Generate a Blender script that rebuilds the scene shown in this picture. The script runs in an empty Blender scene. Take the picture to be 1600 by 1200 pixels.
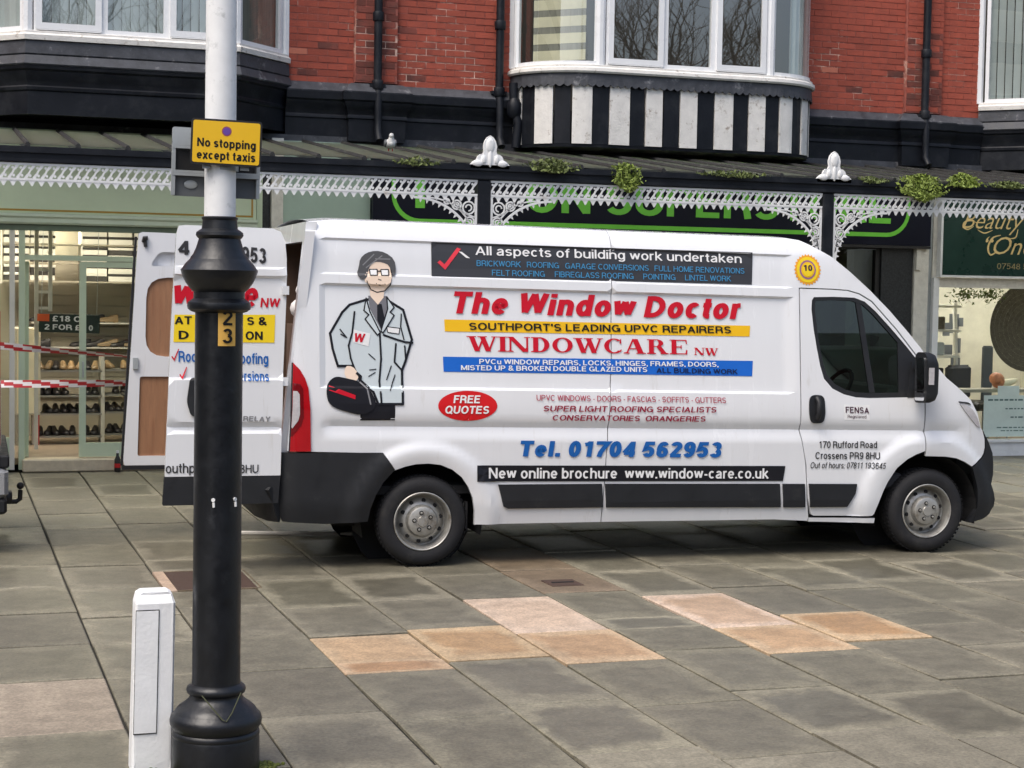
import bpy, bmesh, math, random
from mathutils import Vector, Matrix
from mathutils.geometry import delaunay_2d_cdt

S = bpy.context.scene
COL = S.collection
R = random.Random(7)

# ------------------------------------------------------------------ camera
PHI, PITCH, ROLL, EYE = 0.32109, -0.0551, 0.0173, 2.018
cam = bpy.data.cameras.new('camera')
cam.sensor_width = 36.0
cam.lens = 60.626
cam.clip_end = 2000
cam_o = bpy.data.objects.new('camera', cam)
COL.objects.link(cam_o)
_r = Vector((math.cos(PHI), -math.sin(PHI), 0))
_f0 = Vector((math.sin(PHI), math.cos(PHI), 0))
_up = Vector((0, 0, 1))
_f = _f0 * math.cos(PITCH) + _up * math.sin(PITCH)
_d = -(_up * math.cos(PITCH) - _f0 * math.sin(PITCH))
_x = _r * math.cos(ROLL) - _d * math.sin(ROLL)
_y = -(_r * math.sin(ROLL) + _d * math.cos(ROLL))
M = Matrix((_x, _y, -_f)).transposed().to_4x4()
M.translation = (0, 0, EYE)
cam_o.matrix_world = M
S.camera = cam_o

# ------------------------------------------------------------------ sky, sun, exposure
SUN_EL, SUN_AZ = math.radians(58), math.radians(236)      # azimuth measured from +Y clockwise
W = bpy.data.worlds.new('World')
S.world = W
W.use_nodes = True
nt = W.node_tree
bg = nt.nodes['Background']
sky = nt.nodes.new('ShaderNodeTexSky')
sky.sky_type = 'NISHITA'
sky.sun_disc = False
sky.sun_elevation = SUN_EL
sky.sun_rotation = SUN_AZ
sky.air_density = 1.0
sky.dust_density = 4.0
sky.ozone_density = 0.6
hs = nt.nodes.new('ShaderNodeHueSaturation')
hs.inputs['Saturation'].default_value = 0.95
nt.links.new(sky.outputs['Color'], hs.inputs['Color'])
nt.links.new(hs.outputs['Color'], bg.inputs['Color'])
bg.inputs['Strength'].default_value = 0.15
sun = bpy.data.lights.new('sun', 'SUN')
sun.energy = 1.5
sun.angle = math.radians(35)
sun.color = (1.0, 0.97, 0.92)
sun_o = bpy.data.objects.new('sun', sun)
COL.objects.link(sun_o)
sd = Vector((math.sin(SUN_AZ) * math.cos(SUN_EL), math.cos(SUN_AZ) * math.cos(SUN_EL), math.sin(SUN_EL)))
sun_o.rotation_euler = sd.to_track_quat('Z', 'Y').to_euler()
sun_o.location = sd * 60
S.view_settings.view_transform = 'Standard'
S.view_settings.look = 'None'
S.view_settings.exposure = 0.52
S.view_settings.gamma = 1
S.view_settings.use_curve_mapping = False
S.render.engine = 'CYCLES'
S.cycles.use_denoising = True
S.cycles.max_bounces = 8
S.cycles.transparent_max_bounces = 12
S.cycles.caustics_reflective = False
S.cycles.caustics_refractive = False

# ------------------------------------------------------------------ materials
def _link(nt, a, b):
    nt.links.new(a, b)

def mat(name, col, rough=0.6, metal=0.0, var=0.12, vscale=3.0, bump=0.0, bscale=60.0, coat=0.0, obj_var=0.0,
        dirt=None, dirt_scale=2.0, dirt_lo=0.55, dirt_hi=0.75, stretch=(1, 1, 1), spec=None, rvar=0.1):
    """principled material with noise in colour, roughness and relief; dirt = second colour in noise patches"""
    m = bpy.data.materials.new(name)
    m.use_nodes = True
    nt = m.node_tree
    N = nt.nodes
    p = N['Principled BSDF']
    p.inputs['Metallic'].default_value = metal
    p.inputs['Coat Weight'].default_value = coat
    p.inputs['Coat Roughness'].default_value = 0.06
    if spec is not None:
        p.inputs['Specular IOR Level'].default_value = spec
    geo = N.new('ShaderNodeNewGeometry')
    mp = N.new('ShaderNodeMapping')
    mp.inputs['Scale'].default_value = stretch
    _link(nt, geo.outputs['Position'], mp.inputs['Vector'])
    n1 = N.new('ShaderNodeTexNoise')
    n1.inputs['Scale'].default_value = vscale
    n1.inputs['Detail'].default_value = 6
    n1.inputs['Roughness'].default_value = 0.65
    _link(nt, mp.outputs['Vector'], n1.inputs['Vector'])
    mr = N.new('ShaderNodeMapRange')
    mr.inputs['From Min'].default_value = 0.3
    mr.inputs['From Max'].default_value = 0.7
    mr.inputs['To Min'].default_value = 1 - var
    mr.inputs['To Max'].default_value = 1 + var
    _link(nt, n1.outputs['Fac'], mr.inputs['Value'])
    val = mr.outputs['Result']
    if obj_var:
        oi = N.new('ShaderNodeObjectInfo')
        m2 = N.new('ShaderNodeMapRange')
        m2.inputs['To Min'].default_value = 1 - obj_var
        m2.inputs['To Max'].default_value = 1 + obj_var
        _link(nt, oi.outputs['Random'], m2.inputs['Value'])
        mu = N.new('ShaderNodeMath')
        mu.operation = 'MULTIPLY'
        _link(nt, val, mu.inputs[0])
        _link(nt, m2.outputs['Result'], mu.inputs[1])
        val = mu.outputs[0]
    base = N.new('ShaderNodeRGB')
    base.outputs[0].default_value = (*col, 1)
    csrc = base.outputs[0]
    if dirt:
        n3 = N.new('ShaderNodeTexNoise')
        n3.inputs['Scale'].default_value = dirt_scale
        n3.inputs['Detail'].default_value = 8
        n3.inputs['Roughness'].default_value = 0.7
        _link(nt, mp.outputs['Vector'], n3.inputs['Vector'])
        rr = N.new('ShaderNodeMapRange')
        rr.inputs['From Min'].default_value = dirt_lo
        rr.inputs['From Max'].default_value = dirt_hi
        _link(nt, n3.outputs['Fac'], rr.inputs['Value'])
        mx = N.new('ShaderNodeMix')
        mx.data_type = 'RGBA'
        _link(nt, rr.outputs['Result'], mx.inputs[0])
        _link(nt, csrc, mx.inputs[6])
        mx.inputs[7].default_value = (*dirt, 1)
        csrc = mx.outputs[2]
    vm = N.new('ShaderNodeVectorMath')
    vm.operation = 'SCALE'
    _link(nt, csrc, vm.inputs[0])
    _link(nt, val, vm.inputs['Scale'])
    _link(nt, vm.outputs['Vector'], p.inputs['Base Color'])
    r2 = N.new('ShaderNodeMapRange')
    r2.inputs['From Min'].default_value = 0.3
    r2.inputs['From Max'].default_value = 0.7
    r2.inputs['To Min'].default_value = max(0.02, rough - rvar)
    r2.inputs['To Max'].default_value = min(1, rough + rvar)
    _link(nt, n1.outputs['Fac'], r2.inputs['Value'])
    _link(nt, r2.outputs['Result'], p.inputs['Roughness'])
    if bump:
        n2 = N.new('ShaderNodeTexNoise')
        n2.inputs['Scale'].default_value = bscale
        n2.inputs['Detail'].default_value = 5
        _link(nt, mp.outputs['Vector'], n2.inputs['Vector'])
        b = N.new('ShaderNodeBump')
        b.inputs['Strength'].default_value = bump
        b.inputs['Distance'].default_value = 0.01
        _link(nt, n2.outputs['Fac'], b.inputs['Height'])
        _link(nt, b.outputs['Normal'], p.inputs['Normal'])
    return m

def glass_mat(name, tint, refl_ior=1.6, rough=0.01, haze=0.0, haze_col=(0.5, 0.55, 0.5), wav=0.0):
    m = bpy.data.materials.new(name)
    m.use_nodes = True
    nt = m.node_tree
    N = nt.nodes
    N.remove(N['Principled BSDF'])
    out = N['Material Output']
    tr = N.new('ShaderNodeBsdfTransparent')
    tr.inputs['Color'].default_value = (*tint, 1)
    gl = N.new('ShaderNodeBsdfGlossy')
    gl.inputs['Roughness'].default_value = rough
    # Schlick reflectance from the facing ratio, the same from both sides of the pane
    f0 = ((refl_ior - 1) / (refl_ior + 1)) ** 2
    lw = N.new('ShaderNodeLayerWeight')
    lw.inputs['Blend'].default_value = 0.5
    pw = N.new('ShaderNodeMath'); pw.operation = 'POWER'
    pw.inputs[1].default_value = 5.0
    _link(nt, lw.outputs['Facing'], pw.inputs[0])
    ma = N.new('ShaderNodeMath'); ma.operation = 'MULTIPLY_ADD'
    ma.inputs[1].default_value = 1 - f0
    ma.inputs[2].default_value = f0
    _link(nt, pw.outputs[0], ma.inputs[0])
    mx = N.new('ShaderNodeMixShader')
    _link(nt, ma.outputs[0], mx.inputs[0])
    last = tr.outputs[0]
    if haze:
        df = N.new('ShaderNodeBsdfDiffuse')
        df.inputs['Color'].default_value = (*haze_col, 1)
        m2 = N.new('ShaderNodeMixShader')
        nz = N.new('ShaderNodeTexNoise')
        nz.inputs['Scale'].default_value = 3
        geo = N.new('ShaderNodeNewGeometry')
        _link(nt, geo.outputs['Position'], nz.inputs['Vector'])
        mr = N.new('ShaderNodeMapRange')
        mr.inputs['From Min'].default_value = 0.3
        mr.inputs['From Max'].default_value = 0.7
        mr.inputs['To Min'].default_value = haze * 0.5
        mr.inputs['To Max'].default_value = min(1, haze * 1.5)
        _link(nt, nz.outputs['Fac'], mr.inputs['Value'])
        _link(nt, mr.outputs['Result'], m2.inputs[0])
        _link(nt, last, m2.inputs[1])
        _link(nt, df.outputs[0], m2.inputs[2])
        last = m2.outputs[0]
    if wav:
        geo = N.new('ShaderNodeNewGeometry')
        nz = N.new('ShaderNodeTexNoise')
        nz.inputs['Scale'].default_value = 1.6
        _link(nt, geo.outputs['Position'], nz.inputs['Vector'])
        b = N.new('ShaderNodeBump')
        b.inputs['Strength'].default_value = wav
        b.inputs['Distance'].default_value = 0.05
        _link(nt, nz.outputs['Fac'], b.inputs['Height'])
        _link(nt, b.outputs['Normal'], gl.inputs['Normal'])
    _link(nt, last, mx.inputs[1])
    _link(nt, gl.outputs[0], mx.inputs[2])
    _link(nt, mx.outputs[0], out.inputs['Surface'])
    return m

def emit_mat(name, col, strength):
    m = bpy.data.materials.new(name)
    m.use_nodes = True
    p = m.node_tree.nodes['Principled BSDF']
    p.inputs['Base Color'].default_value = (0.8, 0.8, 0.8, 1)
    p.inputs['Emission Color'].default_value = (*col, 1)
    p.inputs['Emission Strength'].default_value = strength
    return m

def slab_mat(name, edge, mid, mid_amt, tint_var=0.14, rough=0.62):
    """stone flag: worn paler rim, darker damp middle with an irregular outline, grain and lichen spots"""
    m = bpy.data.materials.new(name)
    m.use_nodes = True
    nt = m.node_tree
    N = nt.nodes
    p = N['Principled BSDF']
    tc = N.new('ShaderNodeTexCoord')
    geo = N.new('ShaderNodeNewGeometry')
    oi = N.new('ShaderNodeObjectInfo')
    sep = N.new('ShaderNodeSeparateXYZ')
    _link(nt, tc.outputs['Object'], sep.inputs[0])
    def math_(op, a, b=None):
        n = N.new('ShaderNodeMath')
        n.operation = op
        if isinstance(a, (int, float)): n.inputs[0].default_value = a
        else: _link(nt, a, n.inputs[0])
        if b is not None:
            if isinstance(b, (int, float)): n.inputs[1].default_value = b
            else: _link(nt, b, n.inputs[1])
        return n.outputs[0]
    def noise(scale, detail, rough_, vec=geo.outputs['Position']):
        n = N.new('ShaderNodeTexNoise')
        n.inputs['Scale'].default_value = scale
        n.inputs['Detail'].default_value = detail
        n.inputs['Roughness'].default_value = rough_
        _link(nt, vec, n.inputs['Vector'])
        return n.outputs['Fac']
    def rng(v, a, b, c, d):
        n = N.new('ShaderNodeMapRange')
        n.interpolation_type = 'SMOOTHSTEP'
        n.inputs['From Min'].default_value = a
        n.inputs['From Max'].default_value = b
        n.inputs['To Min'].default_value = c
        n.inputs['To Max'].default_value = d
        _link(nt, v, n.inputs['Value'])
        return n.outputs['Result']
    ax = math_('ABSOLUTE', sep.outputs[0])
    ay = math_('ABSOLUTE', sep.outputs[1])
    dmax = math_('MAXIMUM', ax, ay)                       # 0 at centre .. 0.5 at rim
    cmb = N.new('ShaderNodeVectorMath'); cmb.operation = 'MULTIPLY_ADD'
    cmb.inputs[1].default_value = (1, 1, 1)
    _link(nt, geo.outputs['Position'], cmb.inputs[0])
    off = N.new('ShaderNodeCombineXYZ')
    _link(nt, math_('MULTIPLY', oi.outputs['Random'], 37.0), off.inputs[0])
    _link(nt, math_('MULTIPLY', oi.outputs['Random'], 91.0), off.inputs[1])
    _link(nt, off.outputs[0], cmb.inputs[2])
    big = noise(2.1, 7, 0.7, cmb.outputs[0])
    fine = noise(52, 6, 0.8)
    med = noise(7.5, 6, 0.65)
    wob = math_('ADD', dmax, math_('MULTIPLY', math_('SUBTRACT', big, 0.5), 0.62))
    k = rng(wob, 0.31, 0.46, 1.0, 0.0)                    # damp middle mask
    k = math_('MULTIPLY', k, rng(oi.outputs['Random'], 0.0, 1.0, 0.25, 1.0))
    mx = N.new('ShaderNodeMix'); mx.data_type = 'RGBA'
    _link(nt, math_('MULTIPLY', k, mid_amt), mx.inputs[0])
    mx.inputs[6].default_value = (*edge, 1)
    mx.inputs[7].default_value = (*mid, 1)
    v = math_('MULTIPLY', rng(fine, 0.3, 0.7, 0.66, 1.32), rng(med, 0.3, 0.7, 0.82, 1.17))
    v = math_('MULTIPLY', v, rng(oi.outputs['Random'], 0, 1, 1 - tint_var, 1 + tint_var))
    v = math_('MULTIPLY', v, rng(noise(0.55, 4, 0.6), 0.35, 0.65, 0.86, 1.12))
    sp = rng(noise(60, 2, 0.5), 0.72, 0.76, 0.0, 0.35)    # pale gum and lichen spots
    v = math_('ADD', v, sp)
    vm = N.new('ShaderNodeVectorMath'); vm.operation = 'SCALE'
    _link(nt, mx.outputs[2], vm.inputs[0])
    _link(nt, v, vm.inputs['Scale'])
    hsv = N.new('ShaderNodeHueSaturation')
    hr = math_('FRACT', math_('MULTIPLY', oi.outputs['Random'], 17.3))
    _link(nt, rng(hr, 0, 1, 0.975, 1.02), hsv.inputs['Saturation'])
    _link(nt, rng(hr, 0, 1, 0.497, 0.503), hsv.inputs['Hue'])
    _link(nt, vm.outputs[0], hsv.inputs['Color'])
    _link(nt, hsv.outputs['Color'], p.inputs['Base Color'])
    _link(nt, math_('SUBTRACT', rough - 0.02, math_('MULTIPLY', k, 0.24)), p.inputs['Roughness'])
    b = N.new('ShaderNodeBump')
    b.inputs['Strength'].default_value = 0.35
    b.inputs['Distance'].default_value = 0.006
    _link(nt, math_('ADD', math_('MULTIPLY', fine, 0.5), med), b.inputs['Height'])
    _link(nt, b.outputs['Normal'], p.inputs['Normal'])
    return m

MT = {}
MT['slab'] = slab_mat('stone_flag', (0.192, 0.174, 0.125), (0.090, 0.083, 0.060), 0.85, 0.22)
MT['slab_tan'] = slab_mat('tan_stone_flag', (0.45, 0.325, 0.20), (0.36, 0.205, 0.095), 0.9, 0.06)
MT['slab_pink'] = slab_mat('pink_stone_flag', (0.52, 0.40, 0.30), (0.43, 0.29, 0.18), 0.8, 0.05)
MT['slab_rose'] = slab_mat('rose_stone_flag', (0.32, 0.265, 0.20), (0.25, 0.20, 0.15), 0.8, 0.06)
MT['slab_brown'] = slab_mat('brown_stone_flag', (0.19, 0.145, 0.095), (0.13, 0.095, 0.06), 0.8, 0.06)
MT['mortar'] = mat('joint_grit', (0.020, 0.018, 0.013), 0.95, var=0.4, vscale=14, bump=0.3)
MT['ground'] = mat('asphalt', (0.05, 0.05, 0.05), 0.9, bump=0.3, bscale=90)
MT['brick'] = mat('red_brick', (0.33, 0.070, 0.042), 0.85, var=0.18, vscale=9, bump=0.4, bscale=70, obj_var=0.13,
                  dirt=(0.12, 0.03, 0.022), dirt_scale=1.6, dirt_lo=0.56, dirt_hi=0.78)
MT['brick_sooty'] = mat('sooty_brick', (0.20, 0.055, 0.040), 0.9, var=0.3, vscale=7, bump=0.4, bscale=70, obj_var=0.3,
                        dirt=(0.05, 0.03, 0.025), dirt_scale=2.2, dirt_lo=0.45, dirt_hi=0.7)
MT['brick_patch'] = mat('pale_repaired_brick', (0.50, 0.16, 0.10), 0.85, var=0.12, bump=0.3)
MT['brick_mortar'] = mat('red_mortar', (0.32, 0.10, 0.075), 0.95, var=0.3, vscale=12, bump=0.3,
                         dirt=(0.62, 0.42, 0.34), dirt_scale=1.6, dirt_lo=0.51, dirt_hi=0.57)
MT['black'] = mat('black_gloss_paint', (0.0055, 0.007, 0.011), 0.5, var=0.3, vscale=5, bump=0.12, bscale=25, spec=0.3,
                  dirt=(0.022, 0.024, 0.028), dirt_scale=3.5, dirt_lo=0.5, dirt_hi=0.75)
MT['lead'] = mat('weathered_lead', (0.048, 0.051, 0.060), 0.6, var=0.4, vscale=9, bump=0.3, bscale=30,
                 dirt=(0.25, 0.25, 0.26), dirt_scale=6, dirt_lo=0.58, dirt_hi=0.72)
MT['white'] = mat('white_paint', (0.78, 0.78, 0.77), 0.45, var=0.05, vscale=4,
                  dirt=(0.50, 0.46, 0.40), dirt_scale=5, dirt_lo=0.62, dirt_hi=0.80)
MT['white_sill'] = mat('flaking_white_paint', (0.72, 0.70, 0.66), 0.6, var=0.1, vscale=8, bump=0.3, bscale=40,
                       dirt=(0.30, 0.25, 0.20), dirt_scale=9, dirt_lo=0.58, dirt_hi=0.70)
MT['white_iron'] = mat('white_cast_iron_paint', (0.76, 0.76, 0.75), 0.5, var=0.06,
                       dirt=(0.42, 0.27, 0.14), dirt_scale=2.3, dirt_lo=0.64, dirt_hi=0.78)
MT['upvc'] = mat('white_upvc', (0.80, 0.81, 0.82), 0.3, var=0.03)
MT['pane'] = glass_mat('window_glass', (0.88, 0.92, 0.90), 2.9, wav=0.015)
MT['pane_shop'] = glass_mat('shop_glass', (0.90, 0.94, 0.91), 1.32, wav=0.02)
MT['pane_dark'] = glass_mat('dark_shop_glass', (0.50, 0.50, 0.45), 1.6)
MT['roof_glass'] = mat('old_wired_glass', (0.045, 0.052, 0.044), 0.45, var=0.35, vscale=4, bump=0.2, bscale=20, obj_var=0.3, spec=0.25,
                       dirt=(0.15, 0.17, 0.15), dirt_scale=5, dirt_lo=0.50, dirt_hi=0.70, stretch=(2, 0.6, 1))
def translucent(m, col, amt):
    nt = m.node_tree
    N = nt.nodes
    t = N.new('ShaderNodeBsdfTranslucent')
    t.inputs['Color'].default_value = (*col, 1)
    mx = N.new('ShaderNodeMixShader')
    mx.inputs[0].default_value = amt
    _link(nt, N['Principled BSDF'].outputs[0], mx.inputs[1])
    _link(nt, t.outputs[0], mx.inputs[2])
    _link(nt, mx.outputs[0], N['Material Output'].inputs['Surface'])
translucent(MT['roof_glass'], (0.90, 0.97, 0.94), 0.80)
MT['roof_bar'] = mat('tarred_glazing_bar', (0.022, 0.022, 0.022), 0.7, var=0.4, vscale=12,
                     dirt=(0.15, 0.16, 0.13), dirt_scale=4, dirt_lo=0.6, dirt_hi=0.75)
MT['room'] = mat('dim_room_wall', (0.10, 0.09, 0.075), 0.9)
MT['blind'] = mat('vertical_blind_fabric', (0.60, 0.63, 0.62), 0.8, var=0.08, obj_var=0.10, bump=0.1)
MT['blind_dark'] = mat('drawn_curtain_fabric', (0.30, 0.28, 0.23), 0.9, var=0.2, vscale=6, stretch=(6, 6, 0.3))
MT['cream_tone'] = mat('cream_matt', (0.86, 0.78, 0.56), 0.9, var=0.1)  # cream of the painted pane reflection; cabinet door and shell share it
MT['sage'] = mat('sage_green_paint', (0.53, 0.62, 0.46), 0.5, var=0.05, vscale=2)
MT['sage_pale'] = mat('pale_sage_paint', (0.62, 0.72, 0.60), 0.5, var=0.05)
MT['sage_dark'] = mat('dark_sage_paint', (0.14, 0.19, 0.14), 0.5, var=0.08)
MT['gold'] = mat('gold_line', (0.38, 0.23, 0.035), 0.45, var=0.1)
MT['teal_panel'] = mat('grey_green_panel', (0.36, 0.47, 0.40), 0.5, var=0.06)
MT['stone_light'] = mat('pale_stucco', (0.68, 0.66, 0.60), 0.75, var=0.12, vscale=12, bump=0.25)
MT['stone_step'] = mat('cream_marble_step', (0.58, 0.50, 0.37), 0.5, var=0.12, vscale=16, bump=0.1)
MT['navy'] = mat('navy_sign_board', (0.004, 0.005, 0.015), 0.45, var=0.2, spec=0.2)
MT['lime'] = mat('lime_green_letter', (0.17, 0.62, 0.05), 0.4, var=0.06)
MT['granite'] = mat('dark_speckled_panel', (0.022, 0.024, 0.026), 0.4, var=0.6, vscale=45)
MT['bottle_green'] = mat('bottle_green_sign', (0.003, 0.032, 0.022), 0.3, var=0.15)
MT['gold_leaf'] = mat('gold_script', (0.80, 0.60, 0.26), 0.35, metal=0.0, var=0.15)
MT['cream_wall'] = mat('cream_wall', (0.60, 0.56, 0.45), 0.8, var=0.06)
MT['slat'] = mat('beige_slat_board', (0.36, 0.33, 0.26), 0.7, var=0.06, obj_var=0.06)
MT['floor_tile'] = mat('shop_floor', (0.34, 0.27, 0.20), 0.5, var=0.15)
MT['shelf_white'] = mat('white_shelf', (0.70, 0.68, 0.62), 0.5, var=0.05)
MT['shelf_metal'] = mat('grey_shelf_metal', (0.34, 0.33, 0.30), 0.4, metal=0.4, var=0.08)
MT['shoe'] = mat('dark_shoe_leather', (0.018, 0.015, 0.017), 0.45, var=0.3, obj_var=0.4)
MT['shoe_tan'] = mat('tan_shoe_leather', (0.24, 0.16, 0.08), 0.5, var=0.2, obj_var=0.2)
MT['box_dark'] = mat('dark_card', (0.045, 0.042, 0.04), 0.8, var=0.1, obj_var=0.4)
MT['box_white'] = mat('white_card', (0.72, 0.70, 0.64), 0.8, var=0.06, obj_var=0.1)
MT['ticket'] = mat('dark_green_card', (0.012, 0.026, 0.018), 0.6)
MT['orange'] = mat('orange_card', (0.75, 0.11, 0.02), 0.6)
MT['red'] = mat('red_plastic', (0.50, 0.012, 0.015), 0.35, var=0.06)
MT['tape_white'] = mat('tape_white', (0.78, 0.74, 0.72), 0.4)
MT['tape_red'] = mat('tape_red', (0.48, 0.03, 0.035), 0.4, var=0.15)
MT['paint_van'] = mat('white_van_paint', (0.77, 0.78, 0.80), 0.24, var=0.02, vscale=1.5, coat=0.7, rvar=0.05,
                      dirt=(0.60, 0.585, 0.55), dirt_scale=5, dirt_lo=0.60, dirt_hi=0.85, stretch=(3, 3, 0.35))
MT['plastic'] = mat('black_grained_plastic', (0.008, 0.009, 0.0115), 0.6, var=0.2, vscale=8, bump=0.08, bscale=200,
                    dirt=(0.03, 0.03, 0.03), dirt_scale=5, dirt_lo=0.60, dirt_hi=0.8)
MT['rubber'] = mat('tyre_rubber', (0.010, 0.010, 0.012), 0.8, var=0.3, vscale=9, bump=0.15, bscale=120,
                   dirt=(0.035, 0.033, 0.03), dirt_scale=6, dirt_lo=0.55, dirt_hi=0.8)
MT['steel'] = mat('silver_wheel_paint', (0.42, 0.41, 0.38), 0.42, metal=0.6, var=0.12, vscale=14,
                  dirt=(0.20, 0.17, 0.13), dirt_scale=9, dirt_lo=0.52, dirt_hi=0.72)
MT['dark'] = mat('shadowed_void_black', (0.010, 0.010, 0.011), 0.9, var=0.2)
MT['car_glass'] = glass_mat('tinted_car_glass', (0.34, 0.44, 0.38), 1.8)
MT['lens_red'] = mat('red_lens', (0.42, 0.005, 0.010), 0.15, var=0.1, coat=0.8)
MT['lens_clear'] = mat('clear_lens', (0.50, 0.48, 0.49), 0.15, var=0.12, vscale=40, coat=0.8)
MT['lens_smoked'] = mat('smoked_red_lens', (0.16, 0.003, 0.006), 0.15, var=0.1, coat=0.8)
MT['chrome'] = mat('mirror_chrome', (0.85, 0.86, 0.88), 0.06, metal=1.0, var=0.02)
MT['seat'] = mat('grey_seat_fabric', (0.05, 0.05, 0.055), 0.9, bump=0.2)
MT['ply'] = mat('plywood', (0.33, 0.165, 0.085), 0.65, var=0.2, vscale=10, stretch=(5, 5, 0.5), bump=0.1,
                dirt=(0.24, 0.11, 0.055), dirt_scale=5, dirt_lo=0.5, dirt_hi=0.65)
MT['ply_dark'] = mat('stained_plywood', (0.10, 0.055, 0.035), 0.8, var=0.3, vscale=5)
MT['post_black'] = mat('lamp_post_black_paint', (0.0045, 0.0055, 0.008), 0.4, var=0.25, vscale=10, bump=0.18, bscale=28,
                       dirt=(0.03, 0.032, 0.037), dirt_scale=7, dirt_lo=0.6, dirt_hi=0.8)
MT['pole_white'] = mat('chalky_white_pole', (0.83, 0.835, 0.83), 0.6, var=0.06, vscale=10,
                       dirt=(0.50, 0.51, 0.50), dirt_scale=14, dirt_lo=0.58, dirt_hi=0.74)
MT['marker_white'] = mat('chipped_white_masonry_paint', (0.85, 0.86, 0.87), 0.6, var=0.05, vscale=9, bump=0.16, bscale=60,
                         dirt=(0.48, 0.46, 0.40), dirt_scale=11, dirt_lo=0.64, dirt_hi=0.78)
MT['yellow_sign'] = mat('yellow_sign_face', (0.84, 0.50, 0.015), 0.4, var=0.04)
MT['sign_black'] = mat('black_vinyl', (0.014, 0.013, 0.013), 0.5)
MT['purple'] = mat('faded_blue_roundel', (0.13, 0.055, 0.33), 0.5)
MT['roundel_red'] = mat('faded_red_ring', (0.30, 0.07, 0.10), 0.5)
MT['alu'] = mat('dull_aluminium', (0.42, 0.45, 0.46), 0.5, metal=0.3, var=0.1, dirt=(0.28, 0.30, 0.31), dirt_scale=9)
MT['sign_grey'] = mat('grey_sign_back', (0.12, 0.13, 0.14), 0.6, var=0.12)
MT['number_gold'] = mat('amber_number_plate', (0.76, 0.44, 0.09), 0.5, var=0.05)
MT['rust'] = mat('rusty_iron', (0.060, 0.034, 0.024), 0.7, var=0.25, vscale=20, bump=0.3, bscale=80)
MT['moss'] = mat('moss', (0.13, 0.15, 0.03), 0.95, var=0.4, vscale=30, bump=0.6, bscale=120)
MT['leaf'] = mat('gutter_leaf', (0.19, 0.25, 0.045), 0.7, var=0.4, vscale=18)
MT['leaf_dark'] = mat('gutter_fern', (0.11, 0.14, 0.04), 0.8, var=0.4, vscale=18)
MT['bark'] = mat('bark', (0.07, 0.06, 0.05), 0.9, var=0.3)
MT['cream_stone'] = mat('cream_render', (0.55, 0.50, 0.38), 0.8)
MT['silver_car'] = mat('silver_car_paint', (0.40, 0.41, 0.43), 0.3, metal=0.4, coat=0.6, var=0.04)
MT['trim_pale'] = mat('pale_plastic_trim', (0.66, 0.63, 0.58), 0.5, var=0.1)
MT['wicker'] = mat('grey_brown_rattan', (0.115, 0.10, 0.075), 0.8, var=0.35, vscale=20)
MT['shell'] = mat('orange_shell', (0.62, 0.24, 0.12), 0.45, var=0.3, vscale=9)
MT['poster'] = mat('pale_green_poster', (0.58, 0.68, 0.63), 0.6)
MT['poster_ink'] = mat('poster_ink', (0.09, 0.16, 0.15), 0.7)
MT['pigeon'] = mat('pale_feathers', (0.55, 0.55, 0.54), 0.8, var=0.4, vscale=14)
MT['lamp_on'] = emit_mat('lit_ceiling_lamp', (1.0, 0.90, 0.72), 26.0)
MT['lamp_on2'] = emit_mat('lit_tube_lamp', (1.0, 0.97, 0.92), 50.0)
MT['cord'] = mat('weathered_cord', (0.055, 0.06, 0.03), 0.9)
DEC = {}
for k, c in dict(white=(0.80, 0.80, 0.80), sky=(0.06, 0.27, 0.50), red=(0.56, 0.006, 0.022), black=(0.012, 0.012, 0.012),
                 navy=(0.008, 0.014, 0.06), mauve=(0.40, 0.05, 0.09), maroon=(0.27, 0.012, 0.04), blue=(0.012, 0.115, 0.40),
                 dark=(0.06, 0.02, 0.04), ink=(0.035, 0.035, 0.038), grey=(0.045, 0.047, 0.055), yellow=(0.86, 0.50, 0.012),
                 royal=(0.012, 0.13, 0.56), tick=(0.78, 0.05, 0.075), coat=(0.58, 0.645, 0.67), skin=(0.88, 0.70, 0.56),
                 hair=(0.09, 0.09, 0.095), shirt=(0.18, 0.18, 0.20), lemon=(0.86, 0.62, 0.02), amber=(0.82, 0.36, 0.03),
                 violet=(0.30, 0.14, 0.25), badge=(0.24, 0.24, 0.25), red2=(0.62, 0.01, 0.014), line=(0.010, 0.010, 0.014)).items():
    DEC[k] = mat('vinyl_' + k, c, 0.42, var=0.03, spec=0.3)

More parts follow.
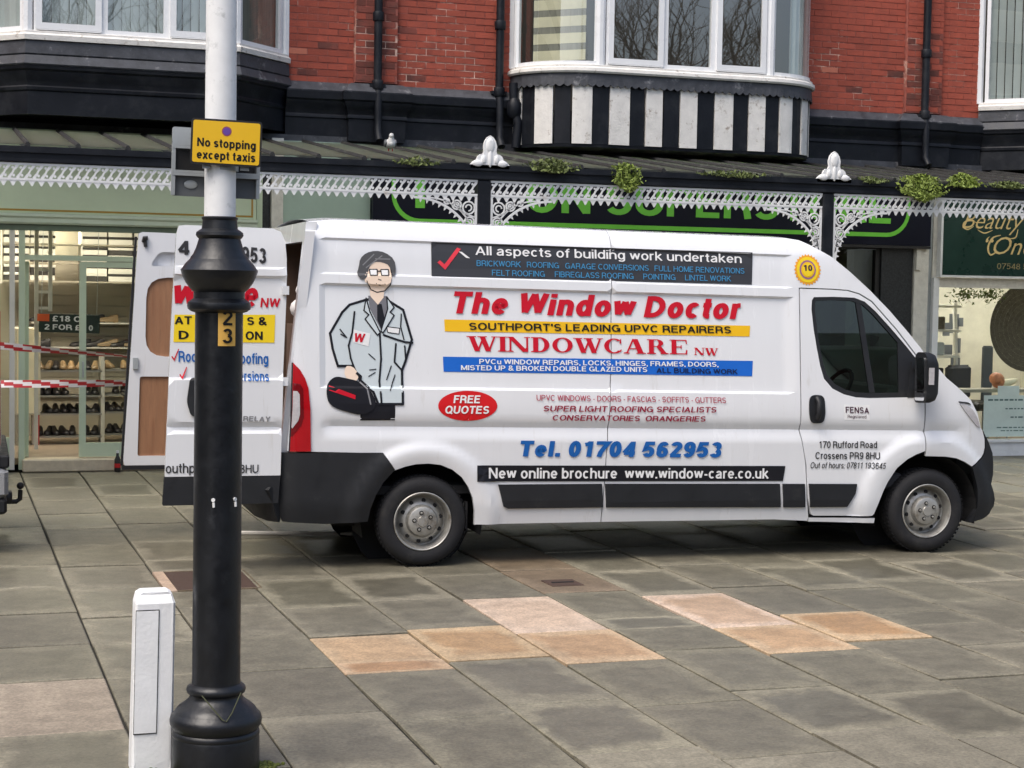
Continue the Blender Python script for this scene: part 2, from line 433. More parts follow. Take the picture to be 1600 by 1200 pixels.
# ------------------------------------------------------------------ mesh helpers
class MB:
    def __init__(self):
        self.v, self.f, self.m = [], [], []
    def add(self, vs, fs, mi=0):
        b = len(self.v)
        self.v += [tuple(p) for p in vs]
        self.f += [tuple(b + i for i in f) for f in fs]
        self.m += [mi] * len(fs)
        return self
    def box(self, x0, x1, y0, y1, z0, z1, mi=0, sh=None):
        vs = [(x, y, z) for z in (z0, z1) for y in (y0, y1) for x in (x0, x1)]
        if sh: vs = [sh(*p) for p in vs]
        return self.add(vs, [(0, 2, 3, 1), (4, 5, 7, 6), (0, 1, 5, 4), (2, 6, 7, 3), (0, 4, 6, 2), (1, 3, 7, 5)], mi)
    def bbox(self, x0, x1, y0, y1, z0, z1, b=0.005, mi=0):
        """box with chamfered edges"""
        vs = []
        for z, e in ((z0, b), (z0 + b, 0), (z1 - b, 0), (z1, b)):
            xa, xb, ya, yb = x0 + e, x1 - e, y0 + e, y1 - e
            c = b
            vs += [(xa + c, ya, z), (xb - c, ya, z), (xb, ya + c, z), (xb, yb - c, z), (xb - c, yb, z), (xa + c, yb, z), (xa, yb - c, z), (xa, ya + c, z)]
        fs = [tuple(range(7, -1, -1)), tuple(range(24, 32))]
        for r in range(3):
            for i in range(8):
                j = (i + 1) % 8
                fs.append((r * 8 + i, r * 8 + j, r * 8 + 8 + j, r * 8 + 8 + i))
        return self.add(vs, fs, mi)
    def prism(self, poly, a, b, fn, mi=0):
        """poly (p, q) extruded from a to b; fn(p, q, t) gives the point"""
        n = len(poly)
        ar = sum(poly[i][0] * poly[(i + 1) % n][1] - poly[(i + 1) % n][0] * poly[i][1] for i in range(n))
        vs = [fn(p, q, a) for p, q in poly] + [fn(p, q, b) for p, q in poly]
        fs = [tuple(range(n)), tuple(range(2 * n - 1, n - 1, -1))]
        for i in range(n):
            j = (i + 1) % n
            fs.append((i, i + n, j + n, j))
        return self.add(vs, fs, mi)
    def lathe(self, prof, o=(0, 0, 0), seg=32, ax='z', mi=0, cap=True):
        vs, fs = [], []
        for r, z in prof:
            for i in range(seg):
                t = 2 * math.pi * i / seg
                c, s = r * math.cos(t), r * math.sin(t)
                vs.append((o[0] + c, o[1] + s, o[2] + z) if ax == 'z' else ((o[0] + c, o[1] + z, o[2] + s) if ax == 'y' else (o[0] + z, o[1] + c, o[2] + s)))
        for k in range(len(prof) - 1):
            for i in range(seg):
                j = (i + 1) % seg
                fs.append((k * seg + i, k * seg + j, k * seg + seg + j, k * seg + seg + i))
        if cap:
            fs.append(tuple(range(seg - 1, -1, -1)))
            e = (len(prof) - 1) * seg
            fs.append(tuple(range(e, e + seg)))
        return self.add(vs, fs, mi)
    def tube(self, pts, r, seg=6, mi=0, flat=None):
        pts = [Vector(p) for p in pts]
        rs = r if isinstance(r, (list, tuple)) else [r] * len(pts)
        vs, fs = [], []
        up = Vector((0, 0, 1))
        for i, p in enumerate(pts):
            d = (pts[min(i + 1, len(pts) - 1)] - pts[max(i - 1, 0)])
            if d.length < 1e-9: d = Vector((0, 0, 1))
            d.normalize()
            a = d.cross(Vector((0, 1, 0)) if abs(d.y) < 0.9 else Vector((1, 0, 0))).normalized()
            b = d.cross(a).normalized()
            for k in range(seg):
                t = 2 * math.pi * k / seg
                vs.append(p + (a * math.cos(t) + b * math.sin(t)) * rs[i])
        for i in range(len(pts) - 1):
            for k in range(seg):
                j = (k + 1) % seg
                fs.append((i * seg + k, i * seg + j, i * seg + seg + j, i * seg + seg + k))
        fs.append(tuple(range(seg - 1, -1, -1)))
        e = (len(pts) - 1) * seg
        fs.append(tuple(range(e, e + seg)))
        return self.add(vs, fs, mi)
    def ball(self, c, rx, ry, rz, seg=12, rings=8, mi=0):
        vs, fs = [], []
        for k in range(rings + 1):
            th = math.pi * k / rings
            rr = max(math.sin(th), 0.02)
            for i in range(seg):
                t = 2 * math.pi * i / seg
                vs.append((c[0] + rx * rr * math.cos(t), c[1] + ry * rr * math.sin(t), c[2] - rz * math.cos(th)))
        for k in range(rings):
            for i in range(seg):
                j = (i + 1) % seg
                fs.append((k * seg + i, k * seg + j, k * seg + seg + j, k * seg + seg + i))
        fs.append(tuple(range(seg - 1, -1, -1)))
        fs.append(tuple(range(rings * seg, rings * seg + seg)))
        return self.add(vs, fs, mi)
    def sweep(self, path, prof, mi=0, ends=True):
        """closed profile [(out, z)] swept along a plan path; 'out' is to the right of the travel direction"""
        n, k = len(path), len(prof)
        vs, fs = [], []
        for i, (x, y) in enumerate(path):
            ns = []
            if i > 0:
                dx, dy = x - path[i - 1][0], y - path[i - 1][1]
                l = math.hypot(dx, dy); ns.append((dy / l, -dx / l))
            if i < n - 1:
                dx, dy = path[i + 1][0] - x, path[i + 1][1] - y
                l = math.hypot(dx, dy); ns.append((dy / l, -dx / l))
            if len(ns) == 2:
                mx, my = ns[0][0] + ns[1][0], ns[0][1] + ns[1][1]
                d = (mx * ns[0][0] + my * ns[0][1])
                mx, my = mx / d, my / d
            else:
                mx, my = ns[0]
            vs += [(x + mx * o, y + my * o, z) for o, z in prof]
        for i in range(n - 1):
            for j in range(k):
                q = (j + 1) % k
                fs.append((i * k + j, i * k + q, i * k + k + q, i * k + k + j))
        if ends:
            fs.append(tuple(range(k - 1, -1, -1)))
            fs.append(tuple(range((n - 1) * k, n * k)))
        return self.add(vs, fs, mi)
    def mesh(self, name, mats, smooth=None, fix=True):
        me = bpy.data.meshes.new(name)
        me.from_pydata(self.v, [], self.f)
        for m in (mats if isinstance(mats, (list, tuple)) else [mats]):
            me.materials.append(m)
        me.polygons.foreach_set('material_index', self.m)
        if fix:
            bm = bmesh.new(); bm.from_mesh(me)
            bmesh.ops.recalc_face_normals(bm, faces=bm.faces)
            bm.to_mesh(me); bm.free()
        if smooth:
            me.polygons.foreach_set('use_smooth', [True] * len(me.polygons))
            me.set_sharp_from_angle(angle=math.radians(smooth))
        me.update()
        return me
    def obj(self, name, mats, parent=None, smooth=None, loc=None, fix=True):
        return link(name, self.mesh(name, mats, smooth, fix), parent, loc)

def link(name, me, parent=None, loc=None):
    o = bpy.data.objects.new(name, me)
    COL.objects.link(o)
    if parent: o.parent = parent
    if loc: o.location = loc
    return o

def tag(o, label=None, cat=None, group=None, kind=None):
    if label: o['label'] = label
    if cat: o['category'] = cat
    if group: o['group'] = group
    if kind: o['kind'] = kind
    return o

def thing(name, label, cat, loc=(0, 0, 0), rz=0.0, group=None):
    o = bpy.data.objects.new(name, None)
    COL.objects.link(o)
    o.location = loc
    o.rotation_euler = (0, 0, rz)
    return tag(o, label, cat, group)

def kids(o):
    return [c for c in bpy.data.objects if c.parent == o]

def copy_tree(o, parent=None):
    c = o.copy(); COL.objects.link(c)
    if parent: c.parent = parent
    for k in kids(o):
        copy_tree(k, c)
    return c

def inpoly(p, poly):
    x, y = p; c = False; n = len(poly); j = n - 1
    for i in range(n):
        xi, yi = poly[i]; xj, yj = poly[j]
        if (yi > y) != (yj > y) and x < (xj - xi) * (y - yi) / (yj - yi) + xi: c = not c
        j = i
    return c

def segdist(p, a, b):
    vx, vy = b[0] - a[0], b[1] - a[1]
    l = vx * vx + vy * vy
    t = 0 if l == 0 else max(0, min(1, ((p[0] - a[0]) * vx + (p[1] - a[1]) * vy) / l))
    return math.hypot(p[0] - a[0] - vx * t, p[1] - a[1] - vy * t)

def resample(poly, step):
    out = []
    n = len(poly)
    for i in range(n):
        a, b = poly[i], poly[(i + 1) % n]
        k = max(1, int(math.ceil(math.hypot(b[0] - a[0], b[1] - a[1]) / step)))
        out += [(a[0] + (b[0] - a[0]) * t / k, a[1] + (b[1] - a[1]) * t / k) for t in range(k)]
    return out

def rounded(poly, r, n=4):
    """corner rounding of a closed polygon"""
    out = []
    k = len(poly)
    for i in range(k):
        p0, p1, p2 = Vector(poly[i - 1]), Vector(poly[i]), Vector(poly[(i + 1) % k])
        a, b = (p0 - p1), (p2 - p1)
        d = min(r, a.length * 0.45, b.length * 0.45)
        s, e = p1 + a.normalized() * d, p1 + b.normalized() * d
        for t in range(n + 1):
            t /= n
            q = s * (1 - t) ** 2 + p1 * 2 * t * (1 - t) + e * t * t
            out.append((q.x, q.y))
    return out

def smooth_closed(poly, it=2):
    for _ in range(it):
        n = len(poly); q = []
        for i in range(n):
            a, b = poly[i], poly[(i + 1) % n]
            q += [(a[0] * .75 + b[0] * .25, a[1] * .75 + b[1] * .25), (a[0] * .25 + b[0] * .75, a[1] * .25 + b[1] * .75)]
        poly = q
    return poly

def sheet(mb, outer, holes, fn, step=0.06, rows=None, thick=0.0, mi=0, gstep=None, tilt=0.0125):
    """triangulated sheet with holes; fn(p, q, d) maps plane point and depth d to 3-D; rim turned in by 'thick'"""
    loops = [resample(l, step) for l in [outer] + list(holes)]
    pts, edges = [], []
    for l in loops:
        b = len(pts)
        pts += l
        edges += [(b + i, b + (i + 1) % len(l)) for i in range(len(l))]
    nb = len(pts)
    xs = [p[0] for p in outer]; ys = [p[1] for p in outer]
    g = gstep or step
    if g:
        qs = list(rows) if rows else []
        if not rows:
            y = min(ys) + g
            while y < max(ys) - g * 0.3:
                qs.append(y); y += g
        segs = [(l[i], l[(i + 1) % len(l)]) for l in loops for i in range(len(l))]
        for q in qs:
            if q <= min(ys) or q >= max(ys): continue
            x = min(xs) + g
            near = [s for s in segs if min(s[0][1], s[1][1]) - 0.02 < q < max(s[0][1], s[1][1]) + 0.02]
            while x < max(xs) - g * 0.3:
                p = (x, q - (tilt * x if rows else 0))
                if inpoly(p, outer) and not any(inpoly(p, h) for h in holes) and all(segdist(p, *s) > 0.008 for s in near):
                    pts.append(p)
                x += g
    r = delaunay_2d_cdt([Vector(p) for p in pts], edges, [], 0, 1e-6)
    V, F = r[0], r[2]
    fs = []
    for f in F:
        c = (sum(V[i][0] for i in f) / len(f), sum(V[i][1] for i in f) / len(f))
        if inpoly(c, outer) and not any(inpoly(c, h) for h in holes):
            fs.append(f)
    vs = [fn(p[0], p[1], 0.0) for p in V]
    fs = [tuple(f) for f in fs]
    # consistent orientation
    of = []
    for f in fs:
        a, b, c = V[f[0]], V[f[1]], V[f[2]]
        ar = (b[0] - a[0]) * (c[1] - a[1]) - (c[0] - a[0]) * (b[1] - a[1])
        of.append(f if ar > 0 else tuple(reversed(f)))
    mb.add(vs, of, mi)
    if thick:
        for l in loops:
            n = len(l)
            vs = [fn(p[0], p[1], 0.0) for p in l] + [fn(p[0], p[1], thick) for p in l]
            mb.add(vs, [(i, (i + 1) % n, n + (i + 1) % n, n + i) for i in range(n)], mi)
    return mb

def text_pts(s, bold=0.0):
    c = bpy.data.curves.new('text', 'FONT')
    c.body = s
    c.resolution_u = 3
    c.offset = bold
    o = bpy.data.objects.new('text', c)
    COL.objects.link(o)
    dg = bpy.context.evaluated_depsgraph_get()
    me = bpy.data.meshes.new_from_object(o.evaluated_get(dg))
    v = [(p.co.x, p.co.y) for p in me.vertices]
    f = [tuple(p.vertices) for p in me.polygons]
    bpy.data.objects.remove(o); bpy.data.curves.remove(c); bpy.data.meshes.remove(me)
    return v, f

# ------------------------------------------------------------------ plain grotesque lettering built from strokes
def _arc(cx, cy, rx, ry, a0, a1, n=12):
    n = max(3, int(abs(a1 - a0) / 18))
    return [(cx + rx * math.cos(math.radians(a0 + (a1 - a0) * i / n)), cy + ry * math.sin(math.radians(a0 + (a1 - a0) * i / n))) for i in range(n + 1)]

def _glyph(c, w):
    h = w / 2
    T, B = 1 - h * .92, h * .92
    X = .74
    xt = X - h * .9
    def dot(x, y): return [(x - h, y), (x + h, y)]
    def st(x, a=0, b=1): return [(x, a), (x, b)]
    def ell(cx, cy, rx, ry): return _arc(cx, cy, rx - h, ry - h * .92, 90, 450)
    def bowl(x0, x1, y0, y1):       # D-shaped stroke open to the left
        m, r = (y0 + y1) / 2, (y1 - y0) / 2
        rx = min(r, (x1 - x0) * .7)
        return [(x0, y1)] + _arc(x1 - rx, m, rx, r, 90, -90) + [(x0, y0)]
    S = lambda W, t, b: _arc(W / 2, (t + b) / 2 + (t - b) * .25, W / 2 - h * 1.1, (t - b) * .25, 25, 270) + _arc(W / 2, (t + b) / 2 - (t - b) * .25, W / 2 - h, (t - b) * .25, 90, -155)[1:]
    cap = {
        'A': ([[(h * .9, 0), (.36, T)], [(.36, T), (.72 - h * .9, 0)], [(.15, .30), (.57, .30)]], .72),
        'B': ([st(h), bowl(h, .62 - h, .53, T), bowl(h, .66 - h, B, .53)], .67),
        'C': ([_arc(.37, .5, .37 - h, .5 - h * .92, 42, 318)], .73),
        'D': ([st(h), bowl(h, .70 - h, B, T)], .71),
        'E': ([st(h), [(h, T), (.58, T)], [(h, .53), (.54, .53)], [(h, B), (.60, B)]], .63),
        'F': ([st(h), [(h, T), (.56, T)], [(h, .51), (.50, .51)]], .58),
        'G': ([_arc(.38, .5, .38 - h, .5 - h * .92, 42, 330), [(.42, .46), (.76 - h * .2, .46)], [(.76 - h, .46 + h), (.76 - h, .0)]], .78),
        'H': ([st(h), st(.70 - h), [(h, .53), (.70 - h, .53)]], .71),
        'I': ([st(h)], w),
        'K': ([st(h), [(h, .38), (.64 - h * .5, 1)], [(.26, .58), (.68 - h * .5, 0)]], .68),
        'L': ([st(h), [(h, B), (.54, B)]], .56),
        'M': ([st(h), st(.84 - h), [(h * 1.1, .97), (.42, h)], [(.42, h), (.84 - h * 1.1, .97)]], .84),
        'N': ([st(h), st(.70 - h), [(h * 1.1, .97), (.70 - h * 1.1, .03)]], .71),
        'O': ([ell(.385, .5, .385, .51)], .77),
        'P': ([st(h), bowl(h, .64 - h, .46, T)], .65),
        'Q': ([ell(.385, .5, .385, .51), [(.46, .26), (.76, -.02)]], .77),
        'R': ([st(h), bowl(h, .65 - h, .47, T), [(.36, .47), (.56, .40), (.60, .18), (.66 - h * .4, 0)]], .69),
        'S': ([S(.64, T, B)], .65),
        'T': ([st(.31), [(0, T), (.62, T)]], .62),
        'U': ([[(h, 1), (h, .34)] + _arc(.345, .34, .345 - h, .34 - h * .92, 180, 360) + [(.69 - h, 1)]], .70),
        'V': ([[(h * .8, 1), (.33, h)], [(.33, h), (.66 - h * .8, 1)]], .66),
        'W': ([[(h * .8, 1), (.25, h)], [(.25, h), (.47, .97)], [(.47, .97), (.69, h)], [(.69, h), (.94 - h * .8, 1)]], .94),
        'X': ([[(h * .7, 1), (.66 - h * .7, 0)], [(.66 - h * .7, 1), (h * .7, 0)]], .66),
        'Y': ([[(h * .7, 1), (.33, .42), (.33, 0)], [(.66 - h * .7, 1), (.33, .42)]], .66),
        'Z': ([[(.04, T), (.58, T)], [(.54, .96), (.06, .04)], [(.02, B), (.60, B)]], .61),
        '0': ([ell(.28, .5, .28, .51)], .56),
        '1': ([st(.33), [(.33, .95), (.24, .82), (.08, .78)]], .52),
        '2': ([_arc(.28, .71, .28 - h, .29 - h * .9, 170, -20) + [(.12 + h * .5, .24), (h * .8, B)], [(h * .3, B), (.55, B)]], .56),
        '3': ([_arc(.27, .73, .25 - h, .27 - h * .92, 160, -80), _arc(.27, .28, .28 - h, .29 - h * .92, 85, -165)], .56),
        '4': ([st(.42), [(.42, .95), (h * .6, .27)], [(h * .5, .25), (.57, .25)]], .57),
        '5': ([[(.52, T), (.13 + h * .3, T), (.10, .50)] + _arc(.27, .34, .28 - h, .34 - h * .92, 125, -155)], .56),
        '6': ([ell(.28, .32, .28, .33), _arc(.30, .52, .30 - h, .48 - h * .92, 40, 190)], .56),
        '7': ([[(0, T), (.54, T), (.38, .60), (.25, .3), (.20, 0)]], .56),
        '8': ([ell(.28, .75, .25, .26), ell(.28, .28, .28, .29)], .56),
        '9': ([ell(.28, .68, .28, .33), _arc(.26, .48, .30 - h, .48 - h * .92, 10, -140)], .56),
        '&': ([[(.68, .0), (.20, .62)] + _arc(.31, .78, .17, .20 - h * .4, 205, -20) + [(.40, .60), (.14, .42)] + _arc(.27, .24, .26 - h, .24 - h * .7, 130, 300) + [(.52, .24), (.62, .42)]], .70),
        '£': ([_arc(.33, .72, .22 - h * .3, .28 - h * .92, 20, 180) + [(.16, .4), (.10, B), (.56, B)], [(.0, .46), (.40, .46)]], .58),
        '-': ([[(.03, .36), (.28, .36)]], .31), '.': ([[(h, 0), (h, w)]], w), ',': ([[(h, -.12), (h * 1.2, w)]], w), "'": ([[(h, .68), (h, 1)]], w),
        ':': ([[(h, 0), (h, w)], [(h, .5), (h, .5 + w)]], w), '“': ([[(h, .7), (h, 1)], [(h + w * 1.6, .7), (h + w * 1.6, 1)]], w * 2.8),
        'a': ([_arc(.27, X - .22, .24 - h, .22 - h * .9, 165, 0) + [(.51 - h, .0)], [(.51 - h, .43), (.26, .40)] + _arc(.21, .20, .21 - h, .21 - h * .9, 80, 290) + [(.40, .12), (.51 - h, .24)]], .54),
        'b': ([st(h), ell(.28, X / 2, .28, X / 2 + .01)], .56), 'c': ([_arc(.26, X / 2, .26 - h, X / 2 - h * .9, 45, 315)], .51),
        'd': ([st(.56 - h), ell(.28, X / 2, .28, X / 2 + .01)], .56), 'e': ([[(h, .37), (.54 - h, .37)] + _arc(.27, X / 2, .27 - h, X / 2 - h * .9, 0, 318)], .54),
        'f': ([[(.15, 0), (.15, .80)] + _arc(.30, .80, .15, .2 - h * .9, 180, 80), [(0, X - h), (.32, X - h)]], .33),
        'g': ([ell(.27, X / 2, .27, X / 2 + .01), [(.55 - h, X), (.55 - h, -.06)] + _arc(.28, -.06, .27 - h, .20 - h * .9, 0, -160)], .55),
        'h': ([st(h), [(h, .4)] + _arc(.275, X - .28, .275 - h, .28 - h * .9, 170, 0) + [(.55 - h, 0)]], .55),
        'i': ([st(h, 0, X), [(h, 1 - w * .8), (h, 1)]], w), 'k': ([st(h), [(h, .28), (.48 - h * .5, X)], [(.20, .42), (.53 - h * .5, 0)]], .53), 'l': ([st(h)], w),
        'n': ([st(h, 0, X), [(h, .4)] + _arc(.275, X - .28, .275 - h, .28 - h * .9, 170, 0) + [(.55 - h, 0)]], .55),
        'm': ([st(h, 0, X), [(h, .4)] + _arc(.245, X - .26, .245 - h, .26 - h * .9, 170, 0) + [(.49 - h, 0)], [(.49 - h, .4)] + _arc(.49 - w + .245, X - .26, .245 - h, .26 - h * .9, 170, 0) + [(.98 - w - h, 0)]], .98 - w),
        'o': ([ell(.28, X / 2, .28, X / 2 + .01)], .56), 'p': ([st(h, -.24, X), ell(.28, X / 2, .28, X / 2 + .01)], .56),
        'r': ([st(h, 0, X), [(h, .42)] + _arc(.30, X - .24, .30 - h, .24 - h * .7, 175, 88)], .33), 's': ([S(.49, xt, h * .9)], .50),
        't': ([[(.15, .94), (.15, .2)] + _arc(.27, .2, .12, .2 - h * .9, 180, 280), [(0, X - h), (.30, X - h)]], .31),
        'u': ([[(h, X), (h, .27)] + _arc(.27, .27, .27 - h, .27 - h * .9, 180, 350), st(.54 - h, 0, X)], .54),
        'w': ([[(h * .8, X), (.21, h)], [(.21, h), (.38, X - .03)], [(.38, X - .03), (.55, h)], [(.55, h), (.76 - h * .8, X)]], .76),
        'v': ([[(h * .8, X), (.25, h)], [(.25, h), (.50 - h * .8, X)]], .50), 'x': ([[(h * .6, X), (.50 - h * .6, 0)], [(.50 - h * .6, X), (h * .6, 0)]], .50),
        'y': ([[(h * .8, X), (.26, .03)], [(.50 - h * .8, X), (.22, -.14), (.06, -.20)]], .50),
    }
    return cap.get(c, ([], .28))

def grot_pts(s, w):
    """returns vertices (x, y, layer) and faces; strokes lie on slightly different layers so that overlaps stay clean"""
    V, F = [], []
    x = 0.0
    layer = 0
    for c in s:
        strokes, adv = _glyph(c, w)
        for pl in strokes:
            layer += 1
            n = len(pl)
            closed = n > 3 and math.hypot(pl[0][0] - pl[-1][0], pl[0][1] - pl[-1][1]) < 1e-6
            base = len(V)
            for i in range(n):
                p = Vector(pl[i])
                d0 = Vector(pl[i]) - Vector(pl[i - 1] if i else (pl[-2] if closed else pl[i]))
                d1 = Vector(pl[i + 1] if i < n - 1 else (pl[1] if closed else pl[i])) - Vector(pl[i])
                if d0.length < 1e-9: d0 = d1
                if d1.length < 1e-9: d1 = d0
                d0.normalize(); d1.normalize()
                t = (d0 + d1)
                t = t.normalized() if t.length > 1e-6 else d1
                k = 1 / max(.5, math.sqrt(max(.05, (1 + d0.dot(d1)) / 2)))
                nx, ny = -t.y * w / 2 * k, t.x * w / 2 * k
                V.append((x + p.x + nx, p.y + ny, layer)); V.append((x + p.x - nx, p.y - ny, layer))
            for i in range(n - 1):
                F.append((base + 2 * i, base + 2 * i + 1, base + 2 * i + 3, base + 2 * i + 2))
        x += adv + (.085 if c != ' ' else 0)
    return V, F

def lettering(s, a, b, cap, shear, bold, fn, m, parent, name='lettering', font='grot'):
    """text whose baseline runs from a to b (plane metres) with capital height cap; fn(p, q) gives the point"""
    if font == 'grot':
        v, f = grot_pts(s, .115 + bold * 2.3)
        ca = 1.0
    else:
        v, f = text_pts(s, bold)
        v = [(p[0], p[1], 0) for p in v]
        ca = 0.70
    x0 = min(p[0] for p in v); x1 = max(p[0] for p in v)
    dx, dy = b[0] - a[0], b[1] - a[1]
    out = []
    for x, y, k in v:
        q = y / ca * cap
        t = (x - x0) / (x1 - x0)
        P = Vector(fn(a[0] + dx * t + shear * (q - cap * 0.5), a[1] + dy * t + q))
        P.y -= .00003 * (k % 30)
        out.append(P)
    return MB().add(out, f).obj(name, m, parent, fix=False)

# ------------------------------------------------------------------ the ground and the paving
PX0, PW = 0.205, 0.6004
MB().box(-150, 200, -120, 200, -0.30, -0.06).obj('ground', MT['ground'])
tag(bpy.data.objects['ground'], kind='structure')
pav = MB().box(-14, 30, -8, 26, -0.059, -0.017).obj('pavement', MT['mortar'])
tag(pav, kind='structure')

JOINTS = {0: [7.86, 8.92, 9.78, 10.74, 11.68, 12.6, 13.6, 14.6], 1: [8.0, 8.88, 9.73, 10.54, 11.54, 12.47, 13.5, 14.4, 15.35, 16.3, 17.27, 18.3],
          2: [7.9, 8.87, 9.8, 10.72, 11.34, 12.14, 12.62, 13.6, 14.63, 15.6, 16.5, 17.5, 18.4], 3: [7.66, 8.7, 8.96, 9.65, 10.57, 11.62],
          4: [6.92, 7.84, 8.865, 9.75, 10.69, 11.65], 5: [6.7, 7.68, 8.64, 9.49, 10.6, 11.55], 6: [7.0, 7.87, 8.84, 9.44, 9.82, 10.71, 11.65],
          7: [7.63, 8.62, 9.37, 10.48, 11.46], 8: [7.83, 8.83, 9.67, 10.67, 11.58], 9: [7.6, 8.57, 9.15, 9.58, 10.43, 11.4], 10: [8.85, 9.82, 10.68, 11.63], 11: [9.5, 10.47, 11.4]}
SPECIAL = {(3, 8.7): 'slab_tan', (3, 8.96): 'slab_tan', (4, 8.865): 'slab_tan', (5, 8.64): 'slab_tan', (5, 9.49): 'slab_pink', (7, 8.62): 'slab_tan', (7, 9.37): 'slab_pink',
           (8, 8.83): 'slab_tan', (6, 10.71): 'slab_brown', (6, 11.65): 'slab_brown', (0, 7.86): 'slab_rose'}
unit = {}
def slab_mesh(key):
    if key not in unit:
        b = 0.012
        mb = MB()
        e = 0.5
        vs = [(x * e, y * e, 0) for x, y in ((-1, -1), (1, -1), (1, 1), (-1, 1))]
        vs += [(x * e, y * e, 0.75) for x, y in ((-1, -1), (1, -1), (1, 1), (-1, 1))]
        vs += [(x * (e - b), y * (e - b * 0.7), 1.0) for x, y in ((-1, -1), (1, -1), (1, 1), (-1, 1))]
        fs = [(8, 9, 10, 11)]
        for r in range(2):
            for i in range(4):
                fs.append((r * 4 + i, r * 4 + (i + 1) % 4, r * 4 + 4 + (i + 1) % 4, r * 4 + 4 + i))
        mb.add(vs, fs)
        unit[key] = mb.mesh('paving_slab', MT[key], fix=False)
    return unit[key]

rest = MB()
n_slab = 0
SLABR = random.Random(31)
for c in range(-9, 36):
    js = list(JOINTS.get(c, [])) or [9.0 + SLABR.random()]
    hi = 24.5 if not (-1 <= c <= 26) else 18.80
    while js[0] > 5.2: js.insert(0, round(js[0] - SLABR.uniform(0.82, 1.06), 3))
    while js[-1] < hi: js.append(round(js[-1] + SLABR.uniform(0.82, 1.06), 3))
    for y0, y1 in zip(js, js[1:]):
        y1 = min(y1, hi)
        if y1 - y0 < 0.08: continue
        xc, yc = PX0 + PW * (c + 0.5), (y0 + y1) / 2
        g = SLABR.uniform(0.011, 0.018)
        if c == 3 and 8.6 < yc < 9.2: g = 0.006
        sx, sy = PW - g, y1 - y0 - g
        if c == 2 and abs(y0 - 11.34) < 0.01: continue            # iron cover lies here
        inview = 0.0336 * yc - 0.75 < xc < 0.70 * yc + 0.55 and yc > 6.6
        z = SLABR.uniform(-0.004, 0.004)
        if inview and n_slab < 300:
            o = link('paving_slab', slab_mesh(SPECIAL.get((c, y0), 'slab')), pav)
            o.location = (xc, yc, -0.02 + z)
            o.scale = (sx, sy, 0.02)
            o.rotation_euler = (SLABR.gauss(0, 0.004), SLABR.gauss(0, 0.004), SLABR.gauss(0, 0.002))
            n_slab += 1
        else:
            rest.box(xc - sx / 2, xc + sx / 2, yc - sy / 2, yc + sy / 2, -0.02, z)
o = rest.obj('paving_slab_field', MT['slab'], pav)
tag(o, kind='stuff')

# iron covers
t = thing('access_cover', 'brown rusty iron access cover set in the paving behind the lamp post', 'access cover', (1.745, 11.73, 0))
MB().bbox(-0.255, 0.285, -0.36, 0.38, -0.03, -0.002, 0.004).obj('lid', MT['rust'], t)
mb = MB()
MB().box(-0.335, -0.262, -0.385, 0.40, -0.03, 0.001).obj('edge_strip', MT['slab_pink'], t)
mb.box(0.288, 0.298, -0.385, 0.40, -0.03, 0.001)
mb.box(-0.262, 0.288, 0.383, 0.40, -0.03, 0.001)
mb.box(-0.262, 0.288, -0.385, -0.363, -0.03, 0.001)
mb.obj('frame', MT['slab_brown'], t)
t = thing('stopcock_cover', 'small rusty iron cover let into a brown slab beside the van', 'access cover', (4.07, 11.06, 0))
mb = MB().bbox(-0.115, 0.115, -0.12, 0.12, -0.01, 0.007, 0.003)
mb.obj('lid', MT['rust'], t)
MB().box(-0.08, 0.08, -0.012, 0.012, 0.007, 0.011).obj('lifting_bar', MT['dark'], t)
t = MB().tube([(2.10, 13.83, 0.017), (2.36, 13.77, 0.017), (3.4, 13.51, 0.017), (3.7, 13.45, 0.017)], 0.017, 6).obj('plastic_trim', MT['trim_pale'])
tag(t, 'pale plastic trim strip lying on the paving under the van rear', 'trim strip')

# ------------------------------------------------------------------ the terrace building
FY = 18.9
bld = thing('terrace_building', 'red brick terrace with white bay windows and black painted mouldings above the shops', 'building', (0, FY, 0))
def BL(y): return y - FY          # world depth -> building local
BAYS = [(-7.0, -3.75), (0.2, 3.6), (6.24, 9.93), (12.42, 15.85), (18.5, 22.0)]
wall = MB()
xs = [-14] + [v for b in BAYS for v in b] + [26]
for i in range(0, len(xs), 2):
    wall.box(xs[i], xs[i + 1], 0.0045, 0.35, 4.10, 7.2)
wall.box(-14, 26, 0.0045, 0.35, 7.2, 9.0)
bw = wall.obj('brick_wall', MT['brick_mortar'], bld)
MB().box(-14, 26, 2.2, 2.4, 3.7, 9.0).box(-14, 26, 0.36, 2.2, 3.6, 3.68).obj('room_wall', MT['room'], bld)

def brick_mesh(key):
    k = 'b' + key
    if k not in unit:
        e, b = 0.5, 0.03
        vs = [(x * e, 1, z * e) for x, z in ((-1, -1), (1, -1), (1, 1), (-1, 1))] + [(x * (e - b * .35), 0, z * (e - b)) for x, z in ((-1, -1), (1, -1), (1, 1), (-1, 1))]
        mb = MB().add(vs, [(4, 5, 6, 7)] + [(i, (i + 1) % 4, 4 + (i + 1) % 4, 4 + i) for i in range(4)])
        unit[k] = mb.mesh('brick', MT[key], fix=False)
    return unit[k]

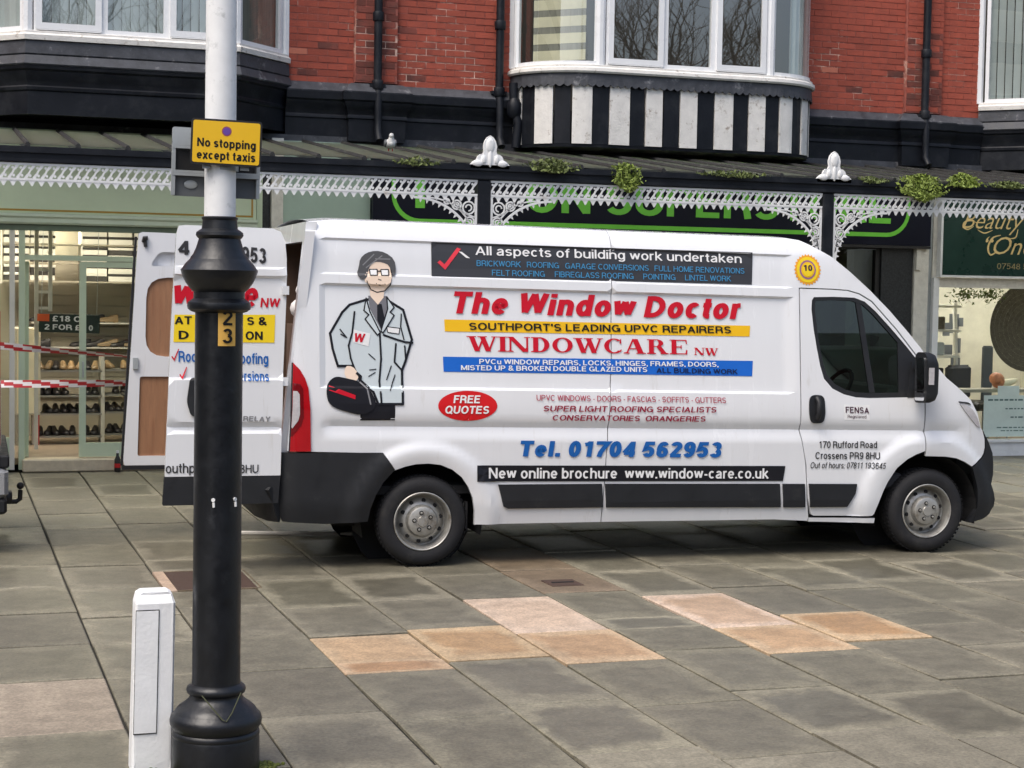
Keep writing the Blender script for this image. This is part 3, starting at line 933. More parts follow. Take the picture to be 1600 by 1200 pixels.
piers = []
for x0, x1 in ((4.375, 4.857), (11.33, 11.836)):
    piers.append((x0, x1, MB().box(x0 + .004, x1 - .004, -0.052, 0.011, 4.28, 9.0).obj('brick_pier', MT['brick_mortar'], bld)))
BR = random.Random(5)
restb = MB()
cnt = 0
def lay(x0, x1, z0, z1, yf, par, sooty, limit_z, rest_mb):
    """stretcher courses between x0 and x1; proud faces, recessed joints"""
    global cnt
    H, L = 0.075, 0.228
    r = 0
    z = z0
    while z < z1:
        x = x0 - (L / 2 if r % 2 else 0)
        while x < x1 - 0.01:
            a, b = max(x, x0), min(x + L, x1)
            if b - a > 0.04:
                inv = z < limit_z(0.5 * (a + b))
                key = 'brick_sooty' if sooty and BR.random() < 0.6 else 'brick'
                if BR.random() < 0.012: key = 'brick_patch'
                if key == 'brick' and BR.random() < 0.03: key = 'brick_sooty'
                dy = BR.uniform(-0.003, 0.003)
                if inv and cnt < 300:
                    o = link('brick', brick_mesh(key), par)
                    o.location = ((a + b) / 2, yf + dy, z + H / 2)
                    o.scale = (b - a - 0.008, 0.016, H - 0.009)
                    cnt += 1
                else:
                    rest_mb.box(a + .004, b - .004, yf + dy, yf + 0.012, z + .0045, z + H - .0045)
            x += L
        z += H; r += 1
lim = lambda x: 4.93 + (x - 0.6) * 0.0705
lay(3.62, 4.37, 4.25, 6.0, -0.001, bw, False, lim, restb)
lay(4.86, 6.22, 4.25, 6.0, -0.001, bw, False, lim, restb)
for i, (x0, x1, p) in enumerate(piers):
    lay(x0, x1, 4.29, 6.0, -0.0575, p, True, lambda x: lim(x) if x < 6 else min(lim(x), 5.2), restb)
lay(9.95, 11.33, 4.26, 6.0, -0.001, bw, False, lim, restb)
lay(11.84, 12.40, 4.26, 6.0, -0.001, bw, False, lim, restb)
restb.obj('brick_course', MT['brick'], bld)['kind'] = 'stuff'

# black cornice along the flat wall, with lead flashing on top
PROF_FLASH = [(0.005, 4.15), (0.10, 4.15), (0.105, 4.165), (0.03, 4.25), (0.005, 4.262)]
PROF_COR = [(0.0, 3.62), (0.035, 3.62), (0.04, 3.86), (0.055, 3.87), (0.055, 3.895), (0.045, 3.91), (0.06, 3.98), (0.09, 4.02), (0.095, 4.05), (0.115, 4.07), (0.12, 4.148), (0.0, 4.148)]
def spans():
    return [(3.6, 6.24), (9.93, 12.42), (-3.75, 0.2), (15.85, 18.5)]
for a, b in spans():
    MB().sweep([(a, 0), (b, 0)], PROF_COR).obj('cornice', MT['black'], bld, smooth=35)
    MB().sweep([(a, 0), (b, 0)], PROF_FLASH).obj('lead_flashing', MT['lead'], bld, smooth=35)
for x0, x1 in ((4.33, 4.90), (11.29, 11.88)):
    MB().sweep([(x0, 0.0), (x0, -0.085), (x1, -0.085), (x1, 0.0)], [(o, z) for o, z in PROF_COR]).obj('cornice', MT['black'], bld, smooth=35)
    MB().sweep([(x0, 0.0), (x0, -0.085), (x1, -0.085), (x1, 0.0)], PROF_FLASH).obj('lead_flashing', MT['lead'], bld, smooth=35)
# ground-storey wall behind the shop signs
MB().box(-14, 26, 0.10, 0.35, 2.62, 4.10).obj('wall_beam', MT['dark'], bld)
MB().box(-14, -1.0, 0.10, 0.35, 0, 2.62).box(14.9, 26, 0.10, 0.35, 0, 2.62).box(3.30, 3.56, 0.02, 0.3, 0, 2.62).box(3.6, 9.8, 0.02, 0.3, 0, 2.62).obj('lower_wall', MT['stone_light'], bld)
for x, zz in ((4.612, 4.42), (6.044, 4.17), (11.55, 4.30)):
    yy = -0.135 if x != 6.044 else -0.085
    mb = MB().lathe([(0.047, 4.14), (0.047, 8.8)], (x, yy, 0), 12)
    for zc in (4.20, 4.95, 6.8):
        mb.lathe([(0.060, zc), (0.064, zc + .01), (0.064, zc + .09), (0.060, zc + .10)], (x, yy, 0), 12)
    mb.tube([(x, yy - 0.02, 4.18), (x, yy - .04, 4.08), (x, yy - .045, 3.9), (x, yy - .045, 3.72), (x, yy - .12, 3.62)], 0.043, 10)
    mb.box(x - .09, x + .09, yy - .01, 0.0, 4.22, 4.26)
    mb.obj('drainpipe', MT['black'], bld, smooth=40)
# soil pipe stack with hopper at the corner of the striped bay
mb = MB().tube([(6.19, -0.16, 4.35), (6.20, -0.17, 4.05), (6.24, -0.19, 3.9), (6.22, -0.19, 3.62)], 0.055, 10)
mb.lathe([(0.05, 3.95), (0.085, 4.0), (0.085, 4.12), (0.05, 4.18)], (6.20, -0.17, 0), 12)
mb.obj('drainpipe', MT['black'], bld, smooth=40)

def seg_box(mb, a, b, s0, s1, d0, d1, z0, z1, mi=0):
    """box along plan segment a-b: s metres along, d metres outwards"""
    dx, dy = b[0] - a[0], b[1] - a[1]
    l = math.hypot(dx, dy); tx, ty = dx / l, dy / l; nx, ny = ty, -tx
    vs = [(a[0] + tx * s + nx * d, a[1] + ty * s + ny * d, z) for z in (z0, z1) for d in (d0, d1) for s in (s0, s1)]
    return mb.add(vs, [(0, 2, 3, 1), (4, 5, 7, 6), (0, 1, 5, 4), (2, 6, 7, 3), (0, 4, 6, 2), (1, 3, 7, 5)], mi)

def casement(bay, a, b, s0, s1, z0, z1, opening):
    """white upvc light: frame, glazing and, when it opens, a proud sash"""
    w = 0.045
    mb = MB()
    for r in ((s0, s0 + w, z0, z1), (s1 - w, s1, z0, z1)): seg_box(mb, a, b, r[0], r[1], -0.06, 0.0, r[2], r[3])
    seg_box(mb, a, b, s0 + w, s1 - w, -0.06, 0.0, z0, z0 + w)
    seg_box(mb, a, b, s0 + w, s1 - w, -0.06, 0.0, z1 - w, z1)
    if opening:
        q = 0.062
        e = 0.018
        for r in ((s0 + e, s0 + e + q, z0 + e, z1 - e), (s1 - e - q, s1 - e, z0 + e, z1 - e)): seg_box(mb, a, b, r[0], r[1], 0.001, 0.028, r[2], r[3])
        seg_box(mb, a, b, s0 + e + q, s1 - e - q, 0.001, 0.028, z0 + e, z0 + e + q)
        seg_box(mb, a, b, s0 + e + q, s1 - e - q, 0.001, 0.028, z1 - e - q, z1 - e)
        seg_box(mb, a, b, s0 + e + .01, s1 - e - .01, -0.055, 0.0285, z0 + e - .012, z0 + e - .002)
    mb.obj('window_frame', MT['upvc'], bay)
    q = 0.08 if opening else w
    pm = MB()
    dx, dy = b[0] - a[0], b[1] - a[1]
    l = math.hypot(dx, dy); tx, ty = dx / l, dy / l; nx, ny = ty, -tx
    d = 0.008 if opening else -0.03
    vs = [(a[0] + tx * s + nx * d, a[1] + ty * s + ny * d, z) for s, z in ((s0 + q, z0 + q), (s1 - q, z0 + q), (s1 - q, z1 - q), (s0 + q, z1 - q))]
    pm.add(vs, [(0, 1, 2, 3)])
    pm.obj('pane', MT['pane'], bay, fix=False)

ZT = 6.35
def vertical_blinds(a, b, s0, s1, z0, z1, label, depth=0.10, key='blind', pitch=0.088, ang=0.35):
    dx, dy = b[0] - a[0], b[1] - a[1]
    l = math.hypot(dx, dy); tx, ty = dx / l, dy / l; nx, ny = ty, -tx
    mx, my = (a[0] + b[0]) / 2, (a[1] + b[1]) / 2
    t = thing('vertical_blind', label, 'window blind', (a[0], FY + a[1], 0))
    t.rotation_euler = (0, 0, math.atan2(dy, dx))
    me = MB().box(-0.044, 0.044, -0.002, 0.002, z0, z1).mesh('slat', MT[key])
    s = s0 + pitch / 2
    while s < s1:
        o = link('slat', me, t)
        o.location = (s, depth, 0)
        o.rotation_euler = (0, 0, ang + R.uniform(-0.12, 0.12))
        s += pitch
    MB().box(s0, s1, depth - .03, depth + .03, z1, z1 + 0.05).obj('headrail', MT['upvc'], t)

def canted_bay(x0, xa, xb, x1, yf, front_cuts, base_z, label_blind=None):
    bay = bpy.data.objects.new('bay_window', None); COL.objects.link(bay); bay.parent = bld
    path = [(x0, 0.0), (xa, yf), (xb, yf), (x1, 0.0)]
    zs = base_z
    MB().sweep(path, [(-0.08, zs - .09), (0.07, zs - .09), (0.075, zs - .04), (0.05, zs - .02), (0.05, zs), (-0.08, zs + .03)]).obj('sill', MT['white_sill'], bay)
    MB().sweep(path, [(-.05, zs - .24), (0.045, zs - .24), (0.06, zs - .225), (0.05, zs - .10), (-.05, zs - .09)]).obj('lead_flashing', MT['lead'], bay)
    MB().sweep(path, [(-.05, zs - .345), (0.085, zs - .345), (0.095, zs - .33), (0.06, zs - .243), (-.05, zs - .243)]).obj('lead_flashing', MT['lead'], bay)
    MB().sweep(path, [(-.05, zs - .83), (0.0, zs - .83), (0.0, zs - .60), (0.015, zs - .585), (0.02, zs - .555), (0.01, zs - .54), (0.02, zs - .48), (0.05, zs - .43), (0.055, zs - .40), (0.075, zs - .38), (0.08, zs - .348), (-.05, zs - .348)]).obj('fascia_moulding', MT['black'], bay, smooth=35)
    MB().add([(p[0], p[1], zs - .80) for p in path] + [(x1, .3, zs - .80), (x0, .3, zs - .80)], [tuple(range(6))]).add([(p[0], p[1], ZT + .2) for p in path] + [(x1, .3, ZT + .2), (x0, .3, ZT + .2)], [tuple(range(6))]).obj('soffit', MT['black'], bay)
    # corner posts
    pm = MB()
    for p in path:
        pm.lathe([(0.055, zs), (0.055, ZT)], (p[0], p[1] + .03, 0), 8)
    pm.sweep(path, [(-.08, ZT - .05), (0.05, ZT - .05), (0.08, ZT + .3), (-.08, ZT + .3)])
    pm.obj('corner_post', MT['upvc'], bay)
    segs = [(path[0], path[1]), (path[1], path[2]), (path[2], path[3])]
    for k in (0, 2):
        a, b = segs[k]
        l = math.hypot(b[0] - a[0], b[1] - a[1])
        casement(bay, a, b, 0.06, l - 0.06, zs + .01, ZT - .06, False)
    a, b = segs[1]
    for s0, s1, op in front_cuts:
        casement(bay, a, b, s0, s1, zs + .01, ZT - .06, op)
    return bay, segs

# left bay
bay, segs = canted_bay(0.2, 0.846, 2.955, 3.6, -0.70, [(0.06, 0.745, True), (0.745, 1.40, False), (1.40, 2.05, True)], 4.53)
vertical_blinds(*segs[1], 0.06, 2.05, 4.50, 6.25, 'light grey vertical blind behind the front panes of the far left bay window')
vertical_blinds(*segs[2], 0.08, 0.90, 4.50, 6.25, 'grey drawn blind behind the slanting right pane of the left bay window', 0.09, 'blind_dark', 0.075, 0.0)
vertical_blinds(*segs[0], 0.10, 0.86, 4.50, 6.25, 'pale blind in the slanting left pane of the left bay window', 0.09)
# right bay
bay, segs = canted_bay(12.42, 13.07, 15.2, 15.85, -0.70, [(0.06, 0.745, True), (0.745, 1.40, False), (1.40, 2.07, True)], 4.44)
vertical_blinds(*segs[0], 0.08, 0.90, 4.44, 6.25, 'white vertical blind in the bay window at the right edge', 0.09, 'blind', 0.10, 0.5)
canted_bay(-7.0, -6.35, -4.4, -3.75, -0.70, [(0.06, 0.7, True), (0.7, 1.3, False), (1.3, 1.9, True)], 4.5)
canted_bay(18.5, 19.15, 21.35, 22.0, -0.70, [(0.06, 0.7, True), (0.7, 1.4, False), (1.4, 2.1, True)], 4.44)

# middle bay: curved ends, striped apron
mid = bpy.data.objects.new('bay_window', None); COL.objects.link(mid); mid.parent = bld
ne = 9
Lc = [(7.02 - 0.78 * math.cos(t * math.pi / 2 / ne), -0.72 * math.sin(t * math.pi / 2 / ne)) for t in range(ne + 1)]
Rc = [(9.13 + 0.80 * math.sin(t * math.pi / 2 / ne), -0.72 * math.cos(t * math.pi / 2 / ne)) for t in range(ne + 1)]
mpath = Lc + Rc
zs = 4.53
MB().sweep(mpath, [(-.08, zs - .09), (0.06, zs - .09), (0.075, zs - .07), (0.07, zs - .035), (0.045, zs - .02), (0.045, zs), (-.08, zs + .03)]).obj('sill', MT['white_sill'], mid, smooth=30)
# scalloped lead apron
lm = MB()
def arc_pts(path, step):
    out = []; acc = 0.0; nxt = 0.0
    for i in range(len(path) - 1):
        a, b = path[i], path[i + 1]
        l = math.hypot(b[0] - a[0], b[1] - a[1])
        while nxt <= acc + l + 1e-9:
            t = (nxt - acc) / l
            tx, ty = (b[0] - a[0]) / l, (b[1] - a[1]) / l
            out.append((a[0] + (b[0] - a[0]) * t, a[1] + (b[1] - a[1]) * t, ty, -tx, nxt))
            nxt += step
        acc += l
    return out
ap = arc_pts(mpath, 0.0215)
for k in range(len(ap) - 1):
    p, q = ap[k], ap[k + 1]
    def zb(s): return zs - .215 - 0.028 * abs(math.sin(s / 0.086 * math.pi))
    vs = []
    for u, s in ((p, p[4]), (q, q[4])):
        for o in (0.035, 0.047):
            vs += [(u[0] + u[2] * o, u[1] + u[3] * o, zb(s)), (u[0] + u[2] * (o - .012), u[1] + u[3] * (o - .012), zs - .09)]
    lm.add(vs, [(2, 6, 7, 3), (0, 1, 5, 4), (0, 4, 6, 2)])
lm.obj('lead_flashing', MT['lead'], mid)
# apron boards: alternately white and black, one object each
zb0, zb1 = 3.655, 4.33
ap = arc_pts(mpath, 0.01)
tot = ap[-1][4]
arcL = sum(math.hypot(Lc[i + 1][0] - Lc[i][0], Lc[i + 1][1] - Lc[i][1]) for i in range(ne))
edge = [7.137, 7.385, 7.572, 7.792, 7.998, 8.22, 8.429, 8.671, 8.858, 9.079]
cuts = [arcL + (x - 7.02) for x in edge]
while cuts[0] > 0.15:
    cuts.insert(0, max(0.0, cuts[0] - (0.20 if len(cuts) % 2 == 0 else 0.235)))
cuts[0] = 0.0
while cuts[-1] < tot - 0.05:
    cuts.append(min(tot, cuts[-1] + (0.18 if len(cuts) % 2 == 0 else 0.20)))
iw = cuts.index(min(cuts, key=lambda c: abs(c - (arcL + 7.137 - 7.02)))) % 2
for k in range(len(cuts) - 1):
    white = (k % 2) == iw
    pts = [p for p in ap if cuts[k] + .001 <= p[4] <= cuts[k + 1] - .001]
    if len(pts) < 2: continue
    pth = [(p[0], p[1]) for p in pts[::3]] + [(pts[-1][0], pts[-1][1])]
    if math.hypot(pth[-1][0] - pth[-2][0], pth[-1][1] - pth[-2][1]) < 1e-4: pth.pop(-2)
    o0 = 0.018 if white else 0.006
    MB().sweep(pth, [(-0.03, zb0), (o0, zb0), (o0, zb1), (-0.03, zb1)]).obj('apron_board', MT['white_sill'] if white else MT['black'], mid)
MB().sweep(mpath, [(-.06, zb0 - .035), (0.0, zb0 - .035), (0.004, zb0 - .002), (-.06, zb0 - .002)]).add([(p[0], p[1], zb0 - .03) for p in mpath] + [(9.93, .3, zb0 - .03), (6.24, .3, zb0 - .03)], [tuple(range(len(mpath) + 2))]).obj('soffit', MT['black'], mid)
pm = MB()
for p in (mpath[0], mpath[ne], mpath[ne + 1], mpath[-1]):
    pm.lathe([(0.065, zs), (0.065, ZT)], (p[0], p[1] + .03, 0), 10)
pm.sweep(mpath, [(-.08, ZT - .05), (0.05, ZT - .05), (0.08, ZT + .3), (-.08, ZT + .3)])
pm.add([(p[0], p[1], ZT + .2) for p in mpath] + [(9.93, .3, ZT + .2), (6.24, .3, ZT + .2)], [tuple(range(len(mpath) + 2))])
pm.obj('corner_post', MT['upvc'], mid)
# curved side lights
for path in (Lc, Rc):
    q = path[1:-1]
    mb = MB()
    mb.add([(p[0], p[1] + .02, z) for p in path for z in (zs + .03, ZT - .05)], [(2 * i, 2 * i + 2, 2 * i + 3, 2 * i + 1) for i in range(len(path) - 1)])
    mb.obj('pane', MT['pane'], mid, smooth=60, fix=False)
    MB().sweep(path, [(-.045, zs), (0.012, zs), (0.012, zs + .045), (-.045, zs + .045)]).obj('window_frame', MT['upvc'], mid)
mb = MB()
p = Lc[1]; mb.lathe([(0.04, zs), (0.04, ZT)], (p[0], p[1] + .03, 0), 8)
p = Rc[-2]; mb.lathe([(0.035, zs), (0.035, ZT)], (p[0], p[1] + .03, 0), 8)
mb.obj('corner_post', MT['upvc'], mid)
a, b = mpath[ne], mpath[ne + 1]
for s0, s1, op in ((0.07, 0.775, True), (0.775, 1.40, False), (1.40, 2.06, True)):
    casement(mid, a, b, s0, s1, zs + .01, ZT - .06, op)
# things behind the curved panes
t = thing('mirrored_bands', 'cream bands painted as a street reflection behind the curved left pane of the middle bay window', 'window blind', (6.66, FY - 0.42, 0))
t.rotation_euler = (0, 0, -0.75)  # painted bands imitate the building mirrored in this pane; no blind hangs here
for k in range(9):
    z = 4.60 + k * 0.19
    MB().box(-0.34, 0.30, -0.006, 0.006, z, z + 0.115).obj('reflection_band', MT['cream_tone'], t)
    MB().box(-0.34, 0.30, -0.004, 0.004, z + .116, z + 0.189).obj('reflection_band', MT['blind_dark'], t)
t = thing('window_curtain', 'pale grey curtain behind the curved right pane of the middle bay window', 'curtain', (9.60, FY - 0.42, 0))
t.rotation_euler = (0, 0, 0.75)
MB().add([(x * 0.02 - .15, 0.03 * math.sin(x * 1.1), z) for x in range(16) for z in (4.5, 6.2)], [(2 * i, 2 * i + 2, 2 * i + 3, 2 * i + 1) for i in range(15)]).obj('fabric', MT['blind'], t, smooth=60)
MB().tube([(-.17, 0, 6.21), (.17, 0, 6.21)], 0.012).obj('rail', MT['upvc'], t)

# ------------------------------------------------------------------ the verandah
YC = 16.0
ver = thing('verandah', 'glazed verandah over the pavement with white cast iron lace valance and black posts', 'verandah', (0, YC, 0))
X0, X1 = -6.16, 19.9
POSTS = [-6.17, -2.45, 4.988, 8.71, 12.43, 16.15, 19.87]
mb = MB().box(X0, X1, -0.06, 0.06, 3.062, 3.19).box(X0, X1, -0.085, -0.061, 3.15, 3.205).box(X0, X1, -0.075, -0.061, 3.07, 3.10)
mb.obj('gutter_beam', MT['black'], ver)
for x in POSTS:
    MB().bbox(x - .066, x + .066, -0.066, 0.066, 0.0, 3.06, 0.012).obj('post', MT['black'], ver)
# roof: glazing bars and panes
zr0, zr1, yr1 = 3.215, 3.585, 2.86
sl = (zr1 - zr0) / (yr1 + 0.02)
pitch = 0.4375
n = int((X1 - X0) / pitch)
barm = MB().add([(x, y, z) for y, zz in ((-0.03, 0), (yr1, (yr1 + .03) * sl)) for x, z in ((-.024, zz - .05), (.024, zz - .05), (.024, zz + .012), (.010, zz + .034), (-.010, zz + .034), (-.024, zz + .012))],
                [(0, 1, 2, 3, 4, 5), (11, 10, 9, 8, 7, 6)] + [(i, (i + 1) % 6, 6 + (i + 1) % 6, 6 + i) for i in range(6)]).mesh('glazing_bar', MT['roof_bar'])
w = pitch / 2 - 0.012
panm = MB().add([(x, y, zz + .005) for y, zz in ((-0.045, -.0), (yr1, (yr1 + .045) * sl)) for x in (-w, w)],
                [(0, 1, 3, 2)]).mesh('glass_panel', MT['roof_glass'])
xo = 0.745 - pitch * 16
for k in range(n + 1):
    x = xo + k * pitch
    if x < X0 or x > X1: continue
    o = link('glazing_bar', barm, ver, (x, 0, zr0))
    o = link('glass_panel', panm, ver, (x + pitch / 2, 0, zr0 + R.uniform(-.003, .003)))
MB().box(X0, X1, yr1 + .004, yr1 + 0.06, zr1 - .08, zr1 + 0.085).obj('wall_flashing', MT['lead'], ver)
MB().box(X0, X1, -0.02, yr1, zr0 - .35, zr0 - .34).obj('ceiling_liner', MT['stone_light'], ver) if False else None

# lace valance: one casting per bay
def valance(xa, xb):
    mb = MB()
    y0, y1 = -0.052, -0.036
    z0, z1 = 2.905, 3.058
    mb.box(xa, xb, y0, y1, z1 - .020, z1)
    mb.box(xa, xb, y0, y1, z0, z0 + .020)
    p = 0.0708
    n = int(round((xb - xa) / p)); p = (xb - xa) / n
    def rib(pts, w):
        L_, R_ = [], []
        for i, q in enumerate(pts):
            d = (Vector(pts[min(i + 1, len(pts) - 1)]) - Vector(pts[max(i - 1, 0)])).normalized()
            L_.append((q[0] - d.y * w[i], q[1] + d.x * w[i])); R_.append((q[0] + d.y * w[i], q[1] - d.x * w[i]))
        return R_ + L_[::-1]
    S1 = rib([(-0.012, -0.002), (0.004, 0.022), (0.020, 0.046), (0.030, 0.068), (0.048, 0.092), (0.064, 0.114)], [.014, .012, .008, .008, .012, .014])
    blob = [(0.030 + 0.013 * math.cos(t), 0.022 + 0.014 * math.sin(t)) for t in [i * math.pi / 3 for i in range(6)]]
    blob2 = [(0.020 + 0.012 * math.cos(t), 0.092 + 0.013 * math.sin(t)) for t in [i * math.pi / 3 for i in range(6)]]
    for i in range(n):
        x = xa + i * p
        for kk, q in enumerate((S1, blob, blob2)):
            q2 = [(min(max(x + a, xa), xb), min(z0 + .020 + b, z1 - .01)) for a, b in q]
            mb.prism(q2, y0 + .002 + .0008 * kk, y1 - .002 - .0008 * kk, lambda a, b, t: (a, t, b))
    # scalloped hem: small hanging points
    m = int(round((xb - xa) / 0.0815)); p = (xb - xa) / m
    for i in range(m):
        x = xa + i * p
        out = [(0, 0)] + [(p * t / 10, -0.006 - 0.046 * abs(math.cos(math.pi * t / 10)) ** 3.2) for t in range(11)] + [(p, 0)]
        mb.prism([(x + a, z0 + b) for a, b in out], y0 + .004, y1 - .004, lambda a, b, t: (a, t, b))
    return mb
for xa, xb in zip(POSTS, POSTS[1:]):
    valance(xa + .067, xb - .067).obj('lace_valance', MT['white_iron'], ver)

def bracket(xp, sgn):
    mb = MB()
    def P(a, b): return (xp + sgn * a, -0.044, b)
    y0, y1 = -0.052, -0.036
    def ribbon(pts, w):
        n = len(pts); L_, R_ = [], []
        for i, p in enumerate(pts):
            d = Vector(pts[min(i + 1, n - 1)]) - Vector(pts[max(i - 1, 0)])
            d.normalize()
            L_.append((p[0] - d.y * w / 2, p[1] + d.x * w / 2)); R_.append((p[0] + d.y * w / 2, p[1] - d.x * w / 2))
        for i in range(n - 1):
            q = [L_[i], L_[i + 1], R_[i + 1], R_[i]]
            mb.prism([(xp + sgn * a, b) for a, b in q], y0, y1, lambda a, b, t: (a, t, b))
    ribbon([(0.012, 2.88), (0.012, 2.36)], 0.022)
    arc = [(0.03 + 0.60 * (1 - math.cos(t)) , 2.36 + 0.515 * math.sin(t)) for t in [i * math.pi / 2 / 14 for i in range(15)]]
    ribbon(arc, 0.022)
    arc2 = [(0.03 + 0.44 * (1 - math.cos(t)), 2.46 + 0.415 * math.sin(t)) for t in [i * math.pi / 2 / 10 for i in range(11)]]
    ribbon(arc2, 0.013)
    for cx, cz, r in ((0.085, 2.79, 0.06), (0.075, 2.655, 0.047), (0.205, 2.815, 0.044), (0.06, 2.55, 0.034), (0.305, 2.845, 0.026)):
        ribbon([(cx + r * math.cos(t), cz + r * math.sin(t)) for t in [i * 2 * math.pi / 12 for i in range(13)]], 0.014)
        ribbon([(cx + r * .5 * math.cos(t), cz + r * .5 * math.sin(t)) for t in [i * 1.5 * math.pi / 8 for i in range(9)]], 0.012)
    ribbon([(0.02, 2.70), (0.14, 2.74), (0.24, 2.86)], 0.012)
    ribbon([(0.02, 2.45), (0.07, 2.60), (0.02, 2.60)], 0.012)
    for i in range(1, 14):
        a = Vector(arc[i]); d = (Vector(arc[i + 1]) - Vector(arc[i - 1])).normalized()
        nrm = Vector((d.y, -d.x))
        q = [a - d * .020, a + d * .020, a + nrm * 0.045]
        mb.prism([(xp + sgn * c[0], c[1]) for c in q], y0 + .003, y1 - .003, lambda p, q_, t: (p, t, q_))
    return mb
for x in POSTS[1:-1]:
    for s in (-1, 1):
        bracket(x + s * .067, s).obj('bracket', MT['white_iron'], ver)

def finial(x):
    mb = MB()
    h = 0.32; z0 = 3.17
    half = [(0.195, 0.0), (0.20, 0.035), (0.17, 0.065), (0.135, 0.085), (0.125, 0.115), (0.10, 0.135), (0.072, 0.14), (0.062, 0.165), (0.068, 0.215), (0.055, 0.265), (0.03, 0.30), (0, 0.318)]
    poly = half + [(-a, b) for a, b in reversed(half[:-1])]
    mb.prism([(a, z0 + b) for a, b in poly], -0.085, -0.055, lambda a, b, t: (a, t, b))
    for a, b, rx, rz in ((0, 0.225, .045, .075), (0, .10, .022, .09), (0.125, .048, .055, .032), (-0.125, .048, .055, .032), (0.065, .085, .028, .045), (-0.065, .085, .028, .045), (0, .255, .02, .035)):
        mb.ball((a, -0.085, z0 + b), rx, 0.016, rz, 10, 6)
    return mb.obj('finial', MT['white_iron'], ver, smooth=40, loc=(x, 0, 0))
for x in POSTS[1:-1]:
    finial(x + 0.045)

# plants rooted in the gutter
def gutter_plant(x, w, h, drop, n, label, key='leaf', group=None):
    t = MB()
    rr = random.Random(int(x * 100))
    for i in range(n):
        a = rr.gauss(0, 0.38)
        a = max(-1, min(1, a))
        px = a * w
        up = rr.random() ** 1.2
        hh = (-drop + (h + drop) * up) * (1 - 0.55 * abs(a))
        py = -0.10 - 0.10 * rr.random() + 0.10 * up
        l = rr.uniform(0.012, 0.03)
        c = Vector((px, py, hh))
        u = Vector((rr.uniform(-1, 1), rr.uniform(-1, 1), rr.uniform(-.6, 1))).normalized() * l
        v = u.cross(Vector((rr.uniform(-1, 1), rr.uniform(-1, 1), rr.uniform(-1, 1)))).normalized() * l * 0.5
        t.add([c - u, c + v, c + u, c - v], [(0, 1, 2, 3)])
    for i in range(max(4, n // 60)):
        a = rr.uniform(-0.7, 0.7) * w
        t.tube([(a * .4, -0.04, -0.01), (a * .8, -.1, h * .3), (a, -.14, rr.uniform(-drop, h) * .7)], 0.003, 4)
    o = t.obj('gutter_plant', MT[key], None, loc=(x, YC, 3.20), fix=False)
    return tag(o, label, 'plant', group)
gutter_plant(5.66, 0.28, 0.10, 0.05, 500, 'low ferny growth in the gutter just right of the left white finial', 'leaf_dark')
gutter_plant(6.45, 0.17, 0.09, 0.22, 750, 'bushy green plant hanging from the gutter over the dark shop sign')
gutter_plant(9.78, 0.30, 0.10, 0.20, 1500, 'large bright green bush overhanging the gutter right of the right finial')
gutter_plant(10.28, 0.22, 0.13, 0.03, 600, 'leafy plant in the gutter beside the large green bush')
gutter_plant(10.85, 0.25, 0.06, 0.02, 260, 'thin straggling weeds in the gutter at the far right', 'leaf_dark')
gutter_plant(7.6, 0.40, 0.05, 0.02, 240, 'short mossy tuft in the gutter midway between the finials', 'leaf_dark')
gutter_plant(4.3, 0.22, 0.06, 0.03, 160, 'sparse mossy tuft on the gutter left of the left finial', 'leaf_dark')
gutter_plant(9.2, 0.2, 0.05, 0.02, 120, 'trailing weed beside the right finial', 'leaf_dark')

# pigeon on the glass roof
pg = MB()
pg.ball((0, 0, 0.075), 0.06, 0.10, 0.055, 12, 8)
pg.ball((0.0, -0.085, 0.15), 0.026, 0.028, 0.028, 10, 6)
pg.tube([(0, -0.06, 0.09), (0, -0.08, 0.14)], [0.04, 0.024], 8)
pg.tube([(0, 0.08, 0.07), (0, 0.19, 0.05)], [0.04, 0.02], 6)
pg.tube([(0.0, -0.108, 0.148), (0, -0.128, 0.143)], [0.007, 0.002], 5)
pt = thing('pigeon', 'pale pigeon perched on the glass roof of the verandah', 'bird', (4.46, YC + 1.55, 3.43), -0.15)
pg.obj('body', MT['pigeon'], pt, smooth=60)
for s in (-1, 1):
    MB().ball((s * 0.05, 0.03, 0.08), 0.016, 0.10, 0.042, 10, 6).obj('wing', MT['sign_grey'], pt, smooth=60)
    MB().tube([(s * .02, 0, 0.04), (s * .02, 0, -0.005)], 0.005).obj('leg', MT['red'], pt)

# ------------------------------------------------------------------ shoe shop (left)
sh = thing('shoe_shopfront', 'sage green shopfront with gold lined fascia and open glazed door behind the barrier tape', 'shopfront', (0, FY, 0))
MB().box(-1.0, 3.28, -0.10, 0.09, 2.722, 3.60).obj('fascia_board', MT['sage'], sh)
mb = MB().box(-0.95, 3.245, -0.104, -0.1005, 2.745, 2.765).box(3.225, 3.245, -0.104, -0.1005, 2.766, 3.52).box(-.95, 3.245, -0.104, -0.1005, 3.521, 3.54)
mb.obj('gold_line', MT['gold'], sh)
MB().sweep([(-1.0, 0), (3.29, 0)], [(0.0, 2.61), (0.10, 2.61), (0.12, 2.63), (0.125, 2.67), (0.15, 2.69), (0.155, 2.718), (0.0, 2.718)]).obj('cornice', MT['sage_pale'], sh)
MB().box(-1.0, 3.29, -0.06, 0.06, 2.545, 2.608).obj('door_head', MT['sage_dark'], sh)
MB().box(3.292, 3.355, -0.06, 0.06, 0, 3.6).obj('edge_strip', MT['sage'], sh)
MB().box(3.357, 3.445, -0.02, 0.05, 0, 3.6).obj('recess_strip', MT['granite'], sh)
MB().box(3.45, 3.578, -0.09, 0.06, 0, 3.62).obj('pilaster', MT['stone_light'], sh)
# stone step
MB().bbox(0.83, 3.29, -0.16, 0.10, 0.0, 0.135, 0.012).obj('door_step', MT['stone_step'], sh)
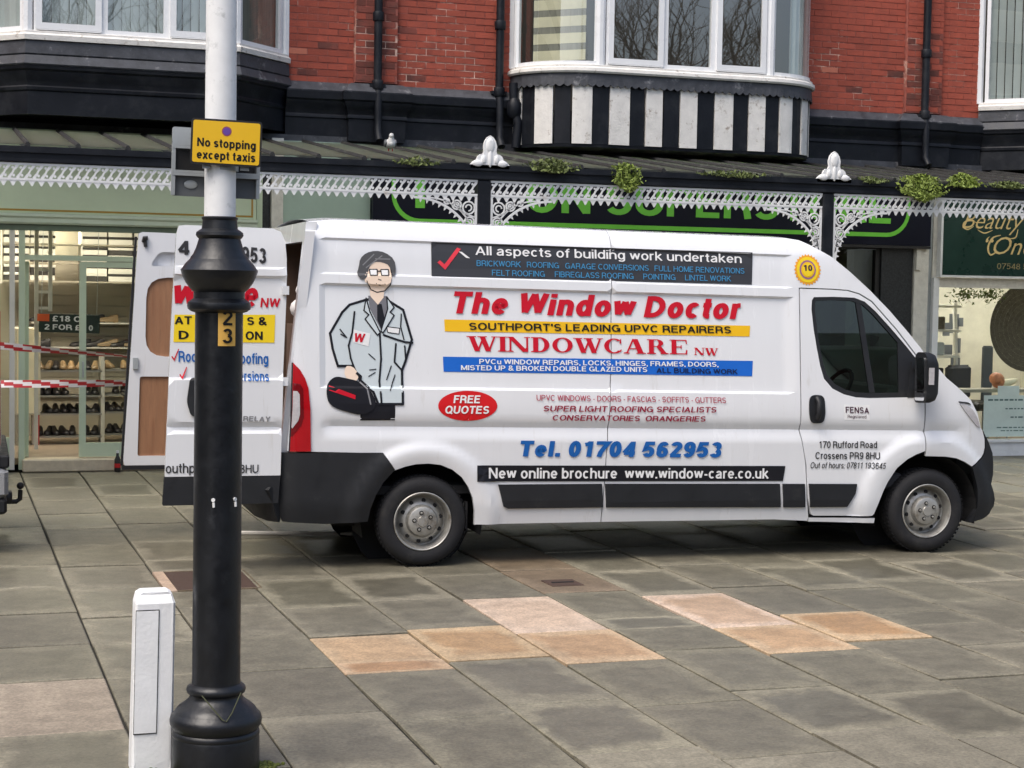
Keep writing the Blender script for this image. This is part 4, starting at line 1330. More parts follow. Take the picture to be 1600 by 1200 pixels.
# frame posts, transom
for x0, x1, k in ((0.70, 0.752, 'shelf_white'), (0.795, 0.855, 'sage'), (2.55, 2.61, 'sage'), (3.23, 3.29, 'sage'), (-1.0, -0.94, 'sage')):
    MB().box(x0, x1, -0.05, 0.05, 0.02, 2.544).obj('frame_post', MT[k], sh)
MB().box(0.856, 2.549, -0.04, 0.05, 2.235, 2.29).obj('transom', MT['sage'], sh)
MB().box(-0.939, 0.699, -0.05, 0.05, 0.02, 0.36).obj('stall_riser', MT['sage'], sh)
MB().box(2.611, 3.229, -0.05, 0.05, 0.14, 0.36).obj('stall_riser', MT['sage'], sh)
for x0, x1, z0, z1 in ((-0.939, 0.699, 0.361, 2.544), (2.611, 3.229, 0.361, 2.544), (0.857, 2.549, 2.291, 2.544)):
    MB().add([(x0, 0.0, z0), (x1, 0.0, z0), (x1, 0.0, z1), (x0, 0.0, z1)], [(0, 1, 2, 3)]).obj('pane', MT['pane_shop'], sh, fix=False)
# glazed door, closed half
d = MB().box(1.415, 1.485, -0.03, 0.02, 0.145, 2.23).box(1.486, 2.54, -0.03, 0.02, 0.145, 0.295).box(1.486, 2.54, -0.03, 0.02, 2.17, 2.23).box(2.48, 2.54, -0.03, 0.02, 0.296, 2.169)
dd = d.obj('door', MT['sage'], sh)
MB().add([(1.485, -0.005, .295), (2.48, -.005, .295), (2.48, -.005, 2.17), (1.485, -.005, 2.17)], [(0, 1, 2, 3)]).obj('pane', MT['pane_shop'], dd, fix=False)
MB().tube([(1.45, -.03, 1.0), (1.45, -.07, 1.0), (1.45, -.07, 1.16), (1.45, -.03, 1.16)], 0.009).obj('handle', MT['alu'], dd)
# open leaf folded inwards
d2 = MB().box(0.86, 0.90, 0.05, 0.80, 0.145, 2.22)
d2 = MB().box(0.862, 0.90, 0.055, 0.12, 0.145, 2.22).box(0.862, 0.90, 0.72, 0.79, 0.145, 2.22).box(0.862, 0.90, 0.121, 0.719, 0.145, 0.30).box(0.862, 0.90, 0.121, 0.719, 2.15, 2.22).obj('door', MT['sage'], sh)
MB().add([(0.88, .12, .30), (0.88, .72, .30), (0.88, .72, 2.15), (0.88, .12, 2.15)], [(0, 1, 2, 3)]).obj('pane', MT['pane_shop'], d2, fix=False)
# shop interior
rm = MB().box(-1.0, 3.2, 2.9, 3.0, 0.10, 2.9).box(-1.06, -1.0, 0.36, 3.0, 0.1, 2.9).box(3.2, 3.28, 0.36, 3.0, 0.1, 2.9)
rm.obj('back_wall', MT['slat'], sh)
MB().box(-1.0, 3.2, 0.11, 2.9, 0.06, 0.128).obj('shop_floor', MT['floor_tile'], sh)
MB().box(-1.0, 3.2, 0.06, 2.9, 2.78, 2.85).obj('ceiling', MT['cream_wall'], sh)
# slat boards on the wall
for k in range(11):
    MB().box(0.95, 2.6, 2.86, 2.895, 0.60 + k * 0.125, 0.715 + k * 0.125).obj('slat_board', MT['slat'], sh)

def ceil_light(x, y, w, d, key, label, z=2.775):
    t = thing('ceiling_light', label, 'ceiling light', (x, y, z))
    MB().box(-w / 2, w / 2, -d / 2, d / 2, -0.03, -0.002).obj('diffuser', MT[key], t)
    MB().box(-w / 2 - .015, w / 2 + .015, -d / 2 - .015, d / 2 + .015, -0.001, 0.004).obj('housing', MT['upvc'], t)
ceil_light(0.35, FY + 1.5, 0.5, 0.5, 'lamp_on', 'lit warm ceiling light inside the shoe shop nearest its left window')
ceil_light(1.75, FY + 1.3, 0.5, 0.5, 'lamp_on', 'lit warm ceiling light inside the shoe shop above the display racks')
ceil_light(1.2, FY + 2.4, 0.5, 0.4, 'lamp_on', 'lit warm ceiling light at the back of the shoe shop')

# shelf unit with shoe boxes near the ceiling
t = thing('box_shelf', 'high cream wall shelf stacked with shoe boxes inside the shoe shop', 'shelf', (0, FY + 2.4, 0))
for z in (2.02, 2.24, 2.46):
    MB().box(0.70, 2.45, -0.17, 0.25, z - .018, z).obj('shelf_board', MT['slat'], t)
for x in (0.68, 1.60, 2.45):
    MB().box(x, x + .02, -0.17, 0.25, 1.98, 2.76).obj('upright', MT['shelf_white'], t)
sbox = {}
for key in ('box_white', 'box_dark'):
    sbox[key] = MB().bbox(-.14, .14, -.10, .10, 0, .062, .003).mesh('card', MT[key]), MB().bbox(-.145, .145, -.105, .105, .0625, .092, .003).mesh('lid', MT['box_white' if key == 'box_dark' else 'box_dark'])
bx = random.Random(3)
for r, z in enumerate((2.02, 2.24, 2.46)):
    x = 0.86
    while x < 2.40:
        if not (1.45 < x < 1.75):
            for st in range(2 if z < 2.4 else 3):
                key = 'box_dark' if bx.random() < 0.55 else 'box_white'
                if r == 2: key = 'box_white'
                lab = ('white shoe box with a dark lid' if key == 'box_white' else 'dark shoe box with a white lid') + ' on the ' + ['lowest', 'middle', 'topmost'][r] + ' row of high shelf'
                q = thing('shoe_box', lab, 'box', (x, FY + 2.33, z + 0.001 + st * 0.093), bx.uniform(-.03, .03), lab.replace('shoe box with', 'shoe boxes with'))
                link('card', sbox[key][0], q)
                link('lid', sbox[key][1], q)
        x += 0.30
# hanging ticket
t = thing('price_sign', 'dark green price board with white £18 lettering and an orange sticker in the shoe shop', 'sign', (1.375, FY + 0.95, 1.545))
t.rotation_euler = (0, 0.02, 0)
MB().bbox(-0.325, 0.335, 0, 0.012, -0.102, 0.105, .003).obj('board', MT['ticket'], t)
MB().box(-0.345, -0.215, -0.004, -0.001, 0.02, 0.10).obj('sticker', MT['orange'], t)
fn = lambda p, q: (p, -0.003, q)
lettering('£18 O', (-0.18, 0.022), (0.13, 0.022), 0.062, 0, .03, fn, DEC['white'], t)
lettering('2 FOR £', (-0.265, -0.072), (0.125, -0.072), 0.060, 0, .03, fn, DEC['white'], t)
lettering('0', (0.215, -0.072), (0.262, -0.072), 0.060, 0, .03, fn, DEC['white'], t)
MB().tube([(-.3, .006, .1), (-.3, .006, 1.22)], .003).tube([(.3, .006, .1), (.3, .006, 1.22)], .003).obj('hanger', MT['alu'], t)
# shoe rack
rk = thing('shoe_rack', 'white metal shoe rack of four shelves inside the shoe shop doorway', 'rack', (1.42, FY + 1.8, 0.128))
RZ = [0.10, 0.36, 0.57, 0.86]
for z in RZ:
    MB().box(-0.36, 0.38, -0.16, 0.16, z - .022, z).obj('shelf_board', MT['shelf_metal'], rk)
for x in (-0.385, 0.385):
    MB().box(x - .018, x + .018, -0.16, 0.16, 0, 1.02).obj('upright', MT['shelf_white'], rk)
rk2 = thing('shoe_rack', 'second shoe rack, behind the closed door leaf of the shoe shop', 'rack', (2.22, FY + 2.05, 0.128))
for z in RZ:
    MB().box(-0.36, 0.36, -0.16, 0.16, z - .022, z).obj('shelf_board', MT['shelf_metal'], rk2)
for x in (-0.385, 0.385):
    MB().box(x - .018, x + .018, -0.16, 0.16, 0, 0.95).obj('upright', MT['shelf_white'], rk2)
def shoe_me(key):
    mb = MB()
    prof = [(-0.13, .030, .085), (-0.10, .038, .09), (-0.05, .036, .075), (0.0, .040, .058), (0.06, .048, .048), (0.11, .040, .038), (0.135, .012, .02)]
    vs, fs = [], []
    for y, w, h in prof:
        vs += [(-w, y, 0), (w, y, 0), (w * .9, y, h * .7), (w * .45, y, h), (-w * .45, y, h), (-w * .9, y, h * .7)]
    for i in range(len(prof) - 1):
        for k in range(6):
            j = (k + 1) % 6
            fs.append((i * 6 + k, i * 6 + j, i * 6 + 6 + j, i * 6 + 6 + k))
    fs += [(5, 4, 3, 2, 1, 0), tuple(range((len(prof) - 1) * 6, len(prof) * 6))]
    mb.add(vs, fs)
    mb.box(-.036, .036, -.13, -.07, -.012, 0)
    return mb.mesh('shoe', MT[key], 50)
shoes = {k: shoe_me(k) for k in ('shoe', 'shoe_tan')}
for (rx, ry, rn) in ((1.42, FY + 1.8, 'open rack in the shop doorway'), (2.22, FY + 2.05, 'rack behind the glazed shop door')):
    for zi, z in enumerate(RZ):
        nshoe = 8
        for i in range(nshoe):
            if bx.random() < 0.12: continue
            key = 'shoe_tan' if zi == 3 and bx.random() < .6 else 'shoe'
            o = link('shoe', shoes[key])
            o.location = (rx - .31 + i * .088 + bx.uniform(-.01, .01), ry - .02, 0.128 + z + .0125)
            o.rotation_euler = (0, 0, math.pi + bx.uniform(-.25, .25))
            lab = ' on the ' + ['lowest', 'second lowest', 'third', 'top'][zi] + ' shelf of the ' + rn
            kk = 'tan' if key == 'shoe_tan' else 'dark'
            tag(o, kk + ' leather shoe' + lab, 'shoe', kk + ' shoes' + lab)
# narrow wall shelves with single shoes between the racks and the high shelf
ws = thing('wall_shelf', 'narrow pale wall shelves above the shoe racks at the back of the shoe shop', 'shelf', (0, FY + 2.72, 0))
for z in (1.22, 1.52):
    MB().box(1.05, 2.55, -0.12, 0.12, z - .015, z).obj('shelf_board', MT['shelf_white'], ws)
    for i in range(9):
        if bx.random() < .2: continue
        key = 'shoe_tan' if bx.random() < .4 else 'shoe'
        o = link('shoe', shoes[key]); o.location = (1.15 + i * .16, FY + 2.70, z + .0125)
        o.rotation_euler = (0, 0, math.pi / 2 + bx.uniform(-.5, .5))
        kk = 'tan' if key == 'shoe_tan' else 'dark'; lab = ' on the ' + ('lower' if z < 1.4 else 'upper') + ' narrow wall shelf of the shop'
        tag(o, kk + ' shoe turned sideways' + lab, 'shoe', kk + ' shoes turned sideways' + lab)
# white display stand, boxes and stool
t = thing('display_stand', 'tall white two-post display stand just inside the shoe shop door', 'display stand', (1.18, FY + 1.1, 0.128))
for x, zb_ in ((-0.15, 0), (0.0, 1.55)):
    MB().box(x - .022, x + .022, -.02, .02, zb_, 2.62).obj('post', MT['shelf_white'], t)
for z in (1.57, 1.75, 2.0):
    MB().box(-.127, -.023, -.015, .015, z, z + .03).obj('rung', MT['shelf_white'], t)
t = thing('cream_cabinet', 'cream cabinet standing left of the racks inside the shoe shop', 'cabinet', (0.98, FY + 1.75, 0.128))
MB().bbox(-.16, .12, -.2, .2, 0.35, 1.35, .008).obj('carcass', MT['cream_wall'], t)
MB().box(-.14, .10, -.208, -.2005, .37, 1.33).obj('door', MT['cream_tone'], t)
for x in (-.13, .09):
    MB().box(x - .02, x + .02, -.18, .18, 0, .349).obj('leg', MT['red'] if x > 0 else MT['slat'], t)
t = thing('stool', 'black stool with a red cushion beside the shoe racks', 'stool', (2.12, FY + 0.75, 0.128))
for x in (-.15, .15):
    for y in (-.15, .15):
        MB().tube([(x, y, 0), (x * .9, y * .9, .62)], .012).obj('leg', MT['sign_black'], t)
MB().bbox(-.18, .18, -.18, .18, .621, .65, .01).obj('seat', MT['sign_black'], t)
MB().ball((0, 0, .68), .15, .15, .035).obj('cushion', MT['red'], t, smooth=60)
t = thing('cleaner_bottle', 'small dark bottle with red label standing on the step by the shoe shop door', 'bottle', (1.80, FY - 0.22, 0.0))
MB().lathe([(0.030, 0), (0.033, .01), (0.033, .13), (.015, .17), (.013, .20)], seg=14).obj('body', MT['sign_black'], t, smooth=40)
MB().lathe([(0.034, .045), (0.034, .09)], seg=14, cap=False).obj('wrapper', MT['red'], t, smooth=40)
MB().lathe([(0.015, .201), (0.015, .228)], seg=10).obj('cap', MT['upvc'], t)

# ------------------------------------------------------------------ green panel and the dark superstore front (middle)
su = thing('dark_shopfront', 'dark superstore shopfront with speckled black pilaster and brown tinted glass', 'shopfront', (0, FY, 0))
MB().box(3.582, 4.565, -0.05, 0.09, 2.40, 3.60).obj('fascia_panel', MT['teal_panel'], su)
MB().box(11.05, 11.49, -0.06, 0.08, 0.0, 2.618).obj('pilaster', MT['granite'], su)
MB().box(10.985, 11.045, -0.03, 0.05, 0.0, 2.58).obj('frame_post', MT['sign_black'], su)
MB().box(9.8, 11.045, -0.03, 0.05, 2.585, 2.63).obj('door_head', MT['sign_black'], su)
MB().add([(9.8, 0, 0.02), (10.98, 0, 0.02), (10.98, 0, 2.58), (9.8, 0, 2.58)], [(0, 1, 2, 3)]).obj('pane', MT['pane_dark'], su, fix=False)
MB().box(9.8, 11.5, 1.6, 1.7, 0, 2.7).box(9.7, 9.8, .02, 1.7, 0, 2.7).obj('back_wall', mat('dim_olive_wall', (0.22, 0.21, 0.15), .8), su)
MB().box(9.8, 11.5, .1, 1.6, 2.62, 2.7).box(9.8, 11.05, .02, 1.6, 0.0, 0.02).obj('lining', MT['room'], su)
sg = thing('superstore_sign', 'dark navy shop sign with lime green lettering and outline behind the verandah', 'sign', (0, FY, 0))
MB().box(4.57, 11.675, -0.16, -0.065, 2.635, 3.56).obj('board', MT['navy'], sg)
MB().box(4.57, 11.675, -0.165, -0.0655, 2.60, 2.632).obj('bottom_trim', MT['sign_black'], sg)
fn = lambda p, q: (p, -0.166, q)
lettering('ON SUPERSTORE', (6.36, 2.90), (11.10, 2.90), 0.36, 0, .028, fn, MT['lime'], sg)
MB().box(5.055, 5.165, -0.168, -0.161, 2.905, 3.265).obj('lettering', MT['lime'], sg)
ol = []
for cx, cz, t0 in ((5.12, 3.16, math.pi / 2), (5.12, 3.16, math.pi), (10.98, 3.16, -math.pi / 2), (10.98, 3.16, 0)):
    pass
def rr_line(x0, x1, z0, z1, r, n=8):
    pts = []
    for cx, cz, a0 in ((x1 - r, z1 - r, 0), (x0 + r, z1 - r, math.pi / 2), (x0 + r, z0 + r, math.pi), (x1 - r, z0 + r, 1.5 * math.pi)):
        for i in range(n + 1):
            a = a0 + i * math.pi / 2 / n
            pts.append((cx + r * math.cos(a), cz + r * math.sin(a)))
    return pts
o_, i_ = rr_line(4.78, 11.37, 2.735, 3.52, 0.32), rr_line(4.825, 11.325, 2.785, 3.475, 0.28)
n = len(o_)
MB().add([(p[0], -0.164, p[1]) for p in o_] + [(p[0], -0.164, p[1]) for p in i_], [(i, (i + 1) % n, n + (i + 1) % n, n + i) for i in range(n)]).obj('outline', MT['lime'], sg)

# ------------------------------------------------------------------ beauty shop (right)
be = thing('beauty_shopfront', 'white framed beauty shop window with pale pilaster at the right edge', 'shopfront', (0, FY, 0))
MB().box(11.50, 11.70, -0.09, 0.08, 0, 2.60).box(11.50, 11.70, -0.06, 0.08, 2.6, 3.6).obj('pilaster', MT['stone_light'], be)
MB().box(11.70, 11.78, -0.03, 0.05, 0, 3.6).obj('recess_strip', MT['alu'], be)
MB().box(11.505, 11.575, -0.125, -0.091, 2.34, 2.60).obj('bracket_box', MT['stone_light'], be)
MB().box(11.782, 11.862, -0.09, 0.06, 0.0, 2.25).obj('frame_post', MT['upvc'], be)
MB().box(14.80, 14.90, -0.09, 0.06, 0.0, 2.25).obj('frame_post', MT['upvc'], be)
MB().box(11.863, 14.799, -0.09, 0.06, 0.0, 0.175).obj('stall_riser', MT['upvc'], be)
MB().box(11.863, 14.799, -0.12, 0.06, 0.177, 0.21).obj('sill', MT['upvc'], be)
MB().box(11.863, 14.799, -0.06, 0.06, 2.13, 2.255).obj('window_head', MT['stone_light'], be)
MB().add([(11.86, -0.01, .21), (14.8, -.01, .21), (14.8, -.01, 2.13), (11.86, -.01, 2.13)], [(0, 1, 2, 3)]).obj('pane', MT['pane_shop'], be, fix=False)
MB().box(11.7, 14.9, 2.4, 2.5, 0, 2.9).box(11.78, 11.86, .1, 2.4, 0, 2.9).box(14.82, 14.9, .1, 2.4, 0, 2.9).obj('back_wall', mat('pale_cream_wall', (0.66, 0.63, 0.52), .8), be)
MB().box(11.86, 14.82, .07, 2.4, 0.10, 0.15).obj('shop_floor', MT['floor_tile'], be)
MB().box(11.86, 14.82, .07, 2.4, 2.75, 2.82).obj('ceiling', MT['cream_wall'], be)
MB().box(11.864, 14.80, 0.07, 0.42, 0.80, 0.84).obj('window_board', MT['slat'], be)
for k in range(4):
    ceil_light(12.3 + k * .75, FY + 1.15, 0.5, 0.14, 'lamp_on2', ['lit ceiling tube lamp inside the beauty shop at its left wall', 'second lit ceiling tube lamp from the left in the beauty shop', 'third lit ceiling tube lamp from the left in the beauty shop', 'lit ceiling tube lamp deepest right inside the beauty shop'][k])
bs = thing('beauty_sign', 'bottle green sign with gold script lettering above the beauty shop window', 'sign', (0, FY, 0))
MB().box(11.865, 15.0, -0.13, -0.05, 2.285, 3.30).obj('board', MT['bottle_green'], bs)
mb = MB().box(11.835, 15.0, -0.14, -0.05, 2.257, 2.284).box(11.835, 11.864, -0.14, -0.05, 2.285, 3.3)
mb.obj('frame', MT['upvc'], bs)
MB().box(11.782, 11.862, -0.045, 0.06, 2.252, 3.6).obj('edge_post', MT['stone_light'], be)
fn = lambda p, q: (p, -0.134, q)
lettering('Beauty', (12.19, 2.875), (13.02, 2.875), 0.22, .45, -.006, fn, MT['gold_leaf'], bs, font='script')
lettering('“One', (12.46, 2.56), (13.20, 2.56), 0.225, .42, -.002, fn, MT['gold_leaf'], bs, font='script')
lettering('07548 5', (12.66, 2.375), (13.10, 2.375), 0.072, .0, .0, fn, mat('dull_gold', (.30, .25, .12), .5), bs)
mb = MB()
def flourish(pts, w):
    v = [Vector(p) for p in pts]
    # quadratic through points
    q = []
    for i in range(len(v) - 1):
        p0 = v[max(i - 1, 0)]; p1 = v[i]; p2 = v[i + 1]; p3 = v[min(i + 2, len(v) - 1)]
        for t in range(6):
            t /= 6
            q.append(0.5 * ((2 * p1) + (p2 - p0) * t + (2 * p0 - 5 * p1 + 4 * p2 - p3) * t * t + (3 * p1 - p0 - 3 * p2 + p3) * t ** 3))
    q.append(v[-1])
    L_, R_ = [], []
    for i, p in enumerate(q):
        d = (q[min(i + 1, len(q) - 1)] - q[max(i - 1, 0)]).normalized()
        ww = w * (0.35 + 0.65 * math.sin(math.pi * i / (len(q) - 1)))
        L_.append((p.x - d.y * ww, -0.1345, p.y + d.x * ww)); R_.append((p.x + d.y * ww, -0.1345, p.y - d.x * ww))
    n = len(q)
    mb.add(L_ + R_, [(i, i + 1, n + i + 1, n + i) for i in range(n - 1)])
flourish([(12.30, 2.90), (12.22, 2.86), (12.15, 2.89), (12.17, 2.95), (12.26, 2.97), (12.36, 2.94)], .010)
flourish([(12.36, 2.86), (12.46, 2.82), (12.58, 2.86)], .008)
flourish([(12.66, 2.60), (12.56, 2.55), (12.52, 2.64), (12.58, 2.76), (12.70, 2.80)], .014)
flourish([(12.95, 2.88), (12.92, 2.78), (12.84, 2.76)], .009)
mb.obj('flourish', MT['gold_leaf'], bs)
# white ladder shelf
t = thing('ladder_shelf', 'white leaning ladder shelf behind the beauty shop window', 'shelf', (12.66, FY + 0.95, 0.15))
for x in (-0.21, 0.20):
    MB().box(x - .022, x + .022, -.02, .02, 0, 1.82, sh=lambda a, b, c: (a + .0 * c, b + .16 * (c / 1.8), c)).obj('side_rail', MT['shelf_white'], t)
for z, d in ((0.35, .30), (.72, .26), (1.06, .22), (1.40, .18), (1.72, .14)):
    MB().box(-.19, .18, -.05, d - .05, z, z + .03).obj('shelf_board', MT['shelf_white'], t)
for i, z in enumerate((.38, .75, 1.09, 1.43)):
    o = MB().bbox(-.14, -.02, .02, .10, z + .001, z + .17, .01).obj('storage_box', MT[['sign_grey', 'box_dark', 'alu', 'wicker'][i]], loc=(12.66, FY + .95, .15))
    tag(o, ['grey box on the lowest', 'dark box on the second', 'silver box on the third', 'brown basket on the top'][i] + ' step of the white ladder shelf', 'box')
# round rattan mirror
t = thing('rattan_disc', 'large oval grey brown rattan disc hanging on the beauty shop wall', 'wall hanging', (13.93, FY + 0.95, 1.62))
mb = MB()
for i in range(9):
    r0, r1 = i / 9, (i + 1) / 9
    nn = 40
    vs = [(0.62 * (r0 + .001) * math.cos(a), -.003 * (i % 2), 0.60 * (r0 + .001) * math.sin(a)) for a in [k * 2 * math.pi / nn for k in range(nn)]]
    vs += [(0.62 * r1 * math.cos(a), -.003 * (1 - i % 2), 0.60 * r1 * math.sin(a)) for a in [k * 2 * math.pi / nn for k in range(nn)]]
    mb.add(vs, [(k, (k + 1) % nn, nn + (k + 1) % nn, nn + k) for k in range(nn)])
mb.obj('woven_disc', MT['wicker'], t)
mb = MB().tube([(0.10, -.03, -.28), (0.10, -.03, .15), (.14, -.03, .27), (.22, -.03, .32), (.32, -.03, .32)], .018).tube([(.10, -.03, -.28), (.34, -.03, -.28)], .018)
mb.obj('mirror_frame', MT['shelf_white'], t)
# chairs, shell, counter, poster, greenery
t = thing('salon_chair', 'dark upholstered salon chair behind the van nose in the beauty shop', 'chair', (12.95, FY + 0.75, .15), 0.4)
MB().bbox(-.25, .25, -.24, .24, .38, .50, .03).obj('seat', MT['sign_black'], t)
MB().bbox(-.25, .25, .18, .30, .50, .96, .04).obj('backrest', MT['seat'], t)
MB().lathe([(.22, 0), (.22, .03), (.04, .05), (.04, .38)], seg=14).obj('pedestal', MT['alu'], t)
t = thing('grey_chair', 'slim grey chair back in front of the rattan disc in the beauty shop', 'chair', (13.22, FY + .75, .15), -.2)
MB().bbox(-.075, .075, .12, .17, .45, 1.22, .02).obj('backrest', MT['sign_grey'], t)
MB().bbox(-.2, .2, -.22, .18, .40, .46, .02).obj('seat', MT['sign_grey'], t)
for x in (-.17, .17):
    for y in (-.18, .15):
        MB().tube([(x, y, 0), (x, y, .40)], .013).obj('leg', MT['alu'], t)
t = thing('shell_ornament', 'orange and cream spiral shell ornament on the beauty shop window ledge', 'ornament', (12.98, FY + 0.22, 0.841))
mb = MB()
for k in range(16):
    a = k * .55; rad = .012 + .0062 * k
    mb.ball((-.03 + .05 * math.cos(a) * (k / 16), 0.02 - .03 * (k / 16), .085 + .05 * math.sin(a) * (k / 16)), rad * .8, rad * .9, rad * .8, 8, 6)
mb.obj('whorl', MT['shell'], t, smooth=60)
MB().tube([(.05, 0, .07), (.14, 0, .075), (.24, 0, .10), (.28, 0, .125)], [.055, .05, .035, .006], 8).obj('spire', MT['cream_tone'], t, smooth=60)
t = thing('window_poster', 'pale green notice with lines of small print in the beauty shop window', 'poster', (13.03, FY - 0.014, 0.53))
MB().box(-.42, .55, -0.006, -0.001, -.29, .24).obj('sheet', MT['poster'], t)
mb = MB()
for z, x0, x1, hh in ((.17, -.36, .5, .022), (.06, -.10, .5, .016), (-.05, -.02, .5, .018), (-.18, -.22, .30, .014), (-.22, -.16, .20, .012)):
    x = x0
    while x < x1:
        l = R.uniform(.03, .075)
        mb.box(x, min(x + l, x1), -.0075, -.0065, z, z + hh)
        x += l + .018
mb.obj('small_print', MT['poster_ink'], t)
MB().box(-.22, .10, -.006, -.001, .241, .36).obj('sheet', MT['poster'], t)
for x, lab in ((12.35, 'left'), (12.75, 'middle')):
    mb = MB()
    for i in range(150):
        c = Vector((R.gauss(0, .10), R.gauss(0, .05), R.gauss(0, .05)))
        u = Vector((R.uniform(-1, 1), R.uniform(-1, 1), R.uniform(-1, 1))).normalized() * .028
        v = u.cross(Vector((R.uniform(-1, 1), R.uniform(-1, 1), R.uniform(-1, 1)))).normalized() * .014
        mb.add([c - u, c + v, c + u, c - v], [(0, 1, 2, 3)])
    o = mb.obj('hanging_garland', MT['leaf_dark'], loc=(x + .15, FY + .35, 2.05), fix=False)
    tag(o, {'left': 'leafy garland above the white ladder shelf in the beauty shop', 'middle': 'leafy garland right of the ladder shelf under the beauty shop sign'}[lab], 'plant')
t = thing('picture_cluster', 'small dark framed pictures on the wall right of the ladder shelf', 'wall picture', (13.05, FY + 1.55, 1.55))
for x, z, w, h in ((-.02, .02, .05, .09), (.10, .10, .07, .13), (.02, -.28, .06, .09), (.16, -.20, .05, .10), (.20, .12, .04, .06), (.14, -.44, .07, .08)):
    MB().box(x - w, x + w, 0, .02, z - h, z + h).obj('picture', MT['sign_grey'], t)

# ------------------------------------------------------------------ barrier tape
def tape(z0, z1, label):
    t = thing('barrier_tape', label, 'barrier tape', (0, YC, 0))
    n = 92
    xa, xb = -2.40, 4.93
    tw = random.Random(int(z0 * 1000))
    pts = []
    ang = 0.3
    for i in range(n + 1):
        f = i / n
        x = xa + (xb - xa) * f
        sag = -0.10 * math.sin(math.pi * f)
        ang += tw.uniform(-.02, .16)
        pts.append((x, z0 + (z1 - z0) * f + sag, ang))
    for col in (0, 1):
        mb = MB()
        for i in range(n):
            (x, z, a), (x2, z2, a2) = pts[i], pts[i + 1]
            # slanted stripes: cells alternate along the tape with a diagonal offset between upper and lower halves
            for half in range(4):
                if ((i + half) // 2) % 2 != col: continue
                h0, h1 = -.034 + half * .017, -.034 + (half + 1) * .017
                def pt(x, z, a, h): return (x, h * math.sin(a) * .9, z + h * (0.35 + .65 * abs(math.cos(a))))
                mb.add([pt(x, z, a, h0), pt(x2, z2, a2, h0), pt(x2, z2, a2, h1), pt(x, z, a, h1)], [(0, 1, 2, 3)])
        mb.obj('red_stripe' if col else 'white_band', MT['tape_red' if col else 'tape_white'], t, fix=False)
    return t
tape(1.752, 1.19, 'upper red and white barrier tape stretched across the shoe shop entrance')
tape(1.158, 1.234, 'lower red and white barrier tape stretched across the shoe shop entrance')

# ------------------------------------------------------------------ the white van
VW = 2.05
van = thing('delivery_van', 'white high roofed tradesman van with red, blue and yellow signwriting and its rear doors open', 'van', (3.311, 11.934, 0), -0.0448)
def interp(x, xs, ys):
    if x <= xs[0]: return ys[0]
    for i in range(len(xs) - 1):
        if x <= xs[i + 1]:
            return ys[i] + (ys[i + 1] - ys[i]) * (x - xs[i]) / (xs[i + 1] - xs[i])
    return ys[-1]
def sstep(x, a, b):
    t = max(0, min(1, (x - a) / (b - a))); return t * t * (3 - 2 * t)
UPX = [1.285, 1.302, 2.012, 2.030, 2.092, 2.106, 2.335, 2.352]
UPY = [0.0, 0.020, 0.022, 0.0, 0.0, 0.013, 0.013, 0.0]
LOX = [0.925, 1.000, 1.015, 1.072]
LOY = [0.0, 0.019, 0.023, 0.0]
ARCHES = ((0.0, 0.33, 0.43, 0.585), (4.06, 0.33, 0.43, 0.63))
def side_y(u, z):
    zl = z + 0.0125 * u
    y = interp(zl, [0, .28, .45, 1.15, 2.25, 2.36, 2.42, 2.46, 2.49, 2.51], [.05, .03, 0, 0, .11, .13, .16, .20, .26, .34])
    if -0.72 < u < 2.90 and zl > 1.2:
        k = min(sstep(u, -.735, -.715), 1 - sstep(u, 2.885, 2.905))
        y += interp(zl, UPX, UPY) * k
    if u > -0.74 and u < 4.5 and zl < 1.2:
        k = sstep(u, -.74, -.70) * (1 - sstep(u, 4.2, 4.45))
        y += interp(zl, LOX, LOY) * k
    if z < 1.0:
        for uc, zc, r0, r1 in ARCHES:
            d = math.hypot(u - uc, z - zc)
            y -= 0.026 * (1 - sstep(d, r1 - .07, r1 + .01)) * sstep(d, r0 - .08, r0 + .07)
    if u > 4.15:
        y += 0.10 * ((u - 4.15) / .55) ** 2
    if u < -0.88:
        y += 0.05 * ((-0.88 - u) / .16) ** 2
    return y
def side(u, z, d): return (u, side_y(u, z) + d, z)
def side_l(u, z, d): return (u, VW - side_y(u, z) - d, z)
ROWS = [.30, .36, .42, .48, .54, .59, .63, .67, .71, .75, .79, .82, .85, .875, .90, .925, .96, 1.0, 1.015, 1.045, 1.072, 1.12, 1.18, 1.24, 1.285, 1.302, 1.36, 1.44, 1.52, 1.6, 1.68, 1.76, 1.84, 1.92, 2.0,
        2.012, 2.03, 2.06, 2.092, 2.106, 2.16, 2.22, 2.28, 2.335, 2.352, 2.375, 2.40, 2.42, 2.44, 2.455, 2.47, 2.48, 2.49]
ROOF = [(-.824, 2.474), (-.635, 2.494), (-.26, 2.490), (.7, 2.478), (1.7, 2.462), (2.2, 2.456), (2.74, 2.450), (2.90, 2.448), (3.0, 2.432), (3.08, 2.392), (3.24, 2.305), (3.395, 2.189), (3.557, 2.053), (3.719, 1.901), (3.881, 1.730), (3.985, 1.612)]
WING_TOP = [(4.03, 1.560), (4.111, 1.481), (4.21, 1.376), (4.32, 1.296), (4.432, 1.205), (4.50, 1.094), (4.535, .985)]
DOOR_TOP = [(2.962, 2.058), (3.229, 2.054), (3.36, 2.047), (3.46, 2.022), (3.566, 1.964), (3.771, 1.752), (3.933, 1.560)]
R_ARCH = [(.388, .296), (.384, .40), (.365, .50), (.33, .58), (.28, .65), (.21, .705), (.119, .742), (.03, .752), (-.06, .748), (-.14, .732), (-.217, .706)]
